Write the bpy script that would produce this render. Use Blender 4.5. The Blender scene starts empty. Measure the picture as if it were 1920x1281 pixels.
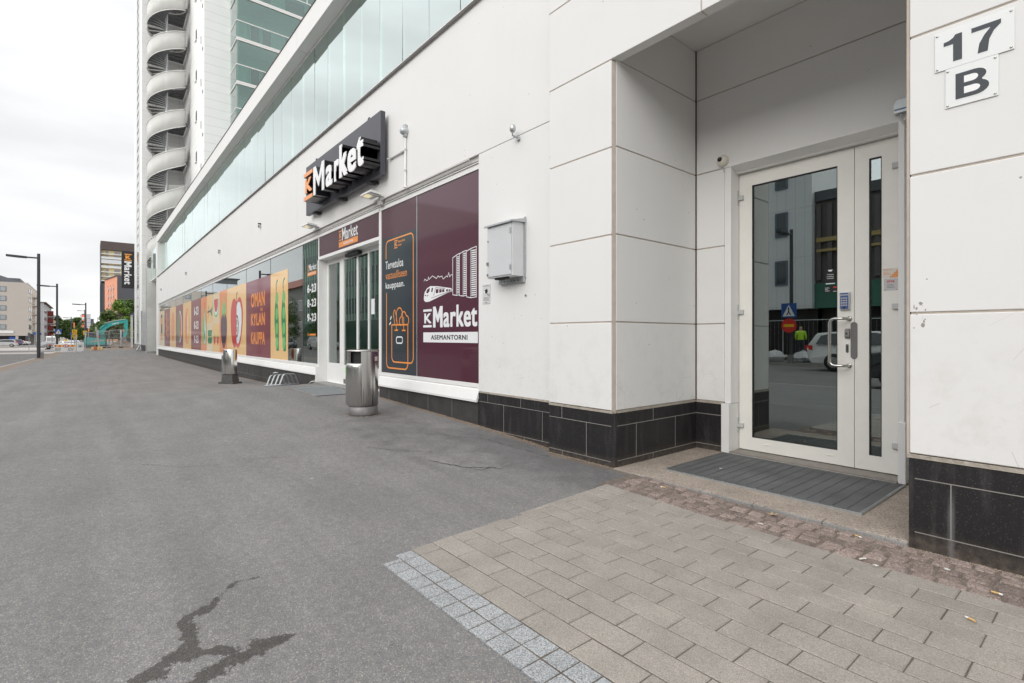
import bpy, bmesh, math, random
from mathutils import Vector, Matrix
R = math.radians
S = bpy.context.scene
random.seed(7)

# ---------------------------------------------------------------- camera
CC, CS = 0.77019, 0.63781          # forward = (-CC, CS)
H = 1.15
cam_d = bpy.data.cameras.new("camera"); cam = bpy.data.objects.new("camera", cam_d)
S.collection.objects.link(cam); S.camera = cam
cam_d.lens = 18.0; cam_d.sensor_width = 36.0; cam_d.sensor_fit = 'HORIZONTAL'
cam_d.shift_y = -8.5/1920; cam_d.clip_end = 3000; cam_d.clip_start = 0.05
cam.location = (0, 0, H); cam.rotation_euler = (R(90), 0, math.asin(CC))

def ray(px, py=632):
    a = (px-960)/960.; b = (632-py)/960.
    return Vector((-CC+CS*a, CS+CC*a, b))
def at(px, t, z=0.0):
    d = ray(px); return Vector((d.x*t, d.y*t, z))

# ---------------------------------------------------------------- sky, sun, exposure
W = bpy.data.worlds.new("World"); S.world = W; W.use_nodes = True
nt = W.node_tree; N = nt.nodes; L = nt.links; N.clear()
def nd(t, **k):
    n = N.new(t)
    for a, b in k.items(): setattr(n, a, b)
    return n
out = nd('ShaderNodeOutputWorld'); bg = nd('ShaderNodeBackground')
sky = nd('ShaderNodeTexSky', sky_type='NISHITA', sun_disc=False)
sky.sun_elevation = R(25); sky.sun_rotation = R(155)
tc = nd('ShaderNodeTexCoord'); sep = nd('ShaderNodeSeparateXYZ'); L.new(tc.outputs['Generated'], sep.inputs[0])
zr = nd('ShaderNodeValToRGB')
cr_ = zr.color_ramp
pts = [(0.0, .55), (0.02, .83), (0.10, .81), (0.16, .75), (.24, .80), (.36, .85), (.5, .95), (.75, 1.35), (1.0, 1.6)]
cr_.elements[0].position = 0; cr_.elements[1].position = 1
for p, v in pts:
    e = cr_.elements.new(p) if p not in (0.0, 1.0) else cr_.elements[0 if p == 0 else -1]
    e.color = (v*0.995, v*1.0, v*1.01, 1)
L.new(sep.outputs['Z'], zr.inputs[0])
mp = nd('ShaderNodeMapping'); mp.inputs['Scale'].default_value = (2.2, 2.2, 9.0); L.new(tc.outputs['Generated'], mp.inputs[0])
nz = nd('ShaderNodeTexNoise'); nz.inputs['Scale'].default_value = 1.6; nz.inputs['Detail'].default_value = 5; nz.inputs['Roughness'].default_value = .45
L.new(mp.outputs[0], nz.inputs['Vector'])
mr = nd('ShaderNodeMapRange'); mr.inputs[1].default_value = .3; mr.inputs[2].default_value = .7; mr.inputs[3].default_value = .87; mr.inputs[4].default_value = 1.12
L.new(nz.outputs[0], mr.inputs[0])
vm = nd('ShaderNodeVectorMath', operation='SCALE'); L.new(zr.outputs[0], vm.inputs[0]); L.new(mr.outputs[0], vm.inputs['Scale'])
v2 = nd('ShaderNodeVectorMath', operation='SCALE'); L.new(sky.outputs[0], v2.inputs[0]); v2.inputs['Scale'].default_value = .006
v3 = nd('ShaderNodeVectorMath', operation='ADD'); L.new(vm.outputs[0], v3.inputs[0]); L.new(v2.outputs[0], v3.inputs[1])
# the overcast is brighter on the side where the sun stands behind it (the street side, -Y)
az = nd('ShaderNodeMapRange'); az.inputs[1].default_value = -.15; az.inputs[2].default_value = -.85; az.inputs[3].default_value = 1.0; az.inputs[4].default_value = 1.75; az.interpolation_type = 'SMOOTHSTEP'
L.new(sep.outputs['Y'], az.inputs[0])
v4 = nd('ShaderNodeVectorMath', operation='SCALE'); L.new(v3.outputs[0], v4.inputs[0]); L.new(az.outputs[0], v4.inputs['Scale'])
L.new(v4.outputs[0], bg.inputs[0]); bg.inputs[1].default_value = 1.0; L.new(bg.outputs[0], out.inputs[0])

sun_d = bpy.data.lights.new("sun", 'SUN'); sun_d.energy = 1.05; sun_d.angle = R(36); sun_d.color = (1, .96, .9)
sun = bpy.data.objects.new("sun", sun_d); S.collection.objects.link(sun)
# comes from the street side (-Y), a little from the right (+X), elevation 25
sd = Vector((.38, -.82, .42)).normalized()
sun.rotation_euler = sd.to_track_quat('Z', 'Y').to_euler(); sun.location = (0, -5, 30)
S.view_settings.view_transform = 'Standard'; S.view_settings.look = 'None'
S.view_settings.gamma = 1; S.view_settings.exposure = 0.24
S.render.engine = 'CYCLES'; S.cycles.diffuse_bounces = 8; S.cycles.max_bounces = 14; S.cycles.transparent_max_bounces = 24

# ---------------------------------------------------------------- helpers
C = S.collection
class MB:
    def __init__(s): s.v = []; s.f = []; s.m = []; s.sm = []
    def add(s, vs, fs, m=0, smooth=False):
        o = len(s.v); s.v += [tuple(v) for v in vs]
        for f in fs: s.f.append([i+o for i in f]); s.m.append(m); s.sm.append(smooth)
        return s
    def box(s, x0, x1, y0, y1, z0, z1, m=0):
        if x0 > x1: x0, x1 = x1, x0
        if y0 > y1: y0, y1 = y1, y0
        if z0 > z1: z0, z1 = z1, z0
        v = [(x0,y0,z0),(x1,y0,z0),(x1,y1,z0),(x0,y1,z0),(x0,y0,z1),(x1,y0,z1),(x1,y1,z1),(x0,y1,z1)]
        return s.add(v, [(3,2,1,0),(4,5,6,7),(0,1,5,4),(1,2,6,5),(2,3,7,6),(3,0,4,7)], m)
    def obox(s, c, ux, uy, uz, m=0):      # oriented box: centre and three half vectors
        c, ux, uy, uz = map(Vector, (c, ux, uy, uz)); v = []
        for z in (-1, 1):
            for a, b in ((-1,-1),(1,-1),(1,1),(-1,1)): v.append(c+ux*a+uy*b+uz*z)
        return s.add(v, [(3,2,1,0),(4,5,6,7),(0,1,5,4),(1,2,6,5),(2,3,7,6),(3,0,4,7)], m)
    def quad(s, a, b, c, d, m=0): return s.add([a,b,c,d], [(0,1,2,3)], m)
    def prism(s, pts, d, m=0, smooth=False):     # polygon (3D points) pushed along vector d
        d = Vector(d); n = len(pts); p = [Vector(q) for q in pts]; q = [a+d for a in p]
        s.add(p+q, [tuple(range(n))[::-1], tuple(range(n, 2*n))], m)
        return s.add(p+q, [(i, (i+1) % n, n+(i+1) % n, n+i) for i in range(n)], m, smooth)
    def tube(s, pts, r, n=8, m=0, closed=False, caps=True):
        P = [Vector(p) for p in pts]; k = len(P); rr = r if isinstance(r, (list, tuple)) else [r]*k
        V = []; up = None
        for i, p in enumerate(P):
            a = P[i-1] if (i > 0 or closed) else p; b = P[(i+1) % k] if (i < k-1 or closed) else p
            t = (b-a).normalized()
            if up is None:
                up = t.cross(Vector((0,0,1)))
                if up.length < .05: up = t.cross(Vector((0,1,0)))
            up = (up - t*up.dot(t)).normalized(); w = t.cross(up)
            for j in range(n):
                g = 2*math.pi*j/n; V.append(p+(up*math.cos(g)+w*math.sin(g))*rr[i])
        F = []
        for i in range(k if closed else k-1):
            i2 = (i+1) % k
            for j in range(n): F.append((i*n+j, i*n+(j+1) % n, i2*n+(j+1) % n, i2*n+j))
        s.add(V, F, m, True)
        if caps and not closed: s.add(V, [tuple(range(n))[::-1], tuple(range((k-1)*n, k*n))], m)
        return s
    def lathe(s, prof, c=(0,0,0), n=24, m=0, a0=0, a1=2*math.pi, axis='Z', smooth=True, sx=1, sy=1):
        full = abs(a1-a0-2*math.pi) < 1e-6; k = n if full else n+1; V = []
        for r, z in prof:
            for j in range(k):
                g = a0+(a1-a0)*j/n; x, y = r*math.cos(g)*sx, r*math.sin(g)*sy
                q = (x, y, z) if axis == 'Z' else ((x, z, y) if axis == 'Y' else (z, x, y))
                V.append((q[0]+c[0], q[1]+c[1], q[2]+c[2]))
        F = []
        for i in range(len(prof)-1):
            for j in range(n):
                j2 = (j+1) % k; F.append((i*k+j, i*k+j2, (i+1)*k+j2, (i+1)*k+j))
        s.add(V, F, m, smooth); return s
    def disc(s, c, r, axis='Z', n=20, m=0, rz=None):
        V = []
        for j in range(n):
            g = 2*math.pi*j/n; x, y = r*math.cos(g), (rz or r)*math.sin(g)
            q = (x, y, 0) if axis == 'Z' else ((x, 0, y) if axis == 'Y' else (0, x, y))
            V.append((q[0]+c[0], q[1]+c[1], q[2]+c[2]))
        s.add(V, [tuple(range(n))], m); return s
    def build(s, name, mats, parent=None, bevel=0, seg=2, autosm=False):
        me = bpy.data.meshes.new(name); me.from_pydata(s.v, [], s.f); 
        if not isinstance(mats, (list, tuple)): mats = [mats]
        for m in mats: me.materials.append(m)
        me.polygons.foreach_set('material_index', s.m); me.polygons.foreach_set('use_smooth', s.sm); me.update()
        bm = bmesh.new(); bm.from_mesh(me)
        bmesh.ops.remove_doubles(bm, verts=bm.verts, dist=1e-5) if s.__dict__.get('weld') else None
        bmesh.ops.recalc_face_normals(bm, faces=bm.faces) if s.__dict__.get('recalc') else None
        bm.to_mesh(me); bm.free()
        o = bpy.data.objects.new(name, me); C.objects.link(o)
        if parent: o.parent = parent; o.matrix_parent_inverse = parent_inv(parent)
        if bevel:
            b = o.modifiers.new('bevel', 'BEVEL'); b.width = bevel; b.segments = seg; b.limit_method = 'ANGLE'; b.angle_limit = R(35)
            b.harden_normals = False
        return o
def split_x(mb, thr):
    a, b = MB(), MB()
    for f, m, sm in zip(mb.f, mb.m, mb.sm):
        t = a if sum(mb.v[i][0] for i in f)/len(f) < thr else b
        t.add([mb.v[i] for i in f], [tuple(range(len(f)))], m, sm)
    a.weld = b.weld = True; return a, b
_pw = {}
def parent_inv(p): return _pw.get(p.name, Matrix())
def empty(name, label, cat, loc=(0,0,0), rz=0, group=None, local=False):
    """local=False: children are built in world coordinates; True: in the thing's own frame."""
    o = bpy.data.objects.new(name, None); C.objects.link(o); o.location = loc; o.rotation_euler = (0,0,rz)
    o.empty_display_size = .2
    if not local: _pw[o.name] = (Matrix.Translation(loc) @ Matrix.Rotation(rz, 4, 'Z')).inverted()
    return tag(o, label, cat, group)
def tag(o, label=None, cat=None, group=None, kind=None):
    if label: o['label'] = label
    if cat: o['category'] = cat
    if group: o['group'] = group
    if kind: o['kind'] = kind
    return o
def copy_tree(o, parent=None, top=None):
    top = o if top is None else top
    c = o.copy(); C.objects.link(c)
    if parent: c.parent = parent
    for ch in [x for x in bpy.data.objects if x.parent is o]: copy_tree(ch, c, top)
    return c

# text and flat artwork: drawn on a frame (origin, u, v, n)
class FR:
    def __init__(s, o, u, v, n): s.o, s.u, s.v, s.n = map(Vector, (o, u, v, n))
    def p(s, a, b, d=0): return s.o+s.u*a+s.v*b+s.n*d
def FY(y): return FR((0,y,0), (1,0,0), (0,0,1), (0,-1,0))
_tc = {}
def text_mesh(st, bold, extr):
    k = (st, bold, extr)
    if k in _tc: return _tc[k]
    cu = bpy.data.curves.new('t', 'FONT'); cu.body = st; cu.size = 1; cu.offset = bold; cu.space_character = 1.07 if any(c_.islower() for c_ in st) else 1.12; cu.extrude = extr; cu.resolution_u = 4
    ob = bpy.data.objects.new('t', cu); C.objects.link(ob)
    dg = bpy.context.evaluated_depsgraph_get(); me = bpy.data.meshes.new_from_object(ob.evaluated_get(dg))
    vs = [tuple(v.co) for v in me.vertices]; fs = [tuple(p.vertices) for p in me.polygons]
    bpy.data.objects.remove(ob); bpy.data.curves.remove(cu); bpy.data.meshes.remove(me)
    _tc[k] = (vs, fs); return _tc[k]
def text(mb, st, fr, u0, u1, v0, v1, d=.002, depth=.0015, bold=.0, m=0, sidem=None, shear=0):
    if bold > 0:      # heavier weight: the outline repeated a hair to each side, every copy on its own level
        bx_, by_ = bold*(u1-u0)/max(.4, .62*len(st)), bold*(v1-v0)/.75
        for i, (a, b) in enumerate(((-1, -1), (1, -1), (-1, 1), (1, 1), (0, 0))):
            text(mb, st, fr, u0+bx_+a*bx_, u1-bx_+a*bx_, v0+by_+b*by_*.6, v1-by_+b*by_*.6, d+i*.00012, depth, 0, m, sidem, shear)
        return
    if st[0] == 'M' and len(st) > 1:      # upright M with its vertex well above the baseline, then the rest
        vs0, _ = text_mesh(st[1:], 0, 1.0); hk = max(v[1] for v in vs0); wM = (u1-u0)*.225
        hM = (v1-v0)*(.70/max(hk, .70) if 'k' in st else 1); t_ = wM*.20
        P_ = [(0, 0), (t_, 0), (t_, hM*.70), (wM*.5, hM*.24), (wM-t_, hM*.70), (wM-t_, 0), (wM, 0), (wM, hM), (wM-t_*1.05, hM), (wM*.5, hM*.50), (t_*1.05, hM), (0, hM)]
        pp = [fr.p(u0+a, v0+b, d-depth) for a, b in P_]
        if sidem is None: mb.prism(pp, fr.n*depth, m)
        else: mb.prism(pp, fr.n*depth, sidem); mb.prism([p_+fr.n*(depth+.0004) for p_ in pp], fr.n*.0004, m)
        text(mb, st[1:], fr, u0+wM*1.16, u1, v0, v1, d, depth, 0, m, sidem); return
    vs, fs = text_mesh(st, 0, 1.0)
    xs = [v[0] for v in vs]; ys = [v[1] for v in vs]; x0, x1, y0, y1 = min(xs), max(xs), min(ys), max(ys)
    V = [fr.p(u0+(v[0]-x0)/(x1-x0)*(u1-u0)+shear*(v[1]-y0), v0+(v[1]-y0)/(y1-y0)*(v1-v0), d-depth/2+depth/2*v[2]) for v in vs]
    if sidem is None: mb.add(V, fs, m)
    else:
        for f in fs:
            front = all(vs[i][2] > .5 for i in f)
            mb.add([V[i] for i in f], [tuple(range(len(f)))], m if front else sidem)
def shape(mb, pts, fr, d=.002, depth=.001, m=0): mb.prism([fr.p(a, b, d-depth) for a, b in pts], fr.n*depth, m)
def ell(cx, cy, rx, ry, n=28, a0=0, a1=360):
    return [(cx+rx*math.cos(R(a0+(a1-a0)*i/n)), cy+ry*math.sin(R(a0+(a1-a0)*i/n))) for i in range(n+(0 if a1-a0 == 360 else 1))]
def rect(a, b, c, d): return [(a,c),(b,c),(b,d),(a,d)]
def stroke(mb, pts, w, fr, d=.002, depth=.001, m=0, closed=False):
    n = len(pts)
    for i in range(n if closed else n-1):
        a = Vector(pts[i]); b = Vector(pts[(i+1) % n]); t = b-a
        if t.length < 1e-6: continue
        t.normalize(); q = Vector((-t.y, t.x))*w/2; a2 = a-t*w*.3; b2 = b+t*w*.3
        mb.prism([fr.p(*(a2+q), d-depth), fr.p(*(a2-q), d-depth), fr.p(*(b2-q), d-depth), fr.p(*(b2+q), d-depth)], fr.n*depth*(1+.02*(i % 5)), m)
def rrect(x0, x1, z0, z1, r, n=5):
    P = []
    for cx, cz, a in ((x1-r, z1-r, 0), (x0+r, z1-r, 90), (x0+r, z0+r, 180), (x1-r, z0+r, 270)):
        for i in range(n+1): P.append((cx+r*math.cos(R(a+90*i/n)), cz+r*math.sin(R(a+90*i/n))))
    return P

# ---------------------------------------------------------------- materials
def newmat(name):
    m = bpy.data.materials.new(name); m.use_nodes = True; return m, m.node_tree.nodes, m.node_tree.links, m.node_tree.nodes['Principled BSDF']
def mat(name, col, rough=.6, metal=0, var=.0, vs=6, bump=0, bs=60, spec=.5, coat=0, emit=None, es=0, tint=None, stretch=None, fine=0, fs=120, vz=None):
    m, n, l, b = newmat(name)
    b.inputs['Roughness'].default_value = rough; b.inputs['Metallic'].default_value = metal
    b.inputs['Specular IOR Level'].default_value = spec; b.inputs['Coat Weight'].default_value = coat; b.inputs['Coat Roughness'].default_value = .05
    b.inputs['Base Color'].default_value = (*col, 1)
    co = n.new('ShaderNodeTexCoord')
    src = co.outputs['Object']
    if stretch:
        mpn = n.new('ShaderNodeMapping'); mpn.inputs['Scale'].default_value = stretch; l.new(src, mpn.inputs[0]); src = mpn.outputs[0]
    if var or fine:
        a = n.new('ShaderNodeTexNoise'); a.inputs['Scale'].default_value = vs; a.inputs['Detail'].default_value = 6; l.new(src, a.inputs['Vector'])
        r = n.new('ShaderNodeMapRange'); r.inputs[1].default_value = .25; r.inputs[2].default_value = .75; r.inputs[3].default_value = 1-var; r.inputs[4].default_value = 1+var; l.new(a.outputs[0], r.inputs[0])
        last = r.outputs[0]
        if fine:
            f = n.new('ShaderNodeTexNoise'); f.inputs['Scale'].default_value = fs; f.inputs['Detail'].default_value = 3; l.new(src, f.inputs['Vector'])
            r2 = n.new('ShaderNodeMapRange'); r2.inputs[1].default_value = .3; r2.inputs[2].default_value = .7; r2.inputs[3].default_value = 1-fine; r2.inputs[4].default_value = 1+fine; l.new(f.outputs[0], r2.inputs[0])
            mm = n.new('ShaderNodeMath'); mm.operation = 'MULTIPLY'; l.new(last, mm.inputs[0]); l.new(r2.outputs[0], mm.inputs[1]); last = mm.outputs[0]
        v = n.new('ShaderNodeVectorMath'); v.operation = 'SCALE'; v.inputs[0].default_value = col; l.new(last, v.inputs['Scale']); l.new(v.outputs[0], b.inputs['Base Color'])
    if bump:
        q = n.new('ShaderNodeTexNoise'); q.inputs['Scale'].default_value = bs; q.inputs['Detail'].default_value = 4; l.new(src, q.inputs['Vector'])
        u = n.new('ShaderNodeBump'); u.inputs['Strength'].default_value = bump; u.inputs['Distance'].default_value = .01; l.new(q.outputs[0], u.inputs['Height']); l.new(u.outputs[0], b.inputs['Normal'])
    if emit: b.inputs['Emission Color'].default_value = (*emit, 1); b.inputs['Emission Strength'].default_value = es
    return m
def math_(n, l, op, a, b=None, c=None, clamp=False):
    x = n.new('ShaderNodeMath'); x.operation = op; x.use_clamp = clamp
    for i, v in enumerate((a, b, c)):
        if v is None: continue
        if isinstance(v, (int, float)): x.inputs[i].default_value = v
        else: l.new(v, x.inputs[i])
    return x.outputs[0]
def mixc(n, l, f, a, b):
    x = n.new('ShaderNodeMix'); x.data_type = 'RGBA'
    if isinstance(f, (int, float)): x.inputs[0].default_value = f
    else: l.new(f, x.inputs[0])
    for i, v in ((6, a), (7, b)):
        if isinstance(v, tuple): x.inputs[i].default_value = (*v, 1)
        else: l.new(v, x.inputs[i])
    return x.outputs[2]

def wall_mat(name, col, pits=True):
    """painted concrete: faint clouding, streaks, sparse dark pits, scuffs low down"""
    m, n, l, b = newmat(name); b.inputs['Roughness'].default_value = .72; b.inputs['Specular IOR Level'].default_value = .25
    co = n.new('ShaderNodeTexCoord').outputs['Object']
    a = n.new('ShaderNodeTexNoise'); a.inputs['Scale'].default_value = 1.3; a.inputs['Detail'].default_value = 7; a.inputs['Roughness'].default_value = .6; l.new(co, a.inputs['Vector'])
    mp_ = n.new('ShaderNodeMapping'); mp_.inputs['Scale'].default_value = (9, 9, .5); l.new(co, mp_.inputs[0])
    st = n.new('ShaderNodeTexNoise'); st.inputs['Scale'].default_value = 1; st.inputs['Detail'].default_value = 5; l.new(mp_.outputs[0], st.inputs['Vector'])
    f1 = n.new('ShaderNodeMapRange'); f1.inputs[1].default_value = .42; f1.inputs[2].default_value = .72; f1.inputs[4].default_value = .16; l.new(a.outputs[0], f1.inputs[0])
    f2 = n.new('ShaderNodeMapRange'); f2.inputs[1].default_value = .55; f2.inputs[2].default_value = .8; f2.inputs[4].default_value = .10; l.new(st.outputs[0], f2.inputs[0])
    dirt = (col[0]*.86, col[1]*.84, col[2]*.80)
    c = mixc(n, l, f1.outputs[0], col, dirt); c = mixc(n, l, f2.outputs[0], c, dirt)
    sepz = n.new('ShaderNodeSeparateXYZ'); l.new(co, sepz.inputs[0])
    # grime on the lowest half metre, broken by noise
    g = n.new('ShaderNodeMapRange'); g.inputs[1].default_value = 1.5; g.inputs[2].default_value = .45; g.inputs[3].default_value = 0; g.inputs[4].default_value = 1; l.new(sepz.outputs['Z'], g.inputs[0])
    a2 = n.new('ShaderNodeTexNoise'); a2.inputs['Scale'].default_value = 7; a2.inputs['Detail'].default_value = 8; a2.inputs['Roughness'].default_value = .75; l.new(co, a2.inputs['Vector'])
    a3 = n.new('ShaderNodeMapRange'); a3.inputs[1].default_value = .48; a3.inputs[2].default_value = .75; l.new(a2.outputs[0], a3.inputs[0])
    gg = math_(n, l, 'MULTIPLY', g.outputs[0], a3.outputs[0]); gg = math_(n, l, 'MULTIPLY', gg, .38)
    c = mixc(n, l, gg, c, (col[0]*.62, col[1]*.58, col[2]*.52))
    # pits
    v = n.new('ShaderNodeTexVoronoi'); v.inputs['Scale'].default_value = 9; v.inputs['Randomness'].default_value = 1; l.new(co, v.inputs['Vector'])
    vs_ = n.new('ShaderNodeSeparateColor'); l.new(v.outputs['Color'], vs_.inputs[0])
    rad = math_(n, l, 'MULTIPLY', vs_.outputs[0], .06)
    p = math_(n, l, 'LESS_THAN', v.outputs['Distance'], rad); p = math_(n, l, 'MULTIPLY', p, math_(n, l, 'GREATER_THAN', vs_.outputs[1], .6))
    c = mixc(n, l, math_(n, l, 'MULTIPLY', p, .65), c, (.16, .14, .12))
    # short scuffs
    mp3 = n.new('ShaderNodeMapping'); mp3.inputs['Scale'].default_value = (5, 5, 3.2); mp3.inputs['Rotation'].default_value = (.9, .5, .3); l.new(co, mp3.inputs[0])
    w = n.new('ShaderNodeTexVoronoi'); w.feature = 'DISTANCE_TO_EDGE'; w.inputs['Scale'].default_value = .8; l.new(mp3.outputs[0], w.inputs['Vector'])
    sc = math_(n, l, 'LESS_THAN', w.outputs[0], .0045)
    a4 = n.new('ShaderNodeTexNoise'); a4.inputs['Scale'].default_value = 3.1; l.new(co, a4.inputs['Vector'])
    sc = math_(n, l, 'MULTIPLY', sc, math_(n, l, 'GREATER_THAN', a4.outputs[0], .58)); sc = math_(n, l, 'MULTIPLY', sc, g.outputs[0])
    c = mixc(n, l, math_(n, l, 'MULTIPLY', sc, .45), c, (.3, .28, .26))
    l.new(c, b.inputs['Base Color'])
    bn = n.new('ShaderNodeTexNoise'); bn.inputs['Scale'].default_value = 240; bn.inputs['Detail'].default_value = 2; l.new(co, bn.inputs['Vector'])
    bb = n.new('ShaderNodeTexNoise'); bb.inputs['Scale'].default_value = 2.5; l.new(co, bb.inputs['Vector'])
    hs = math_(n, l, 'MULTIPLY_ADD', bb.outputs[0], 4.0, bn.outputs[0])
    u = n.new('ShaderNodeBump'); u.inputs['Strength'].default_value = .25; u.inputs['Distance'].default_value = .002; l.new(hs, u.inputs['Height']); l.new(u.outputs[0], b.inputs['Normal'])
    return m

def asphalt_mat(name, base=.13, stain=True):
    m, n, l, b = newmat(name)
    co = n.new('ShaderNodeTexCoord').outputs['Object']
    v = n.new('ShaderNodeTexVoronoi'); v.inputs['Scale'].default_value = 190; l.new(co, v.inputs['Vector'])
    s_ = n.new('ShaderNodeSeparateColor'); l.new(v.outputs['Color'], s_.inputs[0])
    ramp = n.new('ShaderNodeValToRGB'); e = ramp.color_ramp.elements
    k = base/.13
    e[0].position = 0; e[0].color = (.10*k, .098*k, .098*k, 1); e[1].position = 1; e[1].color = (.26*k, .238*k, .215*k, 1)
    for p, q in ((.3, (.132, .130, .130)), (.6, (.15, .145, .142)), (.85, (.18, .171, .162))):
        x = ramp.color_ramp.elements.new(p); x.color = (q[0]*k, q[1]*k, q[2]*k, 1)
    l.new(s_.outputs[0], ramp.inputs[0])
    # binder between the stones
    bd = n.new('ShaderNodeMapRange'); bd.inputs[1].default_value = .35; bd.inputs[2].default_value = .75; bd.inputs[4].default_value = .8; l.new(v.outputs['Distance'], bd.inputs[0])
    c = mixc(n, l, bd.outputs[0], ramp.outputs[0], (.115*k, .112*k, .11*k))
    # patches
    a = n.new('ShaderNodeTexNoise'); a.inputs['Scale'].default_value = 1.1; a.inputs['Detail'].default_value = 8; a.inputs['Roughness'].default_value = .62; l.new(co, a.inputs['Vector'])
    r = n.new('ShaderNodeMapRange'); r.inputs[1].default_value = .3; r.inputs[2].default_value = .7; r.inputs[3].default_value = .90; r.inputs[4].default_value = 1.10; l.new(a.outputs[0], r.inputs[0])
    a1 = n.new('ShaderNodeTexNoise'); a1.inputs['Scale'].default_value = 22; a1.inputs['Detail'].default_value = 3; l.new(co, a1.inputs['Vector'])
    r1 = n.new('ShaderNodeMapRange'); r1.inputs[1].default_value = .3; r1.inputs[2].default_value = .7; r1.inputs[3].default_value = .9; r1.inputs[4].default_value = 1.1; l.new(a1.outputs[0], r1.inputs[0])
    mpw = n.new('ShaderNodeMapping'); mpw.inputs['Scale'].default_value = (.22, 2.6, 1); mpw.inputs['Rotation'].default_value = (0, 0, .12); l.new(co, mpw.inputs[0])
    aw = n.new('ShaderNodeTexNoise'); aw.inputs['Scale'].default_value = 1.4; aw.inputs['Detail'].default_value = 6; l.new(mpw.outputs[0], aw.inputs['Vector'])
    rw = n.new('ShaderNodeMapRange'); rw.inputs[1].default_value = .35; rw.inputs[2].default_value = .65; rw.inputs[3].default_value = .93; rw.inputs[4].default_value = 1.07; l.new(aw.outputs[0], rw.inputs[0])
    sc = math_(n, l, 'MULTIPLY', math_(n, l, 'MULTIPLY', r.outputs[0], rw.outputs[0]), r1.outputs[0])
    vv = n.new('ShaderNodeVectorMath'); vv.operation = 'SCALE'; l.new(c, vv.inputs[0]); l.new(sc, vv.inputs['Scale']); c = vv.outputs[0]
    # trodden gum and pale chips
    g = n.new('ShaderNodeTexVoronoi'); g.inputs['Scale'].default_value = 5.0; l.new(co, g.inputs['Vector'])
    gs = n.new('ShaderNodeSeparateColor'); l.new(g.outputs['Color'], gs.inputs[0])
    gm = math_(n, l, 'LESS_THAN', g.outputs['Distance'], math_(n, l, 'MULTIPLY', gs.outputs[0], .09)); gm = math_(n, l, 'MULTIPLY', gm, math_(n, l, 'GREATER_THAN', gs.outputs[1], .72))
    c = mixc(n, l, math_(n, l, 'MULTIPLY', gm, .5), c, (.3*k, .28*k, .24*k))
    if stain:
        at_ = n.new('ShaderNodeAttribute'); at_.attribute_name = 'dirt'
        dn = n.new('ShaderNodeTexNoise'); dn.inputs['Scale'].default_value = 9; dn.inputs['Detail'].default_value = 8; dn.inputs['Roughness'].default_value = .7; l.new(co, dn.inputs['Vector'])
        d = math_(n, l, 'ADD', at_.outputs['Fac'], math_(n, l, 'MULTIPLY_ADD', dn.outputs[0], 1.6, -.8))
        dm = n.new('ShaderNodeMapRange'); dm.inputs[1].default_value = .42; dm.inputs[2].default_value = .62; dm.inputs[4].default_value = .85; l.new(d, dm.inputs[0])
        c = mixc(n, l, dm.outputs[0], c, mixc(n, l, dn.outputs[0], (.12, .085, .06), (.33, .25, .18)))
        ta = n.new('ShaderNodeAttribute'); ta.attribute_name = 'tar'
        tn = n.new('ShaderNodeTexNoise'); tn.inputs['Scale'].default_value = 5; tn.inputs['Detail'].default_value = 7; l.new(co, tn.inputs['Vector'])
        td = math_(n, l, 'ADD', ta.outputs['Fac'], math_(n, l, 'MULTIPLY_ADD', tn.outputs[0], 1.2, -.6))
        tm = n.new('ShaderNodeMapRange'); tm.inputs[1].default_value = .3; tm.inputs[2].default_value = .8; tm.inputs[4].default_value = .45; l.new(td, tm.inputs[0])
        c = mixc(n, l, tm.outputs[0], c, (.055, .055, .058))
        wa = n.new('ShaderNodeAttribute'); wa.attribute_name = 'wet'
        wn = n.new('ShaderNodeTexNoise'); wn.inputs['Scale'].default_value = 75; wn.inputs['Detail'].default_value = 4; wn.inputs['Roughness'].default_value = .7; l.new(co, wn.inputs['Vector'])
        wn2 = n.new('ShaderNodeTexNoise'); wn2.inputs['Scale'].default_value = 17; wn2.inputs['Detail'].default_value = 5; l.new(co, wn2.inputs['Vector'])
        w = math_(n, l, 'ADD', wa.outputs['Fac'], math_(n, l, 'MULTIPLY_ADD', wn.outputs[0], 2.2, -1.1)); w = math_(n, l, 'ADD', w, math_(n, l, 'MULTIPLY_ADD', wn2.outputs[0], 3.0, -1.5))
        wm = n.new('ShaderNodeMapRange'); wm.inputs[1].default_value = .0; wm.inputs[2].default_value = .14; l.new(w, wm.inputs[0])
        lum = n.new('ShaderNodeVectorMath'); lum.operation = 'MULTIPLY'; l.new(c, lum.inputs[0]); lum.inputs[1].default_value = (.30, .28, .26)
        c = mixc(n, l, math_(n, l, 'MULTIPLY', wm.outputs[0], .92), c, lum.outputs[0])
        rr = n.new('ShaderNodeMapRange'); rr.inputs[3].default_value = .88; rr.inputs[4].default_value = .55; l.new(wm.outputs[0], rr.inputs[0]); l.new(rr.outputs[0], b.inputs['Roughness'])
    else: b.inputs['Roughness'].default_value = .9
    b.inputs['Specular IOR Level'].default_value = .3
    l.new(c, b.inputs['Base Color'])
    u = n.new('ShaderNodeBump'); u.inputs['Strength'].default_value = .55; u.inputs['Distance'].default_value = .004
    hh = math_(n, l, 'SUBTRACT', 1.0, v.outputs['Distance']); hh = math_(n, l, 'ADD', hh, a1.outputs[0]); l.new(hh, u.inputs['Height']); l.new(u.outputs[0], b.inputs['Normal'])
    return m

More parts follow.
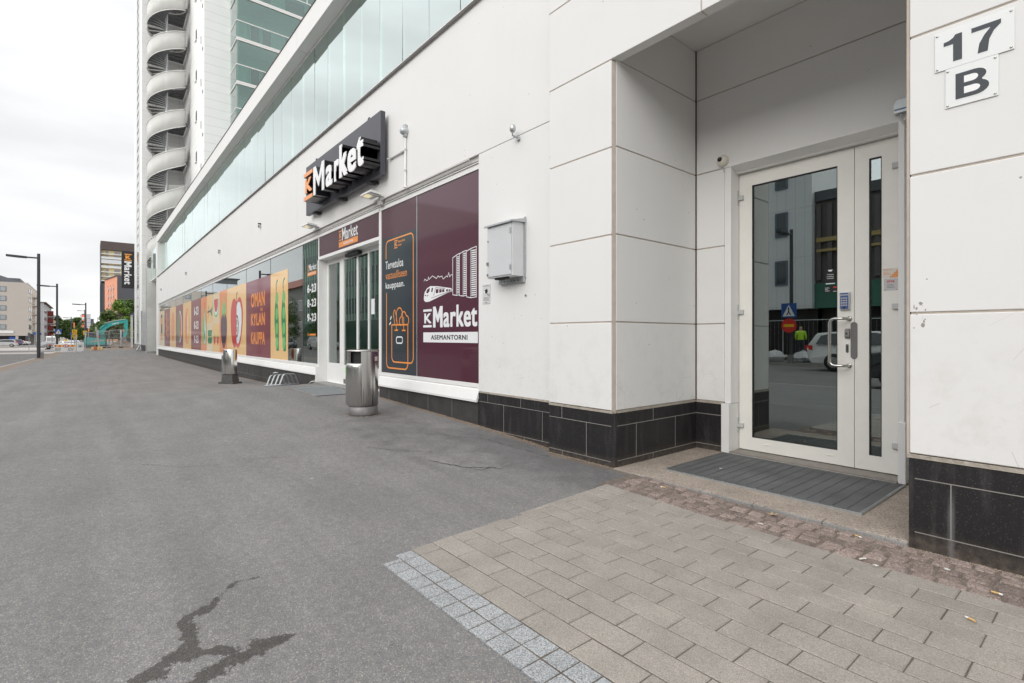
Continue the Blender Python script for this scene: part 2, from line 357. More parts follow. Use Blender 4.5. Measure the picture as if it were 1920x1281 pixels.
def stone_mat(name, cols, scale=220, attr='tone', rough=.8, blot=.0, bump=.3, tv=.12):
    """granular stone or concrete; every stone has its own tone from a face attribute"""
    m, n, l, b = newmat(name); b.inputs['Roughness'].default_value = rough; b.inputs['Specular IOR Level'].default_value = .3
    co = n.new('ShaderNodeTexCoord').outputs['Object']
    v = n.new('ShaderNodeTexVoronoi'); v.inputs['Scale'].default_value = scale; l.new(co, v.inputs['Vector'])
    s_ = n.new('ShaderNodeSeparateColor'); l.new(v.outputs['Color'], s_.inputs[0])
    ramp = n.new('ShaderNodeValToRGB'); e = ramp.color_ramp.elements
    e[0].position = 0; e[0].color = (*cols[0], 1); e[1].position = 1; e[1].color = (*cols[-1], 1)
    for i, q in enumerate(cols[1:-1]): x = ramp.color_ramp.elements.new((i+1)/(len(cols)-1)); x.color = (*q, 1)
    l.new(s_.outputs[0], ramp.inputs[0])
    t = n.new('ShaderNodeAttribute'); t.attribute_name = attr
    a = n.new('ShaderNodeTexNoise'); a.inputs['Scale'].default_value = 5; a.inputs['Detail'].default_value = 6; l.new(co, a.inputs['Vector'])
    k = math_(n, l, 'MULTIPLY_ADD', t.outputs['Fac'], tv, 1-tv/2); k = math_(n, l, 'MULTIPLY', k, math_(n, l, 'MULTIPLY_ADD', a.outputs[0], .5, .75))
    vv = n.new('ShaderNodeVectorMath'); vv.operation = 'SCALE'; l.new(ramp.outputs[0], vv.inputs[0]); l.new(k, vv.inputs['Scale']); c = vv.outputs[0]
    if blot:
        a2 = n.new('ShaderNodeTexNoise'); a2.inputs['Scale'].default_value = 2.3; a2.inputs['Detail'].default_value = 9; a2.inputs['Roughness'].default_value = .7; l.new(co, a2.inputs['Vector'])
        f = n.new('ShaderNodeMapRange'); f.inputs[1].default_value = .5; f.inputs[2].default_value = .72; f.inputs[4].default_value = blot; l.new(a2.outputs[0], f.inputs[0])
        c = mixc(n, l, f.outputs[0], c, tuple(x*.45 for x in cols[1]))
    l.new(c, b.inputs['Base Color'])
    bn = n.new('ShaderNodeTexNoise'); bn.inputs['Scale'].default_value = scale*.7; bn.inputs['Detail'].default_value = 3; l.new(co, bn.inputs['Vector'])
    u = n.new('ShaderNodeBump'); u.inputs['Strength'].default_value = bump; u.inputs['Distance'].default_value = .004; l.new(bn.outputs[0], u.inputs['Height']); l.new(u.outputs[0], b.inputs['Normal'])
    return m

def glass_mat(name, tint=(.55, .68, .64), refl=.12, rough=0.0, wav=0.0, trans=1.0):
    """a pane: mirror by angle, tinted see-through"""
    m, n, l, b = newmat(name); n.remove(b); o = n['Material Output']
    g = n.new('ShaderNodeBsdfGlossy'); g.inputs['Roughness'].default_value = rough; g.inputs['Color'].default_value = (.93, .98, .97, 1)
    t = n.new('ShaderNodeBsdfTransparent'); t.inputs['Color'].default_value = (*tint, 1)
    fr = n.new('ShaderNodeFresnel'); fr.inputs['IOR'].default_value = 1.5
    f = math_(n, l, 'MULTIPLY_ADD', fr.outputs[0], 1.45, refl-.04, clamp=True)
    mx = n.new('ShaderNodeMixShader'); l.new(f, mx.inputs[0]); l.new(t.outputs[0], mx.inputs[1]); l.new(g.outputs[0], mx.inputs[2]); l.new(mx.outputs[0], o.inputs[0])
    if wav:
        co = n.new('ShaderNodeTexCoord').outputs['Object']
        q = n.new('ShaderNodeTexNoise'); q.inputs['Scale'].default_value = .8; q.inputs['Detail'].default_value = 1; l.new(co, q.inputs['Vector'])
        u = n.new('ShaderNodeBump'); u.inputs['Strength'].default_value = wav; u.inputs['Distance'].default_value = .02; l.new(q.outputs[0], u.inputs['Height']); l.new(u.outputs[0], g.inputs['Normal']); l.new(u.outputs[0], fr.inputs['Normal'])
    return m
def film_mat(name, col, rough=.08):
    m = mat(name, col, rough=.4, spec=.25, coat=.6)
    m.node_tree.nodes['Principled BSDF'].inputs['Coat Roughness'].default_value = .06; return m

M = {}
M['wall'] = wall_mat('white_painted_concrete', (.735, .730, .718))
M['wall_in'] = wall_mat('white_painted_concrete_niche', (.735, .730, .718))
M['caulk'] = mat('beige_sealant', (.47, .41, .35), .8, var=.12, vs=12, bump=.2)
M['grout'] = mat('grey_beige_grout', (.26, .245, .225), .9, var=.1)
M['darktrim'] = mat('dark_metal_edge', (.07, .06, .055), .5)
M['alu'] = mat('white_powder_coated_metal', (.77, .765, .75), .38, var=.025, vs=5)
M['alu_door'] = mat('cream_white_door_paint', (.80, .785, .735), .4, var=.03, vs=7)
M['alu_grey'] = mat('light_grey_metal', (.50, .50, .49), .45, var=.06)
M['steel'] = mat('brushed_stainless_steel', (.56, .55, .53), .27, 1.0, var=.07, vs=7, stretch=(20, 20, 1.2))
M['steel_dark'] = mat('scuffed_steel_base', (.25, .24, .235), .55, .6, var=.2, vs=14)
M['galv'] = mat('galvanised_steel', (.50, .52, .53), .42, .75, var=.1, vs=30)
M['black'] = mat('black_void', (.012, .012, .013), .6)
M['rubber'] = mat('black_rubber', (.03, .03, .03), .7)
M['conc_grey'] = mat('grey_concrete', (.22, .21, .20), .85, var=.15, vs=20, bump=.3)
M['signgrey'] = mat('dark_grey_sign_metal', (.065, .065, .078), .42, .1, var=.12, vs=3, stretch=(1, 1, .3))
M['letterside'] = mat('black_letter_return', (.014, .014, .017), .3)
M['white'] = mat('white_acrylic', (.82, .82, .82), .35)
M['orange'] = mat('orange_acrylic', (.86, .36, .14), .4)
M['white_p'] = film_mat('white_print', (.78, .79, .79)); M['orange_p'] = film_mat('orange_print', (.80, .28, .06))
M['purple'] = film_mat('plum_vinyl', (.078, .020, .036)); M['purple2'] = film_mat('wine_vinyl', (.20, .035, .055))
M['slate'] = film_mat('dark_slate_vinyl', (.028, .036, .045)); M['cream'] = film_mat('cream_vinyl', (.72, .60, .40))
M['yellow'] = film_mat('yellow_orange_vinyl', (.80, .52, .23)); M['orange_v'] = film_mat('orange_vinyl', (.76, .26, .09))
M['green_d'] = film_mat('deep_green_print', (.02, .24, .09)); M['green_l'] = film_mat('light_green_print', (.17, .50, .17))
M['red_p'] = film_mat('red_print', (.55, .045, .05)); M['aub'] = film_mat('aubergine_print', (.06, .025, .06)); M['skyp'] = film_mat('pale_blue_white_print', (.70, .78, .80))
M['blackp'] = film_mat('black_print', (.02, .02, .02))
M['glass'] = glass_mat('shop_window_glass', (.42, .58, .52), .20, wav=.05)
M['glass_door'] = glass_mat('entrance_door_glass', (.40, .52, .50), .26)
M['glass_up'] = glass_mat('balcony_glazing', (.78, .95, .89), .42, wav=.03)
M['glass_up'].node_tree.nodes['Glossy BSDF'].inputs['Color'].default_value = (.89, .99, .96, 1)
M['mesh'] = None
M['plinth'] = None

def granite_black():
    m, n, l, b = newmat('black_granite_tile'); b.inputs['Roughness'].default_value = .34; b.inputs['Specular IOR Level'].default_value = .4
    co = n.new('ShaderNodeTexCoord').outputs['Object']
    v = n.new('ShaderNodeTexVoronoi'); v.inputs['Scale'].default_value = 260; l.new(co, v.inputs['Vector'])
    s_ = n.new('ShaderNodeSeparateColor'); l.new(v.outputs['Color'], s_.inputs[0])
    f = n.new('ShaderNodeMapRange'); f.inputs[1].default_value = .9; f.inputs[2].default_value = 1; l.new(s_.outputs[0], f.inputs[0])
    c = mixc(n, l, math_(n, l, 'MULTIPLY', f.outputs[0], .5), (.017, .016, .017), (.12, .11, .11))
    mp_ = n.new('ShaderNodeMapping'); mp_.inputs['Scale'].default_value = (9, 9, 1.2); l.new(co, mp_.inputs[0])
    a = n.new('ShaderNodeTexNoise'); a.inputs['Scale'].default_value = 1.5; a.inputs['Detail'].default_value = 9; a.inputs['Roughness'].default_value = .7; l.new(mp_.outputs[0], a.inputs['Vector'])
    f2 = n.new('ShaderNodeMapRange'); f2.inputs[1].default_value = .52; f2.inputs[2].default_value = .8; f2.inputs[4].default_value = .3; l.new(a.outputs[0], f2.inputs[0])
    c = mixc(n, l, f2.outputs[0], c, (.16, .15, .145))
    # lime run-off below one joint of the right wall
    sx_ = n.new('ShaderNodeSeparateXYZ'); l.new(co, sx_.inputs[0])
    dxx = math_(n, l, 'ABSOLUTE', math_(n, l, 'ADD', sx_.outputs['X'], .609)); ga = n.new('ShaderNodeMapRange'); ga.inputs[1].default_value = .020; ga.inputs[2].default_value = .0; l.new(dxx, ga.inputs[0])
    gb = n.new('ShaderNodeMapRange'); gb.inputs[1].default_value = .34; gb.inputs[2].default_value = .2; l.new(sx_.outputs['Z'], gb.inputs[0])
    gc = math_(n, l, 'MULTIPLY', math_(n, l, 'MULTIPLY', ga.outputs[0], gb.outputs[0]), math_(n, l, 'MULTIPLY_ADD', a.outputs[0], 1.2, -.1)); c = mixc(n, l, math_(n, l, 'MULTIPLY', gc, .55, clamp=True), c, (.42, .42, .43))
    # dust near the pavement
    sz = n.new('ShaderNodeSeparateXYZ'); l.new(co, sz.inputs[0])
    d = n.new('ShaderNodeMapRange'); d.inputs[1].default_value = .10; d.inputs[2].default_value = -.06; l.new(sz.outputs['Z'], d.inputs[0])
    dn = n.new('ShaderNodeTexNoise'); dn.inputs['Scale'].default_value = 26; dn.inputs['Detail'].default_value = 6; l.new(co, dn.inputs['Vector'])
    dd = math_(n, l, 'MULTIPLY', d.outputs[0], math_(n, l, 'MULTIPLY_ADD', dn.outputs[0], 1.6, -.35)); dd = math_(n, l, 'MULTIPLY', dd, .7, clamp=True)
    c = mixc(n, l, dd, c, (.28, .23, .18))
    l.new(c, b.inputs['Base Color'])
    r = n.new('ShaderNodeMapRange'); r.inputs[3].default_value = .3; r.inputs[4].default_value = .55; l.new(a.outputs[0], r.inputs[0]); l.new(r.outputs[0], b.inputs['Roughness'])
    return m
M['plinth'] = granite_black()
M['plinth_grey'] = mat('charcoal_plinth_tile', (.045, .043, .042), .6, var=.25, vs=8, fine=.3)

def mesh_mat():
    m, n, l, b = newmat('perforated_white_metal'); o = n['Material Output']
    b.inputs['Base Color'].default_value = (.72, .72, .69, 1); b.inputs['Roughness'].default_value = .5
    t = n.new('ShaderNodeBsdfTransparent'); mx = n.new('ShaderNodeMixShader'); mx.inputs[0].default_value = .62
    l.new(t.outputs[0], mx.inputs[1]); l.new(b.outputs[0], mx.inputs[2]); l.new(mx.outputs[0], o.inputs[0]); return m
M['mesh'] = mesh_mat()

# ---------------------------------------------------------------- ground levels
def lerp_tab(x, tab):
    if x <= tab[0][0]: return tab[0][1]
    for (a, u), (b, v) in zip(tab, tab[1:]):
        if x <= b: return u+(v-u)*(x-a)/(b-a)
    return tab[-1][1]
BASE = [(-400, -1.1), (-100, -1.05), (-78, -.45), (-62, .1), (-58, .15), (-50, .05), (-43, -.08), (-36, -.1), (-18, -.1), (-12, -.04), (-4, 0), (40, 0)]
HUMP = [(-14.2, 0), (-12.5, .06), (-11.5, .15), (-10.5, .24), (-9.5, .25), (-7.7, .19), (-6.3, .135), (-5, .08), (-3.7, 0)]
def sst(a, b, x):
    t = min(1, max(0, (x-a)/(b-a))); return t*t*(3-2*t)
def gz(x, y):
    z = lerp_tab(x, BASE)+lerp_tab(x, HUMP)*sst(.4, 2.6, y)
    if x > -2.9: z -= .03*sst(1.4, 3.4, y)*sst(-2.9, -1.6, x)
    return z
def kerb_y(x): return lerp_tab(x, [(-60, -1.3), (-39, -2.35), (-28, -2.85), (-10, -3.0), (20, -3.0)])
def rz_(x): return lerp_tab(x, [(-400, -1.15), (-105, -1.15), (-60, -.30), (-40, -.16), (30, -.12)])

# base terrain to the horizon
def frange(a, b, s):
    n = max(1, round((b-a)/s)); return [a+(b-a)*i/n for i in range(n+1)]
def grid(name, xs, ys, zf, m, yf=None):
    V = []; F = []
    for x in xs:
        for j, y in enumerate(ys):
            yy = yf(x, y) if yf else y; V.append((x, yy, zf(x, yy)))
    k = len(ys)
    for i in range(len(xs)-1):
        for j in range(k-1): F.append((i*k+j, (i+1)*k+j, (i+1)*k+j+1, i*k+j+1))
    me = bpy.data.meshes.new(name); me.from_pydata(V, [], F); me.materials.append(m)
    for p in me.polygons: p.use_smooth = True
    o = bpy.data.objects.new(name, me); C.objects.link(o); return o
M['earth'] = mat('dusty_gravel_ground', (.20, .18, .16), .95, var=.25, vs=.7, fine=.3, fs=40, bump=.6, bs=20)
M['road'] = asphalt_mat('road_asphalt', .15, False)
M['road_pale'] = mat('pale_dusty_road', (.40, .36, .33), .9, var=.12, vs=.35, fine=.1, fs=15)
g0 = grid('ground', frange(-1500, -420, 120)+frange(-400, 60, 10)+frange(100, 1500, 200), frange(-1500, -60, 120)+frange(-50, 60, 10)+frange(100, 1500, 140),
          lambda x, y: (rz_(x) if y < 3 else lerp_tab(x, BASE))-.10-(.25 if x > -60 else 0), M['earth']); tag(g0, kind='structure')
rd = grid('road', frange(-400, -100, 20)+frange(-95, 40, 2.5), [0, 1, 2, 3, 4], lambda x, y: rz_(x), M['road'],
          lambda x, y: (-14.0 if x > -95 else -13.0)+(kerb_y(x)+.02+14.0 - (0 if x > -95 else 1))*y/4); tag(rd, kind='structure')
rp = grid('side_street', frange(-150, -58, 6), [0, 1, 2, 3], lambda x, y: rz_(x)+.006, M['road_pale'],
          lambda x, y: -26+(kerb_y(x)-.8+26)*y/3); tag(rp, kind='structure')
fs_ = grid('far_pavement', frange(-58, 40, 4), [-17.2, -14.0], lambda x, y: rz_(x)+.13, M['road']); tag(fs_, kind='structure')

# pavement with a damp branching trickle, dust along the walls and a dirt strip by the road
def qpx(a, b): return (200+a*.2917, 1000+b*.2917)
BR = [[(1272,640,6),(1180,662,20),(1050,715,38),(950,742,52),(850,785,58),(790,830,50),(700,880,36),(600,930,42),(540,975,46),(470,1040,50)],
      [(850,785,50),(760,748,34),(650,768,26),(560,755,62),(460,790,44),(370,838,44),(290,880,16),(240,890,6)],
      [(560,755,62),(545,690,62),(525,610,56),(478,590,22),(520,545,34),(570,520,24),(640,490,28),(690,460,24),(735,395,7),(800,340,9),(850,315,6),(950,285,3),(1040,268,2)],
      [(370,895,40),(300,915,44),(240,930,30),(170,955,30),(80,1010,34)]]
BR = [[(*qpx(a, b), r*.2917*.95) for a, b, r in br] for br in BR]
def pix(x, y, z):
    r = CS*x+CC*y; f = -CC*x+CS*y
    if f < .2: return None
    return 960+960*r/f, 632-960*(z-H)/f
def wetness(x, y, z):
    p = pix(x, y, z)
    if not p or p[0] > 640 or p[1] < 1040: return -1
    best = -1
    for br in BR:
        for (x0, y0, r0), (x1, y1, r1) in zip(br, br[1:]):
            dx, dy = x1-x0, y1-y0; t = ((p[0]-x0)*dx+(p[1]-y0)*dy)/(dx*dx+dy*dy); t = min(1, max(0, t))
            d = math.hypot(p[0]-x0-dx*t, (p[1]-y0-dy*t)); r = r0+(r1-r0)*t
            best = max(best, (r-d)/max(r, 5.0)*.9)
    return max(-1, best)
xs = frange(-62, -44, 1.5)+frange(-43, -12.5, .5)+frange(-12, -3.2, .2)+frange(-3.1, -1.0, .018)+frange(-.9, 12, .3)
ys = frange(0, 1, .08)[:-1]  # lower part is mapped from the kerb up to y=-.6
def yy(x, v):
    if v <= 0.999: return kerb_y(x)+(-.6-kerb_y(x))*v
    return v-1.6
ysv = frange(0, .9, .1)+[1.0]+[a+1.6 for a in frange(-.58, 1.1, .02)]+[a+1.6 for a in frange(1.2, 3.3, .15)]+[a+1.6 for a in (3.4, 3.48, 3.53, 3.58, 3.62, 3.66, 3.9)]
M['asphalt'] = asphalt_mat('pavement_asphalt', .177, True)
pv = grid('pavement', xs, ysv, gz, M['asphalt'], yy); tag(pv, kind='structure')
me = pv.data
for nm in ('wet', 'dirt', 'tar'): me.attributes.new(nm, 'FLOAT', 'POINT')
wv = []; dv = []; tv = []
for v in me.vertices:
    x, y, z = v.co; wv.append(wetness(x, y, z) if -3.1 < x < -.9 and -.7 < y < 1.2 else -2.0)
    wall_y = 3.543 if x > -3.7 else 3.65
    near = sst(.16, .0, wall_y-y)*.95 if x > -45 and not (-10.5 < x < -7.7) else 0
    kd = sst(1.0, .1, y-kerb_y(x))*.75 if x < -6 else sst(.4, .05, y-kerb_y(x))*.6
    dv.append(max(near, kd, .75 if x < -53 else 0))
    # darker worn band at the foot of the corner
    tv.append(max(sst(.75, .1, abs(y-3.25))*sst(-6.5, -4, x)*.8 if x < -2.5 else 0, sst(3.6, 0, abs(x+5.2))*sst(1.2, .1, abs(y-2.75))*.55))
for nm, a in (('wet', wv), ('dirt', dv), ('tar', tv)): me.attributes[nm].data.foreach_set('value', a)
# hairline cracks and small tar marks in the asphalt
M['tar'] = mat('crack_tar', (.035, .034, .034), .8)
ck = MB(); rnd = random.Random(31)
def crack(P_, w_):
    Q = []
    for (a, b), (c_, d_) in zip(P_, P_[1:]):
        n_ = max(2, int(math.hypot(c_-a, d_-b)/5))
        for i in range(n_): Q.append((a+(c_-a)*i/n_+rnd.uniform(-1.5, 1.5), b+(d_-b)*i/n_+rnd.uniform(-.8, .8)))
    G_ = []
    for a, b in Q:
        d = ray(a, b); z = 0
        for _ in range(4): t = (z-H)/d.z; z = gz(d.x*t, d.y*t)
        G_.append(Vector((d.x*t, d.y*t, z+.0035)))
    for i in range(len(G_)-1):
        t_ = (G_[i+1]-G_[i]).normalized(); q_ = Vector((-t_.y, t_.x, 0)); w0, w1 = w_*rnd.uniform(.1, 1), w_*rnd.uniform(.1, 1)
        ck.add([G_[i]-q_*w0, G_[i]+q_*w0, G_[i+1]+q_*w1, G_[i+1]-q_*w1], [(0, 1, 2, 3)])
crack([(806, 864), (830, 869), (872, 877), (915, 877), (952, 880)], .009)
crack([(868, 876), (900, 882), (925, 877)], .006)
crack([(205, 717), (231, 707)], .012); crack([(178, 731), (188, 725)], .012); crack([(445, 858), (470, 861), (540, 857)], .004)
crack([(690, 838), (748, 846), (820, 846)], .004); crack([(250, 870), (330, 876), (420, 872)], .003)
crack([(820, 815), (905, 822), (960, 838), (1035, 858)], .004)
tag(ck.build('pavement_cracks', M['tar']), kind='structure')
# kerb between pavement and road
kb = MB()
for x in frange(-41, 12, 1.0)[:-1]:
    y0, y1 = kerb_y(x), kerb_y(x+1); z0, z1 = gz(x, y0), gz(x+1, y1)
    kb.prism([(x+.006, y0-.13, z0-.2), (x+.994, y1-.13, z1-.2), (x+.994, y1-.13, z1+.004), (x+.006, y0-.13, z0+.004)], (0, .13, 0))
M['kerb'] = stone_mat('kerb_granite', [(.2,.2,.2),(.33,.33,.33),(.42,.41,.40)], 120)
tag(kb.build('kerb', M['kerb'], bevel=.01), kind='structure')

# ---------------------------------------------------------------- paving stones (each block modelled, one sheet of them per kind)
def blocks(name, cells, m, top=.010, thick=.05, jitter=.0015, bev=.004, kind='structure', rough=0):
    """cells: list of 4-corner quads (x, y); every block is a bevelled solid with its own tone"""
    V = []; F = []; T = []
    rnd = random.Random(name)
    for q in cells:
        cx = sum(p[0] for p in q)/4; cy = sum(p[1] for p in q)/4; tone = rnd.random()
        dz = [top+rnd.uniform(-jitter, jitter) for _ in range(4)]; o = len(V)
        ring0 = [(p[0], p[1], gz(*p)-thick+.03) for p in q]
        ring1 = [(p[0], p[1], gz(*p)+dz[i]-bev) for i, p in enumerate(q)]
        def ins(p, b_): 
            dx, dy = cx-p[0], cy-p[1]; return (p[0]+math.copysign(min(b_, abs(dx)), dx), p[1]+math.copysign(min(b_, abs(dy)), dy))
        ring2 = [(*ins(p, bev), gz(*p)+dz[i]) for i, p in enumerate(q)]
        V += ring0+ring1+ring2
        for a, b_ in ((0, 4), (4, 8)):
            for i in range(4): F.append((o+a+i, o+a+(i+1) % 4, o+b_+(i+1) % 4, o+b_+i)); T.append(tone)
        F.append((o+8, o+9, o+10, o+11)); T.append(tone)
    me = bpy.data.meshes.new(name); me.from_pydata(V, [], F); me.materials.append(m)
    a = me.attributes.new('tone', 'FLOAT', 'FACE'); a.data.foreach_set('value', T)
    ob = bpy.data.objects.new(name, me); C.objects.link(ob); tag(ob, kind=kind); return ob
def left_edge(y): return -2.40-.075*(y-1.14)
P0, PW, PL = 1.337, .1365, .2672
cells = []; g = .0027
for r_ in range(13):
    y0 = P0+PW*r_; y1 = y0+PW
    if y1 > 3.12: y1 = 3.095
    off = -2.369+(0 if r_ % 2 == 0 else .1336+.006)
    k = -2
    while off+PL*k < 3.2:
        xa = off+PL*k; xb = xa+PL; k += 1
        ea, eb = left_edge(y0)-.055, left_edge(y1)-.055
        if xb < max(ea, eb)+.03: continue
        gx = .0017; A = [(max(xa, ea)+gx, y0+g), (xb-gx, y0+g), (xb-gx, y1-g), (max(xa, eb)+gx, y1-g)]
        cells.append(A)
M['paver'] = stone_mat('concrete_paver', [(.20,.180,.157),(.265,.240,.211),(.30,.273,.242),(.36,.332,.301)], 330, bump=.25)
blocks('paving', cells, M['paver'])
cells = []
for row, (y0, y1) in enumerate(((1.143, 1.240), (1.240, 1.337))):
    for k in range(-2, 56):
        xa = -2.364+.1026*k-(.0 if row == 0 else 0); xb = xa+.1026
        e = left_edge(y0)-(.0 if row == 0 else .05)
        if xb < e+.03: continue
        jx = random.uniform(-.0015, .0015)
        cells.append([(max(xa, e)+g+jx, y0+g), (xb-g+jx, y0+g+random.uniform(0,.001)), (xb-g, y1-g), (max(xa, e)+g, y1-g)])
M['sett'] = stone_mat('grey_granite_sett', [(.14,.145,.15),(.25,.26,.268),(.34,.35,.358),(.45,.455,.455)], 300, bump=.25)
blocks('paving_border', cells, M['sett'], jitter=.001)
cells = []; rnd = random.Random(5)
rows = [3.10, 3.185, 3.27, 3.36, 3.445, 3.535]
for i in range(5):
    y0, y1 = rows[i], rows[i+1]; x = -2.72 - i*.03 + rnd.uniform(0, .05)
    if i == 3: pass
    while x < 3:
        w_ = rnd.uniform(.08, .125); j = lambda s: rnd.uniform(-s, s)
        if x > -2.62: cells.append([(x+.0055+j(.006), y0+.0055+j(.006)), (x+w_-.0055+j(.006), y0+.0055+j(.006)), (x+w_-.0055+j(.006), y1-.006+j(.005)), (x+.0055+j(.006), y1-.006+j(.005))])
        x += w_
M['redsett'] = stone_mat('rough_red_granite', [(.10,.08,.07),(.22,.165,.145),(.27,.205,.18),(.21,.18,.16),(.36,.30,.265)], 210, blot=.25, bump=.9, rough=.9, tv=.5)
rs = blocks('cobbles', cells, M['redsett'], top=.011, jitter=.004, bev=.008)
mdd = rs.modifiers.new('s', 'SUBSURF'); mdd.subdivision_type = 'SIMPLE'; mdd.levels = mdd.render_levels = 3
tx = bpy.data.textures.new('rough', 'CLOUDS'); tx.noise_scale = .035
dd_ = rs.modifiers.new('d', 'DISPLACE'); dd_.texture = tx; dd_.strength = .011; dd_.mid_level = .6
# sand bed in the joints
M['sand'] = mat('joint_sand', (.11, .092, .074), .95, var=.3, vs=14, fine=.4, fs=200, bump=.6, bs=150)
bedm = grid('joint_sand', frange(-2.5, 3.1, .2), frange(1.16, 3.08, .16), lambda x, y: gz(x, y)+.0065, M['sand'], lambda x, y: y); tag(bedm, kind='structure')
for v in bedm.data.vertices:
    if v.co.x < left_edge(v.co.y)+.02: v.co.x = left_edge(v.co.y)+.02
bed2 = grid('cobble_sand', frange(-2.66, 3.1, .2), frange(3.08, 3.56, .12), lambda x, y: gz(x, y)+.003, M['sand2'] if 'sand2' in M else mat('brown_joint_grit', (.16, .13, .105), .95, var=.3, vs=20, fine=.4, fs=220, bump=.8, bs=120)); tag(bed2, kind='structure')

# entrance step (washed granite slab) with its kerb edge
M['step'] = stone_mat('washed_granite_aggregate', [(.14,.11,.09),(.33,.265,.21),(.42,.35,.29),(.30,.27,.245),(.52,.45,.38)], 170, blot=.25, bump=.5)
M['stepedge'] = stone_mat('step_edge_concrete', [(.2,.195,.185),(.27,.26,.25),(.32,.31,.30)], 200, blot=.5)
st = MB(); 
for i, (a, b) in enumerate(((-2.885, -2.05), (-2.05, -1.66), (-1.66, -1.225), (-1.225, -.792))):
    st.box(a+.002, b-.002, 3.515, 3.535, -.12, .001, 1); st.box(a+.002, b-.002, 3.5352, 3.62, -.12, .003)
st.box(-2.885, -.80, 3.6201, 5.2, -.12, .0005)
so = st.build('entrance_step', [M['step'], M['stepedge']], bevel=.005); tag(so, kind='structure')

# ================================================================ SHOP BUILDING
A = 3.543; B = 3.65; XE = -43.09
shop = empty('shop_building', 'long low white shop building with a glass band, plum windows and black plinth', 'building', (-10, 4, 0))
# --- main rendered wall, in bays with fine seams
w = MB(); SE = [XE, -36.6, -28.4, -20.2, -12.0, -3.80]
for a, b in zip(SE, SE[1:]):
    w.box(a+(0 if a == XE else .004), b-.004, B, B+.30, 3.372, 5.235)
w.box(-5.04, -3.69, B, B+.28, .497, 3.362); 
w.box(-5.04, -3.69, B+.02, B+.28, 3.362, 3.372, 1)
w.box(XE, -41.78, B, B+.28, -.3, 3.372-.003)              # end pier left of the long window
w.box(XE, XE+.75, B+.001, B+.3, 5.235, 7.66)
for s_ in SE[1:-1]: w.box(s_-.01, s_+.01, B+.012, B+.2, 3.38, 5.23, 1)
w.build('wall', [M['wall'], M['caulk']], shop)
p = MB()
for a, b in zip([XE, -36.6, -28.35, -20.3, -12.05, -3.8, 8], [-36.6, -28.35, -20.3, -12.05, -3.8, 8]):
    p.box(a+.006, b-.006, B-.004, B+.5, 7.66, 8.14)
    p.box(a+.006, b-.006, B-.02, B+.52, 8.1402, 8.165, 1)
p.box(XE+.01, 8, B+.02, B+.45, 7.68, 8.10, 1)
p.build('parapet', [M['wall'], M['darktrim']], shop, bevel=.004)
f = MB(); f.box(XE+.74, -3.8, B-.035, B+.30, 5.238, 5.262, 0); f.box(XE+.74, -3.8, B-.037, B-.034, 5.215, 5.25, 1); f.build('ledge_flashing', [M['alu'], M['darktrim']], shop)
# --- upper glazing band
x = -42.33; k = 0
rail = MB()
while x < -4.2 and k < 60:
    b = MB(); b.box(x+.004, x+.826, 3.90, 3.908, 5.29, 7.60); ra, rb = random.uniform(-.006, .006), random.uniform(-.004, .004); b.v = [(a_, y_+(ra if c_ > 6 else -ra)+(rb if a_ > x+.4 else -rb), c_) for a_, y_, c_ in b.v]; b.build('balcony_pane', M['glass_up'], shop); x += .83; k += 1
rail.box(-42.33, -4, 3.88, 3.93, 5.262, 5.289); rail.box(-42.33, -4, 3.88, 3.93, 7.601, 7.66)
rail.build('glazing_track', M['alu'], shop)
up = MB()
up.box(XE+.3, 7.9, 5.6, 5.75, 5.1, 8.0); up.box(XE+.3, 7.9, 3.96, 5.6, 5.10, 5.2); up.box(XE+.3, 7.9, 4.12, 5.6, 7.70, 7.8); up.box(XE+.3, XE+.45, 3.96, 5.6, 5.2, 7.7)
for i in range(9): up.box(-41+4.3*i, -40.88+4.3*i, 3.98, 5.6, 5.2, 7.7)
up.build('balcony_recess', M['wall'], shop)
q = MB(); q.box(-42, -4.2, 4.25, 4.30, 6.28, 6.33)
for i in range(18): q.box(-41.9+2.15*i, -41.84+2.15*i, 4.24, 4.31, 5.2, 7.69)
q.build('balcony_rail', M['alu'], shop)
for i in range(9):
    cu_ = MB(); Xc = -38.3+4.3*i
    cu_.add([(Xc+.05*j, 5.45+.03*(j % 2), z_) for j in range(14) for z_ in (5.25, 7.4)], [(2*j, 2*j+2, 2*j+3, 2*j+1) for j in range(13)], 0, True); cu_.build('curtain', M['white'], shop)
    if i % 2: ch = MB(); ch.box(Xc-1.2, Xc-.7, 4.6, 5.1, 5.2, 5.65); ch.box(Xc-1.2, Xc-.7, 5.05, 5.1, 5.65, 6.1); ch.build('balcony_chair', M['black'], shop)
    wd = MB(); X0 = -40.1+4.3*i; wd.box(X0, X0+1.5, 5.57, 5.60, 5.5, 7.35, 0); wd.box(X0+.07, X0+.72, 5.562, 5.572, 5.57, 7.28, 1); wd.box(X0+.79, X0+1.43, 5.562, 5.572, 5.57, 7.28, 1)
    wd.box(X0+2.2, X0+3.0, 5.57, 5.6, 5.2, 7.3, 0); wd.box(X0+2.3, X0+2.9, 5.562, 5.572, 5.9, 7.2, 1)
    wd.build('balcony_window', [M['alu'], M['black'] if False else mat('dark_room_glass%d' % i, (.10, .14, .13), .08)], shop)

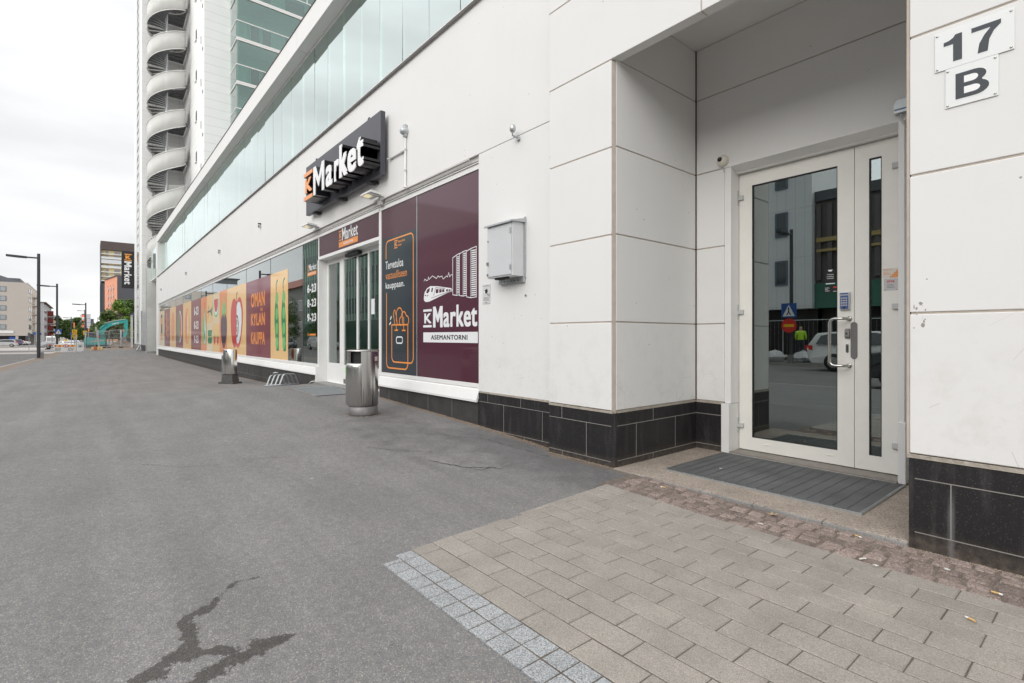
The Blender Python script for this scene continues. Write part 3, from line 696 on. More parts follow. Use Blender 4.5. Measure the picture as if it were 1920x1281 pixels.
# --- entrance pilaster, beam and right wall: separate concrete panels with beige sealant
ZJ = [.497, 1.282, 2.05, 2.82, 3.59, 4.364, 5.14, 5.9, 6.7, 7.5, 8.14]
pn = MB()
def panelsX(x0, x1, y, zs, t=.10, g=.006):
    for a, b in zip(zs, zs[1:]): pn.box(x0, x1, y, y+t, a+(g if a != zs[0] else .006), b-g)
panelsX(-3.695, -2.909, A, ZJ[:5])
panelsX(-3.695, -2.06, A, ZJ[4:]); panelsX(-2.048, 3.0, A, ZJ[4:])
pn.box(-2.06, -2.048, A+.012, A+.09, 3.6, 8.1, 1)
RX = -.787
panelsX(RX, 3.2, A, ZJ[:5])
pn.box(-3.690, -2.915, A+.006, A+.095, .50, 3.60, 1); pn.box(RX+.004, 3.19, A+.006, A+.095, .50, 3.60, 1); pn.box(-3.69, 3.19, A+.006, A+.095, 3.597, 8.13, 1)
# caulked arris of the corner
pn.prism([(-2.9095, A+.005, .47), (-2.905, A+.0495, .47), (-2.897, A+.0495, .47), (-2.897, A+.040, .47)], (0, 0, 3.11), 1)
pn.box(RX-.017, RX-.001, A+.004, A+.06, .47, 3.585, 1)
pn.build('wall_panel', [M['wall'], M['caulk']], shop, bevel=.004)
# niche
nz_ = MB()
ZN = [.497, 1.283, 2.06, 2.835, 3.605, 4.13]
for a, b in zip(ZN, ZN[1:]):
    nz_.box(-2.993, -2.893, 3.592, 4.884, a+.006, b-.006)              # left return wall
    if b <= 2.84: nz_.box(-2.885, -2.585, 4.89, 5.0, a+.006, b-.006)    # strip beside the door
    else: nz_.box(-2.885, RX+.1, 4.89, 5.0, a+.006, b-.006)
    nz_.box(RX-.0, RX+.1, 3.66, 4.884, a+.006, b-.006)                  # right return wall
nz_.box(-2.99, -2.903, 3.60, 4.99, .48, 4.13, 1); nz_.box(-2.90, -2.59, 4.90, 4.99, .48, 2.84, 1); nz_.box(-2.90, RX+.1, 4.90, 4.99, 2.845, 4.13, 1); nz_.box(RX+.01, RX+.09, 3.67, 4.9, .48, 4.1, 1)
nz_.box(-3.0, RX+.1, 3.655, 5.0, 4.13, 4.25)                           # ceiling
nz_.build('niche_wall', [M['wall_in'], M['caulk']], shop, bevel=.003)
gapc = MB(); gapc.box(-2.899, -2.886, 4.878, 4.893, .49, 4.13, 0); gapc.build('corner_joint', mat('dark_brown_joint', (.10, .075, .055), .9), shop)

# --- plinth: black granite tiles with pale grout lines
pl = MB()
def plinthX(x0, x1, y, ztop, rows, cols, zb=-.35):
    """rows: heights of horizontal grout; cols: {row index: [x of vertical grout]} counted from the top"""
    pl.box(x0, x1, y, y+.09, zb, ztop)
    zz = [ztop]+rows+[zb]
    for r in rows: pl.box(x0, x1, y-.0016, y, r-.0024, r+.0024, 1)
    for i, xs_ in cols.items():
        for q in xs_: pl.box(q-.0024, q+.0024, y-.0013, y, zz[i+1], zz[i], 1)
plinthX(-3.698, -2.912, A+.002, .475, [.363, .050], {0: [-3.521], 1: [-3.204], 2: [-3.515]})
plinthX(RX+.022, 3.2, A+.002, .475, [.363, .066], {0: [.2, 1.4], 1: [-.61, 0, .6, 1.2], 2: [-.1, .5]})
plinthX(-5.06, -3.6995, B+.002, .475, [.372, .060], {0: [-4.86, -4.26, -3.7], 1: [-4.56, -3.913], 2: [-4.2, -4.85]})
pl.box(-3.0, -2.8875, 3.60, 4.884, -.2, .475)                                   # return
for z in (.363, .055): pl.box(-2.8875, -2.8862, 3.60, 4.884, z-.003, z+.003, 1)
for y, a, b in ((4.13, .363, .475), (3.87, .055, .363), (4.50, .055, .363), (4.13, -.2, .055)): pl.box(-2.8875, -2.8864, y-.003, y+.003, a, b, 1)
pl.box(-2.8865, -2.605, 4.884, 4.97, -.2, .475)
for z in (.363, .055): pl.box(-2.8865, -2.605, 4.8826, 4.884, z-.003, z+.003, 1)
pl.prism([(-2.912, A+.004, -.3), (-2.912, A+.09, -.3), (-2.8885, A+.09, -.3), (-2.8885, A+.045, -.3), (-2.894, A+.03, -.3)], (0, 0, .775))
pl.box(RX-.006, RX+.0215, A+.006, A+.09, -.3, .475)
pl.box(RX+.001, RX+.1, A+.1, 5, -.3, .475)
for q in split_x(pl, RX-.05): q.build('plinth', [M['plinth'], M['grout']], shop)
lg = MB()
lg.box(-3.70, -2.90, A-.002, A+.08, .4755, .4965); lg.box(RX-.008, 3.2, A-.002, A+.08, .4755, .4965); lg.box(-5.04, -3.7005, B-.002, B+.08, .4755, .4965)
lg.box(-2.96, -2.889, 3.623, 4.884, .4755, .4965); lg.box(-2.886, -2.59, 4.886, 4.97, .4755, .4965)
mm_ = mat('crumbly_mortar', (.38, .34, .29), .95, var=.25, vs=30, bump=.9, bs=60)
for q in split_x(lg, RX-.05): q.build('plinth_mortar', mm_, shop)
pg = MB()
pg.box(XE, -10.765, B+.004, B+.09, -.5, .40); pg.box(-7.80, -5.0601, B+.004, B+.09, -.4, .42)
for z in (.06,): pg.box(XE, -10.765, B+.002, B+.004, z-.005, z+.005, 1)
k = -42.8
while k < -10.6: pg.box(k-.004, k+.004, B+.0022, B+.004, .06, .4, 1); pg.box(k+.3-.004, k+.3+.004, B+.0022, B+.004, -.4, .06, 1); k += .62
for k in (-7.45, -6.85, -6.25, -5.64): pg.box(k-.004, k+.004, B+.0022, B+.004, -.3, .42, 1)
mm_ = mat('dull_grout', (.17, .16, .15), .9)
for q in split_x(pg, -9): q.build('shop_plinth', [M['plinth_grey'], mm_], shop)

# --- window sills, frames
def sill(x0, x1, cut0=0, cut1=0):
    s = MB(); fy, bz = B-.034, .358
    prof = [(B+.05, .527), (B+.004, .508), (fy, .385), (fy, bz), (fy+.02, bz), (B+.003, .40), (B+.05, .40)]
    n = len(prof)
    V = [(x0+(cut0 if y > B else 0), y, z) for y, z in prof]+[(x1-(cut1 if y > B else 0), y, z) for y, z in prof]
    s.add(V, [tuple(range(n)), tuple(range(n, 2*n))[::-1]]+[(i, n+i, n+(i+1) % n, (i+1) % n) for i in range(n)])
    s.recalc = True
    return s.build('window_sill', M['alu'], shop, bevel=.003)
sill(-42.6, -10.70); sill(-7.80, -5.044)
fr = MB()
fr.box(-41.78, -10.70, B+.025, B+.09, 3.205, 3.272); fr.box(-41.78, -10.70, B+.025, B+.09, .526, .585); fr.box(-10.745, -10.70, B+.0255, B+.1, .5855, 3.2045); fr.box(-41.78, -41.73, B+.0255, B+.09, .5855, 3.2045)
fr.box(-7.84, -5.04, B+.025, B+.09, 3.205, 3.272); fr.box(-7.86, -5.04, B+.025, B+.09, .526, .578); fr.box(-7.865, -7.785, B+.0255, B+.3, .579, 3.2045); fr.box(-5.062, -5.04, B+.0255, B+.09, .579, 3.2045)
fr.box(-10.699, -7.866, B+.025, B+.09, 3.205, 3.272); fr.box(-10.699, -7.866, B+.02, B+.26, 2.74, 2.80)
fr.build('window_frame', M['alu'], shop, bevel=.003)
lt = MB(); lt.box(-41.78, -5.041, B+.03, B+.25, 3.285, 3.3715, 0); lt.box(-41.7, -5.05, B+.012, B+.028, 3.30, 3.318, 1); lt.box(-41.7, -5.05, B+.006, B+.03, 3.273, 3.282, 2)
lt.build('lintel_recess', [mat('recess_grey_paint', (.42, .40, .37), .6), M['alu_grey'], M['alu']], shop)
ret = MB()  # white reveals of the recessed shop door
ret.box(-10.76, -10.7005, B-.03, B+.30, -.1, .53); ret.box(-10.76, -10.7005, B+.02, B+.30, .53, 2.74); ret.box(-7.865, -7.80, B+.03, B+.3, -.1, .525)
ret.box(-10.7, -7.866, B+.19, B+.30, 2.70, 2.7395)
for q in split_x(ret, -9.9): q.build('door_reveal', M['alu'], shop, bevel=.003)

# --- panes
MUL = [-41.73, -38.65, -35.85, -33.25, -30.5, -27.84, -25.16, -22.51, -19.9, -17.1, -14.42, -11.79, -10.745]
for a, b in zip(MUL, MUL[1:]):
    q = MB(); q.box(a+.008, b-.008, 3.70, 3.71, .585, 3.205); q.build('shop_window', M['glass'], shop)
ml = MB()
for a in MUL[1:-1]: ml.box(a-.008, a+.008, 3.696, 3.72, .585, 3.205)
ml.build('window_mullion', M['darktrim'], shop)
# --- interior behind the glass
it = MB()
it.box(-42, -4.9, 9.0, 9.1, -.1, 3.4, 0); it.box(-42, -4.9, 3.75, 9.0, -.1, .18, 1); it.box(-42, -4.9, 3.92, 9.0, 3.4, 3.5, 2); it.box(-4.95, -4.9, 3.72, 9, 0, 3.4, 0); it.box(-42, -41.9, 3.72, 9, 0, 3.4, 0)
it.build('shop_interior', [mat('pale_green_interior_wall', (.30, .42, .37), .8), mat('shop_floor', (.25, .24, .23), .4), mat('shop_ceiling', (.45, .45, .44), .9)], shop)
q = MB()
for i in range(14):
    X_0 = -40+2.6*i
    for y_ in (4.8, 6.6): q.box(X_0, X_0+1.3, y_, y_+.25, 3.37, 3.398)
tag(q.build('ceiling_light_strips', mat('lit_ceiling_strip', (.9, .9, .85), .5, emit=(1, .97, .88), es=3.2), shop), kind='stuff')
sh = MB()
rnd = random.Random(3)
for X in (-12.6, -11.6): sh.box(X, X+.06, 5.0, 8.0, .2, 1.7, 0)
for z in (.5, .95, 1.4): sh.box(-12.6, -11.54, 5.0, 8.0, z, z+.03, 0)
for i in range(60):
    yb = 5.05+rnd.random()*2.7; z = rnd.choice((.53, .98, 1.43)); sh.box(-11.9, -11.62, yb, yb+.15, z, z+rnd.uniform(.12, .3), rnd.choice((1, 2, 3, 4)))
sh.build('shop_shelf', [mat('shelf_grey', (.3, .3, .3)), mat('pack_red', (.4, .06, .05)), mat('pack_green', (.08, .3, .12)), mat('pack_yellow', (.6, .45, .1)), mat('pack_white', (.6, .6, .6))], shop)

# --- printed films on the glass
PY = 3.6985
def film(x0, x1, z0, z1, m, label):
    q = MB(); q.box(x0, x1, 3.6955, PY+.0006, z0, z1); o = q.build('window_film', m, shop); o['label'] = label; return o
F = FY(3.6952)
def art(name, parent, mats, fn):
    q = MB(); fn(q); q.recalc = True; o = q.build(name, mats, parent); o.matrix_parent_inverse = _pw[shop.name] if False else Matrix(); return o
# films are children of the building; prints are children of the film and need the same frame
def art(name, parent, mats, fn):
    q = MB(); fn(q); o = q.build(name, mats, parent)
    o.matrix_parent_inverse = Matrix(); return o
_pw_def = Matrix()
Zb, Zt = .587, 2.80
g_ = .010
f1 = film(-14.42+g_, -12.90, Zb, 2.79, M['yellow'], 'orange-yellow film with two green pea pods')
def pea(q):
    for cx in (-13.86, -13.26):
        sp = []
        for i in range(25):
            t = i/24; z = 2.40-1.60*t; sp.append((cx+.21-.42*t*0+.23*math.sin(t*math.pi)*.0+(-.0)+.12*t, z))
        Lp = [(cx-.17*math.sin(min(1, t*1.6)*math.pi*.5)-.02+.34*max(0, t-.45)**1.3*1.2, 2.38-1.58*t) for t in [i/20 for i in range(21)]]
        Rp = [(cx+.23*math.sin(min(1, t*1.5)*math.pi*.5)-.02, 2.38-1.58*t) for t in [i/20 for i in range(21)]]
        shape(q, Lp+Rp[::-1], F, .001, .0008, 0)
        for z in (2.13, 1.74, 1.36, 1.0): shape(q, ell(cx+.03, z, .12, .155, 20), F, .0018, .0006, 1)
        stroke(q, [(cx-.02, 2.36), (cx-.03, 2.48), (cx+.03, 2.56), (cx+.10, 2.58)], .055, F, .0012, .0008, 0)
art('pea_print', f1, [M['green_d'], M['green_l']], pea)
f2 = film(-17.10+g_, -14.42-g_, Zb, 2.79, M['purple2'], 'wine-red film with orange slogan lettering')
def slog(q):
    for s_, z0, z1 in (('OMAN', 2.0, 2.42), ('KYLAN', 1.47, 1.83), ('KAUPPA', .93, 1.30)):
        text(q, s_, F, -16.5, -14.97, z0, z1, .0012, .0008, .035)
    for x_ in (-15.42, -15.30): shape(q, rect(x_, x_+.08, 1.87, 1.95), F, .0012, .0008)
art('slogan_lettering', f2, [M['orange_p']], slog)
f3 = film(-19.90+g_, -17.10-g_, Zb, 2.80, M['yellow'], 'pale orange film with a halved red apple')
def apple(q):
    cx = -18.40
    pts = [(cx, 2.27), (cx-.25, 2.40), (cx-.6, 2.36), (cx-.86, 2.02), (cx-.88, 1.6), (cx-.75, 1.15), (cx-.5, .86), (cx-.28, .80), (cx-.05, .86), (cx+.15, .80), (cx+.4, .86), (cx+.66, 1.15), (cx+.84, 1.6), (cx+.85, 2.02), (cx+.6, 2.36), (cx+.25, 2.40)]
    P2 = []
    n = len(pts)
    for i in range(n):
        p0, p1, p2, p3 = [Vector(pts[(i+j) % n]) for j in (-1, 0, 1, 2)]
        for t in (0, .33, .66): P2.append(tuple(.5*((2*p1)+(-p0+p2)*t+(2*p0-5*p1+4*p2-p3)*t*t+(-p0+3*p1-3*p2+p3)*t**3)))
    shape(q, P2, F, .001, .0008, 0)
    inn = [(cx+.0, 2.15), (cx+.2, 2.28), (cx+.48, 2.24), (cx+.68, 1.98), (cx+.70, 1.6), (cx+.55, 1.2), (cx+.32, .96), (cx+.10, .93), (cx+.0, 1.0)]
    shape(q, inn, F, .0016, .0006, 1)
    shape(q, [(cx, 1.86), (cx+.16, 1.84), (cx+.30, 1.6), (cx+.26, 1.3), (cx+.12, 1.15), (cx, 1.15)], F, .0021, .0005, 2)
    shape(q, [(cx, 1.78), (cx+.12, 1.76), (cx+.22, 1.58), (cx+.19, 1.36), (cx+.1, 1.22), (cx, 1.22)], F, .0026, .0005, 1)
    for z in (1.62, 1.40): shape(q, ell(cx+.07, z, .06, .085, 14), F, .0031, .0005, 2); shape(q, ell(cx+.07, z, .025, .045, 12), F, .0036, .0005, 1)
    stroke(q, [(cx-.02, 2.25), (cx-.03, 2.42), (cx+.03, 2.54), (cx+.10, 2.57)], .06, F, .0022, .0008, 2)
art('apple_print', f3, [M['red_p'], M['skyp'], M['blackp']], apple)
f4 = film(-21.18, -19.90-g_, Zb, 2.80, M['orange_v'], 'orange film with an aubergine')
def eggp(q):
    shape(q, [(-20.43+.52*math.sin(a)*(1-.28*math.cos(a)), 1.37-.60*math.cos(a)*1.05+.0) for a in [2*math.pi*i/32 for i in range(32)]], F, .001, .0008, 0)
    shape(q, [(-20.78, 1.93), (-20.62, 2.28), (-20.44, 2.42), (-20.40, 2.62), (-20.33, 2.62), (-20.30, 2.40), (-20.16, 2.25), (-20.05, 1.95), (-20.18, 2.03), (-20.30, 1.82), (-20.43, 2.0), (-20.56, 1.82), (-20.66, 2.03)], F, .0016, .0006, 1)
art('aubergine_print', f4, [M['aub'], M['green_l']], eggp)
f5 = film(-22.51+g_, -21.185, Zb, 2.80, M['cream'], 'cream and yellow film with watermelon slice and raspberries')
def melon(q):
    shape(q, rect(-22.50, -21.19, .588, 1.65), F, .0008, .0004, 3)
    shape(q, [(-22.40, 2.55), (-21.30, 2.55)]+[(-21.85+.56*math.cos(R(a)), 2.5-.62*math.sin(R(a))) for a in range(0, 181, 12)], F, .001, .0004, 1)
    shape(q, [(-22.33, 2.56), (-21.37, 2.56)]+[(-21.85+.48*math.cos(R(a)), 2.5-.53*math.sin(R(a))) for a in range(0, 181, 12)], F, .0014, .0004, 2)
    shape(q, [(-22.24, 2.565), (-21.46, 2.565)]+[(-21.85+.39*math.cos(R(a)), 2.5-.42*math.sin(R(a))) for a in range(0, 181, 12)], F, .0018, .0004, 0)
    for cx in (-22.13, -21.52):
        shape(q, [(cx-.22, 1.17), (cx+.22, 1.17), (cx+.16, .95), (cx, .83), (cx-.16, .95)], F, .0014, .0005, 0)
        shape(q, [(cx-.16, 1.15), (cx-.03, 1.22), (cx, 1.36), (cx+.04, 1.22), (cx+.16, 1.15)], F, .0018, .0004, 1)
        for i in range(5): shape(q, ell(cx-.12+.06*i, 1.08-.04*(i % 3), .012, .02, 8), F, .0019, .0003, 2)
art('melon_berry_print', f5, [M['red_p'], M['green_l'], M['skyp'], M['yellow']], melon)
f6 = film(-23.80, -22.51-g_, Zb, 2.80, M['cream'], 'cream film with green leaves and rolls')
def greens(q):
    shape(q, rect(-23.79, -22.53, 1.7, 2.79), F, .0006, .0004, 2)
    for z in (1.02, 1.30): shape(q, [(-23.5, z-.13), (-22.75, z-.13), (-22.62, z+.12), (-23.4, z+.12)], F, .0016, .0006, 0); shape(q, ell(-23.42, z, .10, .12, 14), F, .002, .0004, 0)
    for dx, dz in ((0, 0), (.35, .1), (.2, -.12)):
        shape(q, [(-23.1+dx, 2.15+dz), (-22.85+dx, 2.3+dz), (-22.68+dx*.3, 2.18+dz), (-22.9+dx, 2.05+dz)], F, .0018, .0005, 0)
    stroke(q, [(-23.62, 2.14), (-22.75, 2.18)], .07, F, .002, .0006, 1); stroke(q, [(-23.5, 1.92), (-23.35, 2.38)], .06, F, .0022, .0006, 1)
art('vegetable_print', f6, [M['green_d'], M['aub'], M['yellow']], greens)
f7 = film(-25.16+g_, -23.805, Zb, 2.80, M['orange_v'], 'orange film with a halved green pear')
def pearp(q):
    def pr(cx, s_, dx): return [(cx+dx+s_*(.42*math.sin(a))*(1+.25*math.cos(a)) if True else 0, 1.45-.66*math.cos(a)*(1) * s_) for a in [2*math.pi*i/30 for i in range(30)]]
    P = []
    for i in range(36):
        a = 2*math.pi*i/36; z = 1.58-.76*math.cos(a); wd = .40*abs(math.sin(a))**.8*(1.25 if z < 1.4 else max(.42, 1.25-(z-1.4)*1.05)); P.append((-24.36+math.copysign(wd, math.sin(a)), z))
    shape(q, P, F, .001, .0006, 0)
    P = [(-24.30+(x_+24.36)*.62 if x_ > -24.36 else -24.30, 1.52+(z-1.58)*.86) for x_, z in P]
    shape(q, P, F, .0016, .0005, 1)
    shape(q, ell(-24.22, 1.22, .08, .20, 16), F, .002, .0004, 2); stroke(q, [(-24.36, 2.33), (-24.38, 2.50), (-24.28, 2.56)], .05, F, .002, .0005, 3)
art('pear_print', f7, [M['green_l'], M['skyp'], M['aub'], M['red_p']], pearp)
f8 = film(-27.84+g_, -25.16-g_, Zb, 2.81, M['purple2'], 'wine-red film with white opening hours on the far part of the long window')
def hours(q):
    for s_, z0, z1 in (('6-23', 2.11, 2.50), ('8-23', 1.49, 1.86), ('9-23', .87, 1.22)): text(q, s_, F, -27.0, -25.84, z0, z1, .0012, .0008, .045)
art('hours_lettering', f8, [M['white_p']], hours)
f9 = film(-30.50+g_, -27.84-g_, Zb, 2.83, M['yellow'], 'yellow film with a halved papaya')
def papaya(q):
    shape(q, ell(-29.1, 1.68, .78, .88, 32), F, .001, .0006, 0); shape(q, [(-29.05, 2.5)]+ell(-29.05, 1.68, .60, .80, 20, 90, -90)+[(-29.05, .9)], F, .0016, .0005, 1)
    shape(q, [(-29.05, 2.2)]+ell(-29.05, 1.68, .22, .5, 14, 90, -90)+[(-29.05, 1.2)], F, .0022, .0005, 2)
art('papaya_print', f9, [M['orange_v'], M['yellow'], M['skyp']], papaya)
fa = film(-33.25+g_, -30.50-g_, Zb, 2.83, M['purple2'], 'wine-red film with a halved watermelon')
def wmel(q):
    shape(q, ell(-31.75, 1.69, .86, .86, 32), F, .001, .0006, 0); shape(q, ell(-31.75, 1.69, .84, .84, 20, 90, -90), F, .0014, .0004, 1); shape(q, ell(-31.75, 1.69, .66, .74, 20, 90, -90), F, .0018, .0004, 2)
art('watermelon_print', fa, [M['green_d'], M['skyp'], M['red_p']], wmel)
fb = film(-35.85+g_, -33.25-g_, Zb, 2.83, M['yellow'], 'yellow film with an orange speckled fruit')
def orn(q):
    shape(q, ell(-34.5, 1.72, .75, .86, 28), F, .001, .0006, 0)
    for i in range(12): shape(q, ell(-34.5+.4*math.cos(i*2.4)*(.3+i/14), 1.72+.5*math.sin(i*2.4)*(.3+i/14), .05, .06, 8), F, .0015, .0004, 1)
art('orange_print', fb, [M['orange_v'], M['yellow']], orn)
fc = film(-38.65+g_, -35.85-g_, Zb, 2.84, M['purple2'], 'wine-red film with a bunch of orange berries')
def carr(q):
    for i in range(9): shape(q, ell(-37.25+.45*math.cos(i*2.1), 1.2+.16*i, .2, .17, 14), F, .001+.0003*i, .0003, 0)
art('berry_print', fc, [M['orange_v']], carr)
fd = film(-41.73+g_, -38.65-g_, Zb, 2.84, M['cream'], 'cream film with jars and a bottle')
def jars(q):
    for z0, z1, m_ in ((.95, 1.35, 0), (1.4, 2.0, 1), (2.02, 2.35, 0), (2.38, 2.6, 1)): shape(q, rect(-40.6, -39.8, z0, z1), F, .001, .0006, m_)
art('jar_print', fd, [M['orange_v'], M['aub']], jars)
# sticker of hours on the pane next to the shop door
def klogo(q, x0, x1, z0, z1, fr_, d=.0012, dep=.0008, m=0, bold=.03, sidem=None):
    h = z1-z0
    for a, b in ((z0, z0+h*.125), (z1-h*.125, z1)):
        P_ = rect(x0, x1, a, b)
        if sidem is None: shape(q, P_, fr_, d, dep, m)
        else:
            shape(q, P_, fr_, d-.002, dep-.002, sidem); shape(q, P_, fr_, d, .004, m)
    text(q, 'K', fr_, x0+(x1-x0)*.13, x1-(x1-x0)*.03, z0+h*.215, z1-h*.215, d, dep, bold, m, sidem)
def stick(q):
    klogo(q, -11.47, -11.39, 2.575, 2.70, F, m=1); text(q, 'Market', F, -11.37, -10.90, 2.58, 2.72, .0012, .0008, .02, 0)
    shape(q, rect(-11.47, -10.90, 2.47, 2.55), F, .001, .0008, 1); text(q, 'ASEMANTORNI', F, -11.42, -10.95, 2.495, 2.525, .0016, .0006, .02, 0)
def stick2(q):
    for s_, z0, z1 in (('6-23', 2.10, 2.29), ('8-23', 1.79, 1.97), ('9-23', 1.48, 1.66)): text(q, s_, F, -11.48, -10.92, z0, z1, .0012, .0008, .045)
def stick3(q):
    text(q, 'K', F, -11.45, -11.38, 1.17, 1.24, .0012, .0008, .03, 1); shape(q, rect(-11.34, -10.95, 1.18, 1.22), F, .001, .0008, 1)
for nm_, fn_, lb_ in (('logo_sticker', stick, 'white and orange shop logo on the clear pane beside the shop door'), ('hours_sticker', stick2, 'white opening hours on the clear pane beside the shop door'), ('small_sticker', stick3, 'small orange mark low on the clear pane beside the shop door')):
    o = art(nm_, shop, [M['white_p'], M['orange_p']], fn_); o.matrix_parent_inverse = _pw[shop.name]; o['label'] = lb_
# plum window right of the shop door
q = MB(); q.box(-6.615, -5.064, 3.69, 3.70, .58, 3.204); fr1 = q.build('plum_window', M['purple'], shop); fr1['label'] = 'plum window with white drawing of towers and a train'
q = MB(); q.box(-7.784, -6.635, 3.69, 3.70, .58, 3.204); fr2 = q.build('plum_window', M['purple'], shop); fr2['label'] = 'narrow plum window with slate poster'
q = MB(); q.box(-6.634, -6.616, 3.686, 3.71, .58, 3.204); q.build('window_mullion', M['galv'], shop)
G = FY(3.6895)
def slate(q): shape(q, [(-7.782, .585), (-6.637, .585), (-6.637, 2.735), (-7.782, 2.735)], G, .0008, .0006, 0)
def art2(name, parent, mats, fn, label=None):
    o = art(name, parent, mats, fn)
    if label: o['label'] = label
    return o
def bag(q):
    w_ = .022
    shape(q, [(-7.782, .585), (-6.637, .585), (-6.637, 2.735), (-7.782, 2.735)], G, .0006, .0005, 0)
    def arc(cx, cz, r, a0, a1): return [(cx+r*math.cos(R(a0+(a1-a0)*i/6)), cz+r*math.sin(R(a0+(a1-a0)*i/6))) for i in range(7)]
    stroke(q, [(-7.626, 2.404)]+[(-7.626, 2.58)]+arc(-7.536, 2.59, .09, 180, 90)+arc(-6.823, 2.60, .09, 90, 0)+[(-6.733, .85)]+arc(-6.823, .85, .09, 0, -90)+arc(-7.336, .85, .09, -90, -180)+[(-7.426, 1.34), (-6.90, 1.335)]+[(-6.90, .75)]+arc(-6.99, .75, .09, 0, -90)+arc(-7.52, .75, .09, -90, -180)+[(-7.61, 1.85)], w_, G, .0013, .0006, 1)
    klogo(q, -7.343, -7.235, 2.53, 2.655, G, m=1); text(q, 'Vastuullinen', G, -7.222, -6.99, 2.605, 2.645, .0012, .0005, .02, 1); text(q, 'kauppa', G, -7.222, -7.10, 2.545, 2.59, .0012, .0005, .02, 1)
    text(q, 'Tervetuloa', G, -7.64, -7.045, 2.23, 2.36, .0012, .0005, .012, 2); text(q, 'vastuulliseen', G, -7.64, -6.93, 2.07, 2.19, .0012, .0005, 0, 1); text(q, 'kauppaan.', G, -7.64, -7.01, 1.89, 2.02, .0012, .0005, .012, 2)
    # groceries sticking out of the bag
    stroke(q, [(-7.32, 1.34), (-7.37, 1.50), (-7.35, 1.56), (-7.32, 1.57), (-7.28, 1.50), (-7.24, 1.34)], w_*.8, G, .0014, .0006, 1)
    stroke(q, [(-7.27, 1.40)]+arc(-7.17, 1.50, .10, 180, 0)+[(-7.07, 1.36)], w_*.8, G, .0015, .0006, 1)
    cl = []
    for cx, cz, r, a0, a1 in ((-7.10, 1.39, .07, 250, 90), (-7.03, 1.46, .075, 150, 20), (-6.94, 1.40, .07, 90, -80)): cl += arc(cx, cz, r, a0, a1)
    stroke(q, cl, w_*.8, G, .0016, .0006, 1)
    stroke(q, [(-7.27, 1.33), (-7.27, 1.27)], w_*.8, G, .0017, .0006, 1); stroke(q, [(-7.32, 1.255), (-7.22, 1.255)], w_, G, .0018, .0006, 1); stroke(q, [(-7.03, 1.45), (-7.03, 1.27)], w_*.8, G, .0017, .0006, 1); stroke(q, [(-7.08, 1.25), (-6.98, 1.25)], w_, G, .0018, .0006, 1)
    stroke(q, [(-7.47, 1.43), (-7.44, 1.47)], w_*1.2, G, .0018, .0006, 2); stroke(q, [(-7.50, 1.35), (-7.46, 1.38)], w_*1.2, G, .0018, .0006, 2)
    stroke(q, rrect(-7.27, -7.07, 1.085-.03, 1.15, .035, 3), .02, G, .0018, .0006, 2, True)
art2('bag_poster', fr2, [M['slate'], M['orange_p'], M['white_p']], bag, 'slate poster with orange line drawing of a grocery bag')
def drawing(q):
    klogo(q, -6.442, -6.209, 1.285, 1.54, G); text(q, 'Market', G, -6.172, -5.125, 1.275, 1.575, .0012, .0008, .034)
    shape(q, rect(-6.44, -5.112, 1.075, 1.214), G, .001, .0008); text(q, 'ASEMANTORNI', G, -6.227, -5.335, 1.112, 1.178, .0016, .0005, .028, 1)
    lw = .010
    T = [(-5.674, -5.588, -5.517, 2.190, 2.213, 2.228, 1.705, 1.695), (-5.517, -5.434, -5.358, 2.222, 2.240, 2.246, 1.685, 1.677), (-5.358, -5.262, -5.143, 2.235, 2.256, 2.268, 1.658, 1.645)]
    for a, b, c_, z1, z2, z3, y1, y2 in T:
        stroke(q, [(a, y1), (a, z1), (b, z2), (c_, z3), (c_, y2), (b, y2-.004), (a, y1)], lw, G, .0013, .0006); stroke(q, [(b, y2), (b, z2)], lw*.7, G, .0014, .0006)
        n_ = 22
        for i in range(n_):
            z = y2+.02+(z2-y2-.03)*i/n_; shape(q, rect(b+.012, c_-.010, z, z+(z2-y2)/n_*.52), G, .0012, .0006)
    sk = [(-6.421,1.945),(-6.40,1.971),(-6.37,1.965),(-6.36,1.945),(-6.314,1.950),(-6.295,1.995),(-6.28,1.955),(-6.19,2.0),(-6.08,1.953),(-6.045,1.985),(-6.0,1.965),(-5.939,1.975),(-5.915,1.932),(-5.86,1.95),(-5.824,1.965),(-5.801,1.95),(-5.772,2.005),(-5.745,1.945),(-5.72,1.97),(-5.679,1.966)]
    stroke(q, sk, .009, G, .0013, .0006)
    shape(q, [(-6.425, 1.70), (-6.405, 1.78), (-6.34, 1.835), (-6.24, 1.862), (-6.05, 1.845), (-5.72, 1.795), (-5.685, 1.775), (-5.685, 1.755), (-5.80, 1.738), (-6.0, 1.70), (-6.28, 1.645), (-6.37, 1.645), (-6.415, 1.665)], G, .001, .0007)
    shape(q, [(-6.36, 1.775), (-6.33, 1.82), (-6.26, 1.838), (-6.27, 1.79), (-6.32, 1.765)], G, .0015, .0005, 2)
    shape(q, [(-6.225, 1.78), (-6.205, 1.835), (-6.17, 1.83), (-6.19, 1.775)], G, .0015, .0005, 2)
    stroke(q, [(-6.155, 1.715), (-6.11, 1.828), (-5.86, 1.803)], .008, G, .0015, .0005, 2); stroke(q, [(-6.22, 1.69), (-6.0, 1.722), (-5.74, 1.752)], .006, G, .0015, .0005, 2)
    for i, (x0, x1) in enumerate(((-6.10, -6.03), (-6.01, -5.95), (-5.935, -5.88), (-5.835, -5.79), (-5.775, -5.74), (-5.73, -5.70))): shape(q, rect(x0, x1, 1.752+.0015*i, 1.806-.006*i), G, .0015, .0005, 2)
    shape(q, [(-6.40, 1.745), (-6.375, 1.728), (-6.35, 1.735), (-6.38, 1.75)], G, .0015, .0005, 2); shape(q, [(-6.34, 1.73), (-6.31, 1.745), (-6.30, 1.735), (-6.33, 1.72)], G, .0015, .0005, 2)
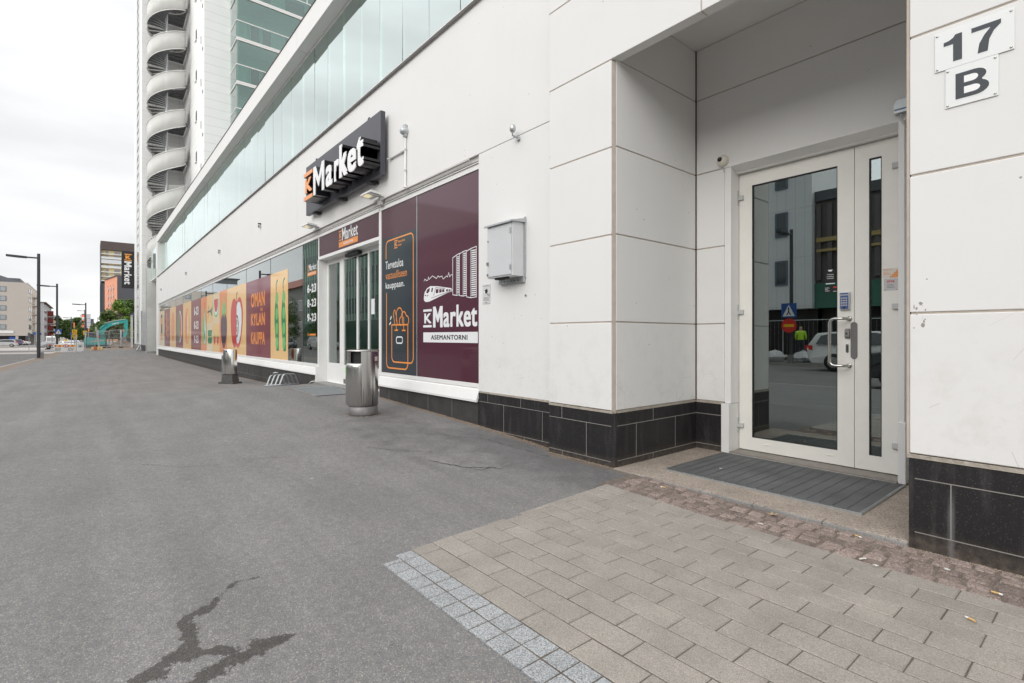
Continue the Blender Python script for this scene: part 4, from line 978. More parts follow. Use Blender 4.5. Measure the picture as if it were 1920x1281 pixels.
art2('tower_and_train_drawing', fr1, [M['white_p'], M['blackp'], M['purple']], drawing)
# plum transom over the shop door
q = MB(); q.box(-10.698, -7.866, 3.69, 3.70, 2.801, 3.204); tr = q.build('door_transom', M['purple'], shop)
def transom(q):
    klogo(q, -9.635, -9.50, 2.975, 3.165, G, m=1); text(q, 'Market', G, -9.475, -8.745, 2.965, 3.20, .0012, .0008, .02, 0)
    shape(q, rect(-9.635, -8.745, 2.85, 2.952), G, .001, .0008, 1); text(q, 'ASEMANTORNI', G, -9.42, -8.95, 2.878, 2.925, .0016, .0006, .02, 0)
art2('transom_lettering', tr, [M['white_p'], M['orange_p']], transom)
# --- sliding shop door, recessed
DY = 3.84
dl = MB()
def leaf(x0, x1, kick=True):
    pass
for a, b in ((-10.70, -10.61), (-9.99, -9.79), (-9.165, -9.11), (-8.665, -8.625), (-8.13, -7.99)): dl.box(a, b, DY, DY+.06, .24, 2.6995)
dl.box(-10.609, -9.991, DY+.002, DY+.058, .24, .62); dl.box(-10.609, -9.991, DY+.002, DY+.058, 2.64, 2.699)
dl.box(-9.789, -9.166, DY+.002, DY+.058, .33, .60); dl.box(-9.789, -7.99, DY+.003, DY+.057, 2.655, 2.698); dl.box(-9.109, -8.13, DY+.002, DY+.056, .33, .60)
dl.box(-10.7, -7.88, DY-.05, DY+.1, .19, .2399)
dr = dl.build('shop_door', M['alu'], shop, bevel=.003)
for a, b, m_ in ((-10.609, -9.991, 'glass'), (-9.789, -9.166, 'glass'), (-9.109, -8.666, 'glass'), (-8.624, -8.131, 'glass')):
    q = MB(); q.box(a, b, DY+.02, DY+.028, .60, 2.655); o = q.build('glass_pane', M[m_], dr); o.matrix_parent_inverse = Matrix()
q = MB(); q.box(-9.5, -8.9, DY-.10, DY-.002, 2.655, 2.72); o = q.build('door_sensor', M['black'], dr, bevel=.02); o.matrix_parent_inverse = Matrix()
q = MB(); q.box(-8.55, -8.42, DY+.012, DY+.019, 1.55, 1.82); o = q.build('door_notice', M['white_p'], dr); o.matrix_parent_inverse = Matrix()
q = MB(); q.box(-9.789, -9.166, DY-.004, DY+.001, .25, .33); o = q.build('kick_plate', M['steel_dark'], dr); o.matrix_parent_inverse = Matrix()

# --- house entrance: frame, two leaves, fittings
Y = 5.06
ef = MB()
ef.box(-2.585, -2.5205, 4.90, 5.12, .49, 2.835); ef.box(-1.1815, RX, 5.0, 5.12, .02, 2.835); ef.box(-2.52, -1.182, 5.0, 5.12, 2.785, 2.835)
ef.prism([(-2.585, 4.886, 2.836), (-2.585, 5.0, 2.795), (-2.585, 5.02, 2.795), (-2.585, 5.02, 2.845), (-2.585, 4.886, 2.845)], (1.80, 0, 0))
ef.box(-2.603, -2.522, 4.862, 5.11, .006, .487); ef.box(-1.155, -1.115, 4.868, 5.0, .02, 2.83); ef.box(-1.1545, -1.105, 4.856, 4.99, .01, .487)
efo = ef.build('entrance_frame', M['alu'], shop, bevel=.003)
th = MB(); th.box(-2.52, -1.16, 4.86, 5.12, .001, .022)
for i in range(95): th.box(-2.52+.0143*i, -2.512+.0143*i, 4.845, 4.858, .001, .012, 1)
th.build('threshold', [mat('ribbed_threshold', (.24, .215, .19), .55, var=.15, vs=20), M['alu_grey']], shop)
def door_leaf(x0, x1, gx0, gx1, label):
    d = MB(); z0, z1, g0, g1 = .030, 2.778, .156, 2.650
    def trap(P): d.prism([(p[0], Y, p[1]) for p in P], (0, .06, 0))
    e = .0006
    trap([(x0, z0), (gx0, g0), (gx0, g1), (x0, z1)]); trap([(x1, z1), (gx1, g1), (gx1, g0), (x1, z0)])
    trap([(x0+e, z1), (gx0+e, g1), (gx1-e, g1), (x1-e, z1)]); trap([(x1-e, z0), (gx1-e, g0), (gx0+e, g0), (x0+e, z0)])
    o = d.build('entrance_door', M['alu_door'], shop, bevel=.0025); o['label'] = label
    q = MB(); q.box(gx0-.01, gx1+.01, Y+.02, Y+.026, g0-.01, g1+.01); q.build('glass_pane', M['glass_door'], o)
    q = MB()
    for a, b, c_, h in ((gx0, gx0+.007, g0, g1), (gx1-.007, gx1, g0, g1), (gx0+.007, gx1-.007, g0, g0+.007), (gx0+.007, gx1-.007, g1-.007, g1)): q.box(a, b, Y+.004, Y+.019, c_, h)
    q.build('glazing_gasket', M['rubber'], o); return o
d1 = door_leaf(-2.515, -1.511, -2.388, -1.637, 'wide glazed leaf with pull handle and keypad')
d2 = door_leaf(-1.506, -1.188, -1.402, -1.312, 'narrow leaf with a slit of glass')
def hinge(x, z, par, side):
    q = MB(); s = side
    q.tube([(x, Y-.018, z-.075), (x, Y-.018, z+.075)], .0135, 12); q.box(x, x+s*.062, Y-.022, Y, z-.022, z+.022)
    for a in (-.027, .027): q.box(x-.0145, x+.0145, Y-.033, Y-.004, z+a-.002, z+a+.002)
    q.box(x-s*.002, x-s*.03, Y-.016, Y-.002, z+.03, z+.075); q.box(x-s*.002, x-s*.03, Y-.016, Y-.002, z-.075, z-.03)
    q.build('hinge', M['alu_grey'], par, bevel=.002)
for z in (2.545, 1.40, .265): hinge(-2.528, z, d1, 1); hinge(-1.176, z, d2, -1)
q = MB(); hx = -1.668
pts = [(-1.545, Y, 1.308), (-1.552, 4.985, 1.308), (-1.575, 4.968, 1.308)]+[(-1.628-.04*math.sin(R(a)), 4.965, 1.268+.04*math.cos(R(a))) for a in (0, 30, 60, 90)]+[(-1.668-.04*(1-math.cos(R(a))) *0, 4.965, .942) for a in (0,)]+[(-1.628-.04*math.cos(R(a)), 4.965, .942-.04*math.sin(R(a))) for a in (30, 60, 90)]+[(-1.575, 4.968, .902), (-1.552, 4.985, .902), (-1.545, Y, .902)]
q.tube(pts, .0125, 14)
for z in (1.308, .902): q.lathe([(0, 0), (.021, 0), (.021, -.006), (0.012, -.008)], (-1.545, Y-.001, z), 18, axis='Y')
q.build('pull_handle', M['steel'], d1)
q = MB(); q.box(-1.612, -1.536, Y-.028, Y-.0005, 1.388, 1.534, 0); q.box(-1.613, -1.535, Y-.031, Y-.024, 1.510, 1.5345, 0); q.box(-1.606, -1.545, Y-.0315, Y-.03, 1.518, 1.530, 1); q.box(-1.607, -1.545, Y-.0296, Y-.028, 1.393, 1.507, 1)
for i in range(4):
    for j in range(3): q.box(-1.600+.0175*j, -1.5885+.0175*j, Y-.034, Y-.029, 1.480-.0205*i, 1.491-.0205*i, 2)
q.lathe([(0, -.008), (.008, -.008), (.010, 0)], (-1.577, Y-.0285, 1.403), 14, m=3, axis='Y')
q.build('keypad', [M['galv'], mat('keypad_blue', (.06, .11, .30), .4), mat('keypad_button', (.62, .60, .52), .35, .5), M['rubber']], d1, bevel=.0015)
q = MB(); q.prism([(-1.575, Y, 1.135), (-1.575, Y-.014, 1.140), (-1.575, Y-.026, 1.152), (-1.575, Y-.026, 1.205), (-1.575, Y-.014, 1.217), (-1.575, Y, 1.222)], (.036, 0, 0)); q.lathe([(0, -.001), (.008, -.001), (.008, 0)], (-1.561, Y-.0265, 1.178), 14, m=1, axis='Y')
q.build('lock', [M['steel_dark'], M['black']], d1, bevel=.002)
q = MB(); q.prism([(x_, Y-.006, z) for x_, z in rrect(-1.572, -1.549, 1.012, 1.090, .0114, 6)], (0, .0055, 0)); q.box(-1.5645, -1.5565, Y-.009, Y-.006, 1.025, 1.077, 1)
q.build('lock_cylinder', [M['steel'], M['letterside']], d1)
q = MB(); q.prism([(x_, Y-.007, z) for x_, z in rrect(-1.535, -1.4855, .962, 1.278, .0246, 8)], (0, .0065, 0)); q.build('latch_cover_plate', mat('satin_grey_plate', (.23, .225, .22), .42, .7, var=.05), d1)
q = MB()
for x_ in (-2.27, -1.72): q.box(x_, x_+.05, Y-.006, Y-.0002, .098, .108)
q.build('drain_cap', M['alu_door'], d1, bevel=.002)
# stickers
FD = FY(Y+.0195); FL = FY(Y-.0002)
q = MB(); shape(q, rect(-1.738, -1.661, 1.618, 1.752), FD, .001, .0006, 0); shape(q, [(-1.72, 1.747), (-1.68, 1.747), (-1.69, 1.732), (-1.71, 1.732)], FD, .0015, .0004, 1)
for i, t_ in enumerate(('Tallentava', 'kameravalvonta', 'vartiointi')): text(q, t_, FD, -1.727, -1.673, 1.700-.017*i, 1.711-.017*i, .0015, .0004, .01, 1)
shape(q, rect(-1.736, -1.663, 1.620, 1.628), FD, .0015, .0004, 2)
q.build('sticker', [M['blackp'], M['white_p'], M['skyp']], d1)['label'] = 'small black notice high on the door glass'
q = MB(); shape(q, rect(-1.747, -1.642, 1.546, 1.600), FD, .001, .0006, 0); text(q, 'Vartioitu\nkohde\nkiinteisto', FD, -1.741, -1.705, 1.556, 1.592, .0015, .0004, .01, 1)
shape(q, rect(-1.674, -1.650, 1.583, 1.595), FD, .0015, .0004, 2); shape(q, rect(-1.676, -1.65, 1.552, 1.556), FD, .0015, .0004, 1)
q.build('sticker', [M['blackp'], M['white_p'], M['red_p']], d1)['label'] = 'black sticker with red corner below the notice'
q = MB(); shape(q, rect(-1.306, -1.192, 1.634, 1.712), FL, .001, .0006, 0); text(q, 'HUOLTO', FL, -1.302, -1.245, 1.697, 1.708, .0015, .0004, .02, 1)
for i in range(4):
    for j in range(i+1): shape(q, rect(-1.2+.0*i-.014*(j+1)+.0, -1.2-.014*j-.0015, 1.637+.0145*(3-i), 1.650+.0145*(3-i)), FL, .0015, .0004, 1)
for i in range(3): shape(q, rect(-1.300, -1.265+.008*i, 1.682-.010*i, 1.685-.010*i), FL, .0015, .0004, 1)
q.build('sticker', [mat('sticker_pale', (.66, .62, .56), .5), M['orange_p']], d2)['label'] = 'pale sticker with orange blocks'
q = MB(); shape(q, rect(-1.298, -1.202, 1.530, 1.630), FL, .001, .0006, 0); text(q, 'oiva', FL, -1.277, -1.224, 1.596, 1.620, .0015, .0004, .03, 1)
for i in range(3): shape(q, rect(-1.275, -1.235+.006*i, 1.576-.011*i, 1.580-.011*i), FL, .0015, .0004, 2)
shape(q, rect(-1.295, -1.283, 1.535, 1.538), FL, .0015, .0004, 1); shape(q, rect(-1.217, -1.205, 1.535, 1.538), FL, .0015, .0004, 1)
q.build('sticker', [mat('sticker_grey', (.52, .52, .52), .5), M['red_p'], M['conc_grey']], d2)['label'] = 'grey sticker with red lettering'
# lobby behind the door
q = MB(); q.box(-4.2, .6, 9.0, 9.1, 0, 3.2, 0); q.box(-4.2, -4.1, 5.13, 9, 0, 3.2, 0); q.box(.5, .6, 5.13, 9, 0, 3.2, 0); q.box(-4.2, .6, 5.13, 9, 3.2, 3.3, 0); q.box(-4.2, .6, 5.13, 9, -.1, .01, 1)
q.box(-4.2, -2.59, 5.12, 5.2, 0, 3.3, 0); q.box(-1.1, .6, 5.12, 5.2, 0, 3.3, 0); q.box(-2.6, -1.1, 5.121, 5.2, 2.84, 3.3, 0)
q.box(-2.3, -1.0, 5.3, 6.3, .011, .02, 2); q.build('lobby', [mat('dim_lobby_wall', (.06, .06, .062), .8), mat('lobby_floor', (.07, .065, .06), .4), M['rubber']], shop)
q = MB(); q.lathe([(0, -.09), (.13, -.07), (.19, 0), (.19, .01), (0, .01)], (-1.05, 6.6, 3.18), 20); q.build('lobby_lamp', mat('lit_lamp_glass', (.8, .7, .5), .4, emit=(1, .82, .5), es=1.6), shop)

# --- grating mat in front of the house door
mt = empty('door_mat', 'grey galvanised rubber grating mat on the washed stone step at the house door', 'door mat', (-1.83, 4.33, .003))
q = MB(); q.box(-2.56, -1.105, 3.842, 4.826, .003, .006, 1)
n_ = 17
for i in range(n_+1):
    x_ = -2.555+1.445*i/n_; q.box(x_-.0025, x_+.0025, 3.845, 4.822, .006, .016, 2)
for i in range(n_):
    xa = -2.555+1.445*i/n_+.003; xb = -2.555+1.445*(i+1)/n_-.003
    for j in range(62):
        ya = 3.85+.0157*j; q.box(xa, xb, ya, ya+.0085, .006, .0155, 0)
q.build('grating', [mat('rubber_grating', (.115, .118, .118), .6, var=.3, vs=3.5), M['black'], M['galv']], mt)
for i in range(n_*1):
    q = MB(); xa = -2.555+1.445*i/n_
    for j in range(40): q.box(xa-.0045, xa+.0045, 3.86+.0242*j, 3.870+.0242*j, .0165, .0175)
    q.build('stud_row', M['black'], mt)
q = MB(); q.box(-2.565, -1.10, 3.832, 3.8415, .001, .014); q.box(-2.565, -2.5605, 3.842, 4.83, .001, .014); q.box(-1.1045, -1.10, 3.842, 4.83, .001, .014); q.build('edge_frame', M['galv'], mt)
m2 = empty('doorway_grating', 'worn steel foot grating sunk in the asphalt before the shop door', 'door mat', (-9.0, 3.2, .2))
q = MB(); cs = [(-9.60, 2.83), (-8.38, 2.86), (-8.36, 3.53), (-9.63, 3.52)]
q.prism([(x_, y_, gz(x_, y_)-.02) for x_, y_ in cs], (0, 0, .028), 0)
for i in range(26):
    x_ = -9.58+.0465*i; q.prism([(x_, 2.86, gz(x_, 2.86)+.008), (x_+.012, 2.86, gz(x_, 2.86)+.008), (x_+.012, 3.50, gz(x_, 3.5)+.008), (x_, 3.50, gz(x_, 3.5)+.008)], (0, 0, .005), 1)
for j in range(16):
    y_ = 2.86+.042*j; q.prism([(-9.58, y_, gz(-9.58, y_)+.008), (-8.40, y_, gz(-8.4, y_)+.008), (-8.40, y_+.008, gz(-8.4, y_)+.008), (-9.58, y_+.008, gz(-9.58, y_)+.008)], (0, 0, .004), 1)
q.build('grating', [mat('worn_grating_bed', (.10, .10, .105), .8), M['galv']], m2)
q = MB(); q.prism([(-9.63, 2.80, gz(-9.6, 2.8)), (-8.36, 2.83, gz(-8.4, 2.8)), (-8.36, 2.86, gz(-8.4, 2.8)), (-9.63, 2.83, gz(-9.6, 2.8))], (0, 0, .012)); q.build('concrete_edge', M['stepedge'], m2)
q = MB(); q.prism([(-10.6, 3.53, .12), (-8.0, 3.53, .12), (-8.0, 3.9, .12), (-10.6, 3.9, .12)], (0, 0, .115)); o = q.build('doorstep', M['stepedge'], shop, bevel=.01)

# ================================================================ THINGS ON THE FACADE
# the big fascia sign
sg = empty('shop_sign', 'big dark grey board with thick projecting white and orange letters above the shop entrance', 'shop sign', (-9.2, 3.58, 4.18))
q = MB(); q.box(-10.971, -7.434, 3.505, 3.585, 3.677, 4.680); q.build('sign_board', M['signgrey'], sg, bevel=.006)
q = MB()
for x_ in (-10.55, -9.2, -7.9):
    q.box(x_-.06, x_+.06, 3.50, 3.65, 3.65, 3.676); q.tube([(x_+.07, 3.56, 3.655), (x_+.07, 3.66, 3.655)], .025, 8)
q.build('bracket', M['rubber'], sg)
for x_ in (-10.45, -7.95):
    q = MB(); q.tube([(x_+.035*math.cos(a), 3.545, 4.705+.035*math.sin(a)) for a in [2*math.pi*i/14 for i in range(14)]], .008, 6, closed=True); q.build('lifting_eye', M['rubber'], sg)
GS = FY(3.505); LD = .285
def letter(st_, u0, u1, v0, v1, bold=.02):
    q = MB(); vs, fs = text_mesh(st_, bold, 1.0)
    text(q, st_, GS, u0, u1, v0, v1, LD, .012, bold, 0); text(q, st_, GS, u0, u1, v0, v1, LD-.0121, LD-.02, bold, 1)
    return q
q = MB()
for a, b in ((3.772, 3.842), (4.222, 4.292)): shape(q, rect(-10.218, -9.73, a, b), GS, LD, .012, 0); shape(q, rect(-10.218, -9.73, a, b), GS, LD-.0121, LD-.02, 1)
text(q, 'K', GS, -10.14, -9.76, 3.895, 4.175, LD, .012, .035, 0); text(q, 'K', GS, -10.14, -9.76, 3.895, 4.175, LD-.0121, LD-.02, .035, 1)
q.build('emblem', [M['orange'], M['letterside']], sg)['label'] = 'orange letter between two orange bars'
LS = [('Mx', -9.675, -9.12, 3.772, 4.292), ('a', -9.03, -8.72, 3.764, 4.145), ('r', -8.63, -8.42, 3.772, 4.145), ('k', -8.40, -8.06, 3.772, 4.345), ('e', -8.05, -7.71, 3.764, 4.145), ('t', -7.69, -7.44, 3.764, 4.245)]
def big_m(u0, u1, v0, v1):
    q = MB(); W_, H_ = u1-u0, v1-v0; t_ = W_*.19
    P_ = [(0, 0), (t_, 0), (t_, H_*.66), (W_*.5, H_*.22), (W_-t_, H_*.66), (W_-t_, 0), (W_, 0), (W_, H_), (W_-t_*1.05, H_), (W_*.5, H_*.50), (t_*1.05, H_), (0, H_)]
    P_ = [(u0+a, v0+b) for a, b in P_]; shape(q, P_, GS, LD, .012, 0); shape(q, P_, GS, LD-.0121, LD-.02, 1); return q
for s_, a, b, c_, d_ in LS: (big_m(a, b, c_, d_) if s_ == 'Mx' else letter(s_, a, b, c_, d_, .05)).build('letter', [M['white'], M['letterside']], sg)
# floodlights under the sign
def flood(x, label):
    e = empty('wall_light', label, 'wall light', (x, 3.6, 3.4), group='two white LED floodlights over the shop entrance')
    q = MB(); q.prism([(x-.19, 3.40, 3.430), (x-.19, 3.60, 3.405), (x-.19, 3.60, 3.44), (x-.19, 3.41, 3.462)], (.38, 0, 0)); q.build('housing', M['alu'], e, bevel=.006)
    q = MB(); q.prism([(x-.15, 3.42, 3.4270), (x+.03, 3.42, 3.4270), (x+.03, 3.52, 3.4145), (x-.15, 3.52, 3.4145)], (0, 0, -.003)); q.build('lit_diffuser', mat('warm_lit_diffuser', (.9, .8, .5), .4, emit=(1, .86, .55), es=.45), e)
    q = MB(); q.box(x+.10, x+.14, 3.58, 3.655, 3.36, 3.41); q.box(x+.12, x+.17, 3.42, 3.60, 3.39, 3.404); q.build('bracket', M['alu_grey'], e)
flood(-7.78, 'white LED floodlight on the wall below the right end of the big letter sign')
flood(-10.75, 'white LED floodlight on the wall below the left end of the big letter sign')
# alarm beacon and conduit
e = empty('wall_conduit', 'thin grey cable conduits with junction head on the white wall right of the sign', 'cable conduit', (-6.87, 3.63, 3.8))
q = MB(); q.tube([(-6.865, 3.63, 4.10), (-6.865, 3.63, 3.40), (-6.86, 3.61, 3.37), (-6.75, 3.60, 3.345)], .016, 8); q.build('vertical_tube', M['alu'], e)
q = MB(); q.tube([(-7.40, 3.60, 3.925), (-7.36, 3.63, 3.93), (-6.88, 3.63, 3.925)], .013, 8); q.build('horizontal_tube', M['alu_grey'], e)
q = MB(); q.lathe([(0, -.10), (.045, -.09), (.062, -.05), (.065, 0)], (-6.865, 3.648, 4.20), 16, axis='Y'); q.box(-6.90, -6.83, 3.60, 3.648, 4.12, 4.30); q.build('junction_head', M['galv'], e, bevel=.006)
q = MB()
for x_, z in ((-6.865, 3.62), (-6.865, 3.93), (-7.33, 3.93), (-6.98, 3.925)): q.box(x_-.022, x_+.022, 3.615, 3.649, z-.012, z+.012)
q.build('clamp', M['alu_grey'], e)
q = MB(); q.tube([(-7.80, 3.62, 3.345), (-7.2, 3.60, 3.335), (-6.6, 3.61, 3.335), (-5.2, 3.62, 3.335)], .011, 6); q.box(-7.76, -7.64, 3.60, 3.648, 3.27, 3.36); q.build('lintel_cable', M['alu_grey'], e)
# microphone-like sensor knob
e = empty('wall_sensor', 'small grey ball sensor on a bent arm at the wall joint above the meter cabinet', 'sensor', (-4.29, 3.64, 3.36))
q = MB(); q.lathe([(0, -.05), (.022, -.045), (.034, -.02), (.034, .01), (.024, .03), (0, .034)], (-4.287, 3.56, 3.425), 16, axis='Z'); q.build('sensor_head', M['galv'], e)
q = MB(); q.tube([(-4.287, 3.56, 3.39), (-4.287, 3.56, 3.345), (-4.287, 3.648, 3.335)], .010, 8); q.box(-4.31, -4.262, 3.62, 3.649, 3.31, 3.345); q.build('arm', M['galv'], e)
# drain spouts on the wall
for x_, lb in ((-15.217, 'nearest to the big sign'), (-20.816, 'second from the big sign'), (-28.935, 'third from the big sign'), (-39.797, 'farthest from the big sign')):
    e = empty('wall_spout', 'small round metal spout on the white wall, '+lb, 'wall spout', (x_, 3.64, 4.19), group='metal spouts along the white wall')
    q = MB(); q.tube([(x_, 3.655, 4.19), (x_, 3.59, 4.18)], .045, 12); q.build('pipe', M['galv'], e)
    q = MB(); q.disc((x_, 3.588, 4.18), .036, 'Y', 12); q.prism([(x_-.05, 3.58, 4.25), (x_+.05, 3.58, 4.25), (x_+.05, 3.649, 4.25), (x_-.05, 3.649, 4.25)], (0, 0, .012)); q.build('hood', M['rubber'], e)
# meter cabinet
e = empty('meter_cabinet', 'light grey metal meter cabinet with sloping hood on the white wall', 'electrical cabinet', (-4.41, 3.55, 2.1))
q = MB(); q.box(-4.625, -4.185, 3.472, 3.635, 1.805, 2.385); q.build('body', mat('light_grey_cabinet_paint', (.60, .61, .62), .42, var=.03), e, bevel=.006)
q = MB(); q.box(-4.615, -4.195, 3.461, 3.4715, 1.82, 2.372); q.build('cabinet_door', mat('cabinet_door_paint', (.57, .58, .59), .4, var=.03, vs=4), e, bevel=.004)
q = MB(); q.prism([(-4.65, 3.44, 2.380), (-4.65, 3.44, 2.392), (-4.65, 3.65, 2.437), (-4.65, 3.65, 2.388)], (.49, 0, 0)); q.box(-4.65, -4.16, 3.437, 3.4395, 2.372, 2.3925); q.build('hood', M['galv'], e, bevel=.002)
q = MB(); q.box(-4.615, -4.59, 3.446, 3.4605, 1.95, 1.985); q.build('latch', M['steel_dark'], e)
q = MB(); q.lathe([(0, -.006), (.009, -.006), (.009, 0)], (-4.60, 3.461, 2.22), 12, axis='Y'); q.build('lock', M['steel_dark'], e)
q = MB(); q.box(-4.612, -4.597, 3.45, 3.4605, 1.83, 1.855); q.build('catch', M['steel_dark'], e)
for z in (2.29, 1.90):
    q = MB(); q.box(-4.215, -4.193, 3.452, 3.4605, z-.028, z+.028); q.build('hinge', M['galv'], e)
q = MB(); q.box(-4.60, -4.175, 3.615, 3.648, 1.745, 1.804); q.box(-4.184, -4.165, 3.63, 3.649, 1.79, 2.45); q.build('mounting_bracket', M['galv'], e)
q = MB()
for i in range(6): q.disc((-4.56+.06*i, 3.6145, 1.77), .008, 'Y', 8)
q.tube([(-4.52, 3.50, 1.798), (-4.42, 3.52, 1.788), (-4.30, 3.51, 1.797)], .016, 6); q.build('cable_gland', M['rubber'], e)
tag(MB().lathe([(0, -.012), (.011, -.010), (.012, 0)], (-4.17, 3.65, 1.60), 10, axis='Y').build('wall_bolt', M['steel_dark']), 'lone dark bolt head in the white wall under the meter cabinet', 'bolt')
# surveillance notice
e = empty('surveillance_notice', 'small grey notice plate with a drawn camera beside the plum window', 'sign', (-4.88, 3.645, 1.66))
q = MB(); q.box(-4.952, -4.806, 3.643, 3.6485, 1.546, 1.775); q.build('plate', mat('notice_plate', (.60, .60, .59), .4), e)
NF = FY(3.643); q = MB(); text(q, 'recording', NF, -4.94, -4.83, 1.748, 1.762, .001, .0006, .01, 0)
shape(q, [(-4.925, 1.70), (-4.86, 1.722), (-4.845, 1.69), (-4.875, 1.665), (-4.915, 1.672)], NF, .001, .0006, 0); shape(q, ell(-4.915, 1.685, .016, .018, 12), NF, .0014, .0005, 1); stroke(q, [(-4.865, 1.675), (-4.845, 1.645), (-4.825, 1.645)], .008, NF, .001, .0006, 0); stroke(q, [(-4.82, 1.625), (-4.82, 1.665)], .007, NF, .0013, .0006, 0)
for i in range(4): shape(q, rect(-4.93, -4.83+.004*i, 1.618-.012*i, 1.6205-.012*i), NF, .001, .0006, 0)
shape(q, rect(-4.90, -4.86, 1.556, 1.562), NF, .001, .0006, 0)
q.build('camera_drawing', [M['blackp'], M['white_p']], e)
# house number plates
def plate(name, st_, x0, x1, z0, z1, u0, u1, v0, v1, label):
    e = empty(name, label, 'house number', ((x0+x1)/2, A-.004, (z0+z1)/2))
    q = MB(); q.box(x0, x1, A-.0065, A-.002, z0, z1); q.build('plate', mat('number_plate_white', (.74, .75, .74), .3, var=.01), e, bevel=.001)
    q = MB(); q2 = MB(); NP = FY(A-.0066)
    def glyph(P_, hole=()):
        W_, H_ = u1-u0, v1-v0
        Q = [(u0+a*W_, v0+b*H_) for a, b in P_]; shape(q, Q, NP, .0012, .0006, 1)
        stroke(q2, Q, .005, NP, .0005, .0003, 0, True)
        for hl in hole: HH = [(u0+a*W_, v0+b*H_) for a, b in hl]; shape(q, HH, NP, .0014, .0001, 0)
    if st_ == '17':
        glyph([(.13, 0), (.30, 0), (.30, 1), (.17, 1), (.13, .90), (.05, .83), (-.05, .81), (-.05, .66), (.13, .66)])
        glyph([(a-.09, b) for a, b in [(.56, 1), (1.08, 1), (1.08, .85), (.96, .68), (.88, .42), (.85, 0), (.67, 0), (.70, .35), (.79, .62), (.90, .83), (.56, .83)]])
    else:
        def lobe(cx_, cy_, rx, ry, a0, a1): return [(cx_+rx*math.cos(R(a0+(a1-a0)*i/8)), cy_+ry*math.sin(R(a0+(a1-a0)*i/8))) for i in range(9)]
        glyph([(0, 0)]+lobe(.60, .28, .40, .28, -90, 60)+lobe(.58, .76, .34, .24, -50, 90)+[(0, 1)],
              [[(.26, .58)]+lobe(.52, .71, .16, .13, -90, 90)+[(.26, .84)], [(.26, .16)]+lobe(.54, .29, .20, .13, -90, 90)+[(.26, .42)]])
    q2.build('glyph_outline', M['white'], e); q.build('glyph', [M['white'], mat('number_dark_grey', (.045, .052, .060), .55)], e)
    for x_ in (x0+.010, x1-.012):
        for z in (z0+.012, z1-.014):
            s_ = MB(); s_.lathe([(0, -.004), (.005, -.003), (.0062, 0)], (x_, A-.0065, z), 12, axis='Y'); s_.build('screw', M['steel'], e)
plate('number_plate', '17', -.676, -.366, 2.580, 2.787, -.628, -.412, 2.612, 2.752, 'white plate reading 17 in dark figures')
plate('letter_plate', 'B', -.632, -.424, 2.371, 2.579, -.590, -.458, 2.405, 2.540, 'white plate reading B below the number')
# dome camera and junction box at the door lintel
e = empty('dome_camera', 'cream dome camera at the upper left corner of the house door', 'security camera', (-2.59, 4.87, 2.90))
q = MB(); q.lathe([(0, -.052), (.03, -.05), (.05, -.036), (.056, -.018), (.058, 0)], (-2.592, 4.888, 2.905), 24, axis='Y'); q.build('housing', mat('cream_plastic', (.66, .62, .54), .4), e)
q = MB()
for i in range(1): q.lathe([(0, -.030), (.012, -.028), (.022, -.018), (.026, 0)], (-2.604, 4.848, 2.915), 18, axis='Y')
q.build('lens_dome', mat('black_lens', (.01, .01, .012), .05), e)
q = MB(); q.tube([(-2.592, 4.884, 2.85), (-2.588, 4.884, 2.82), (-2.58, 4.89, 2.79)], .006, 6); q.build('cable', M['alu_grey'], e)
e = empty('junction_box', 'small grey electrical box with a cable above the right door jamb', 'junction box', (-1.12, 4.86, 2.93))
q = MB(); q.prism([(-1.175, 4.885, 2.885), (-1.175, 4.885, 2.955), (-1.155, 4.885, 2.985), (-.99, 4.885, 2.985), (-.99, 4.885, 2.885)], (0, -.055, 0)); q.build('box', M['galv'], e, bevel=.004)
q = MB(); q.tube([(-1.135, 4.86, 2.885), (-1.135, 4.86, 2.85), (-1.118, 4.868, 2.80), (-1.11, 4.87, 2.78)], .007, 6); q.build('cable', M['alu_grey'], e)
q = MB(); q.box(-1.17, -.995, 4.828, 4.8299, 2.905, 2.915); q.build('label_strip', mat('blue_strip', (.12, .2, .35), .5), e)
# chipped paint on the right wall corner
q = MB(); rnd = random.Random(12)
def chip(cx, cz, rx, rz__, n=11): return [(cx+rx*math.cos(2*math.pi*i/n)*rnd.uniform(.6, 1.15), cz+rz__*math.sin(2*math.pi*i/n)*rnd.uniform(.6, 1.15)) for i in range(n)]
FA = FY(A)
for cx, cz, rx, rz__ in ((-.738, 1.335, .011, .010), (-.768, 1.318, .003, .014), (-.757, 1.308, .006, .008), (-.718, 1.300, .004, .006), (-.765, 1.288, .006, .004), (-.73, 1.322, .002, .002), (-.729, 1.215, .010, .012), (-.724, 1.235, .005, .010), (-.719, 1.247, .004, .004), (-.768, 1.20, .004, .004), (-.73, 1.255, .002, .002), (-.755, 1.275, .004, .003)):
    shape(q, chip(cx, cz, rx, rz__), FA, .0006, .0004)
o = q.build('chipped_paint', mat('exposed_concrete', (.30, .29, .26), .9, var=.2, vs=80), shop)

# ================================================================ LITTER BIN, ASH BIN, BIKE RACK, LITTER
bx, by = -6.47, 2.80; bz = gz(bx, by)-.005
e = empty('litter_bin', 'tall brushed steel litter bin with a square dark mouth beside the shop door', 'litter bin', (bx, by, bz), math.atan2(-.70, .72)+0, local=True)
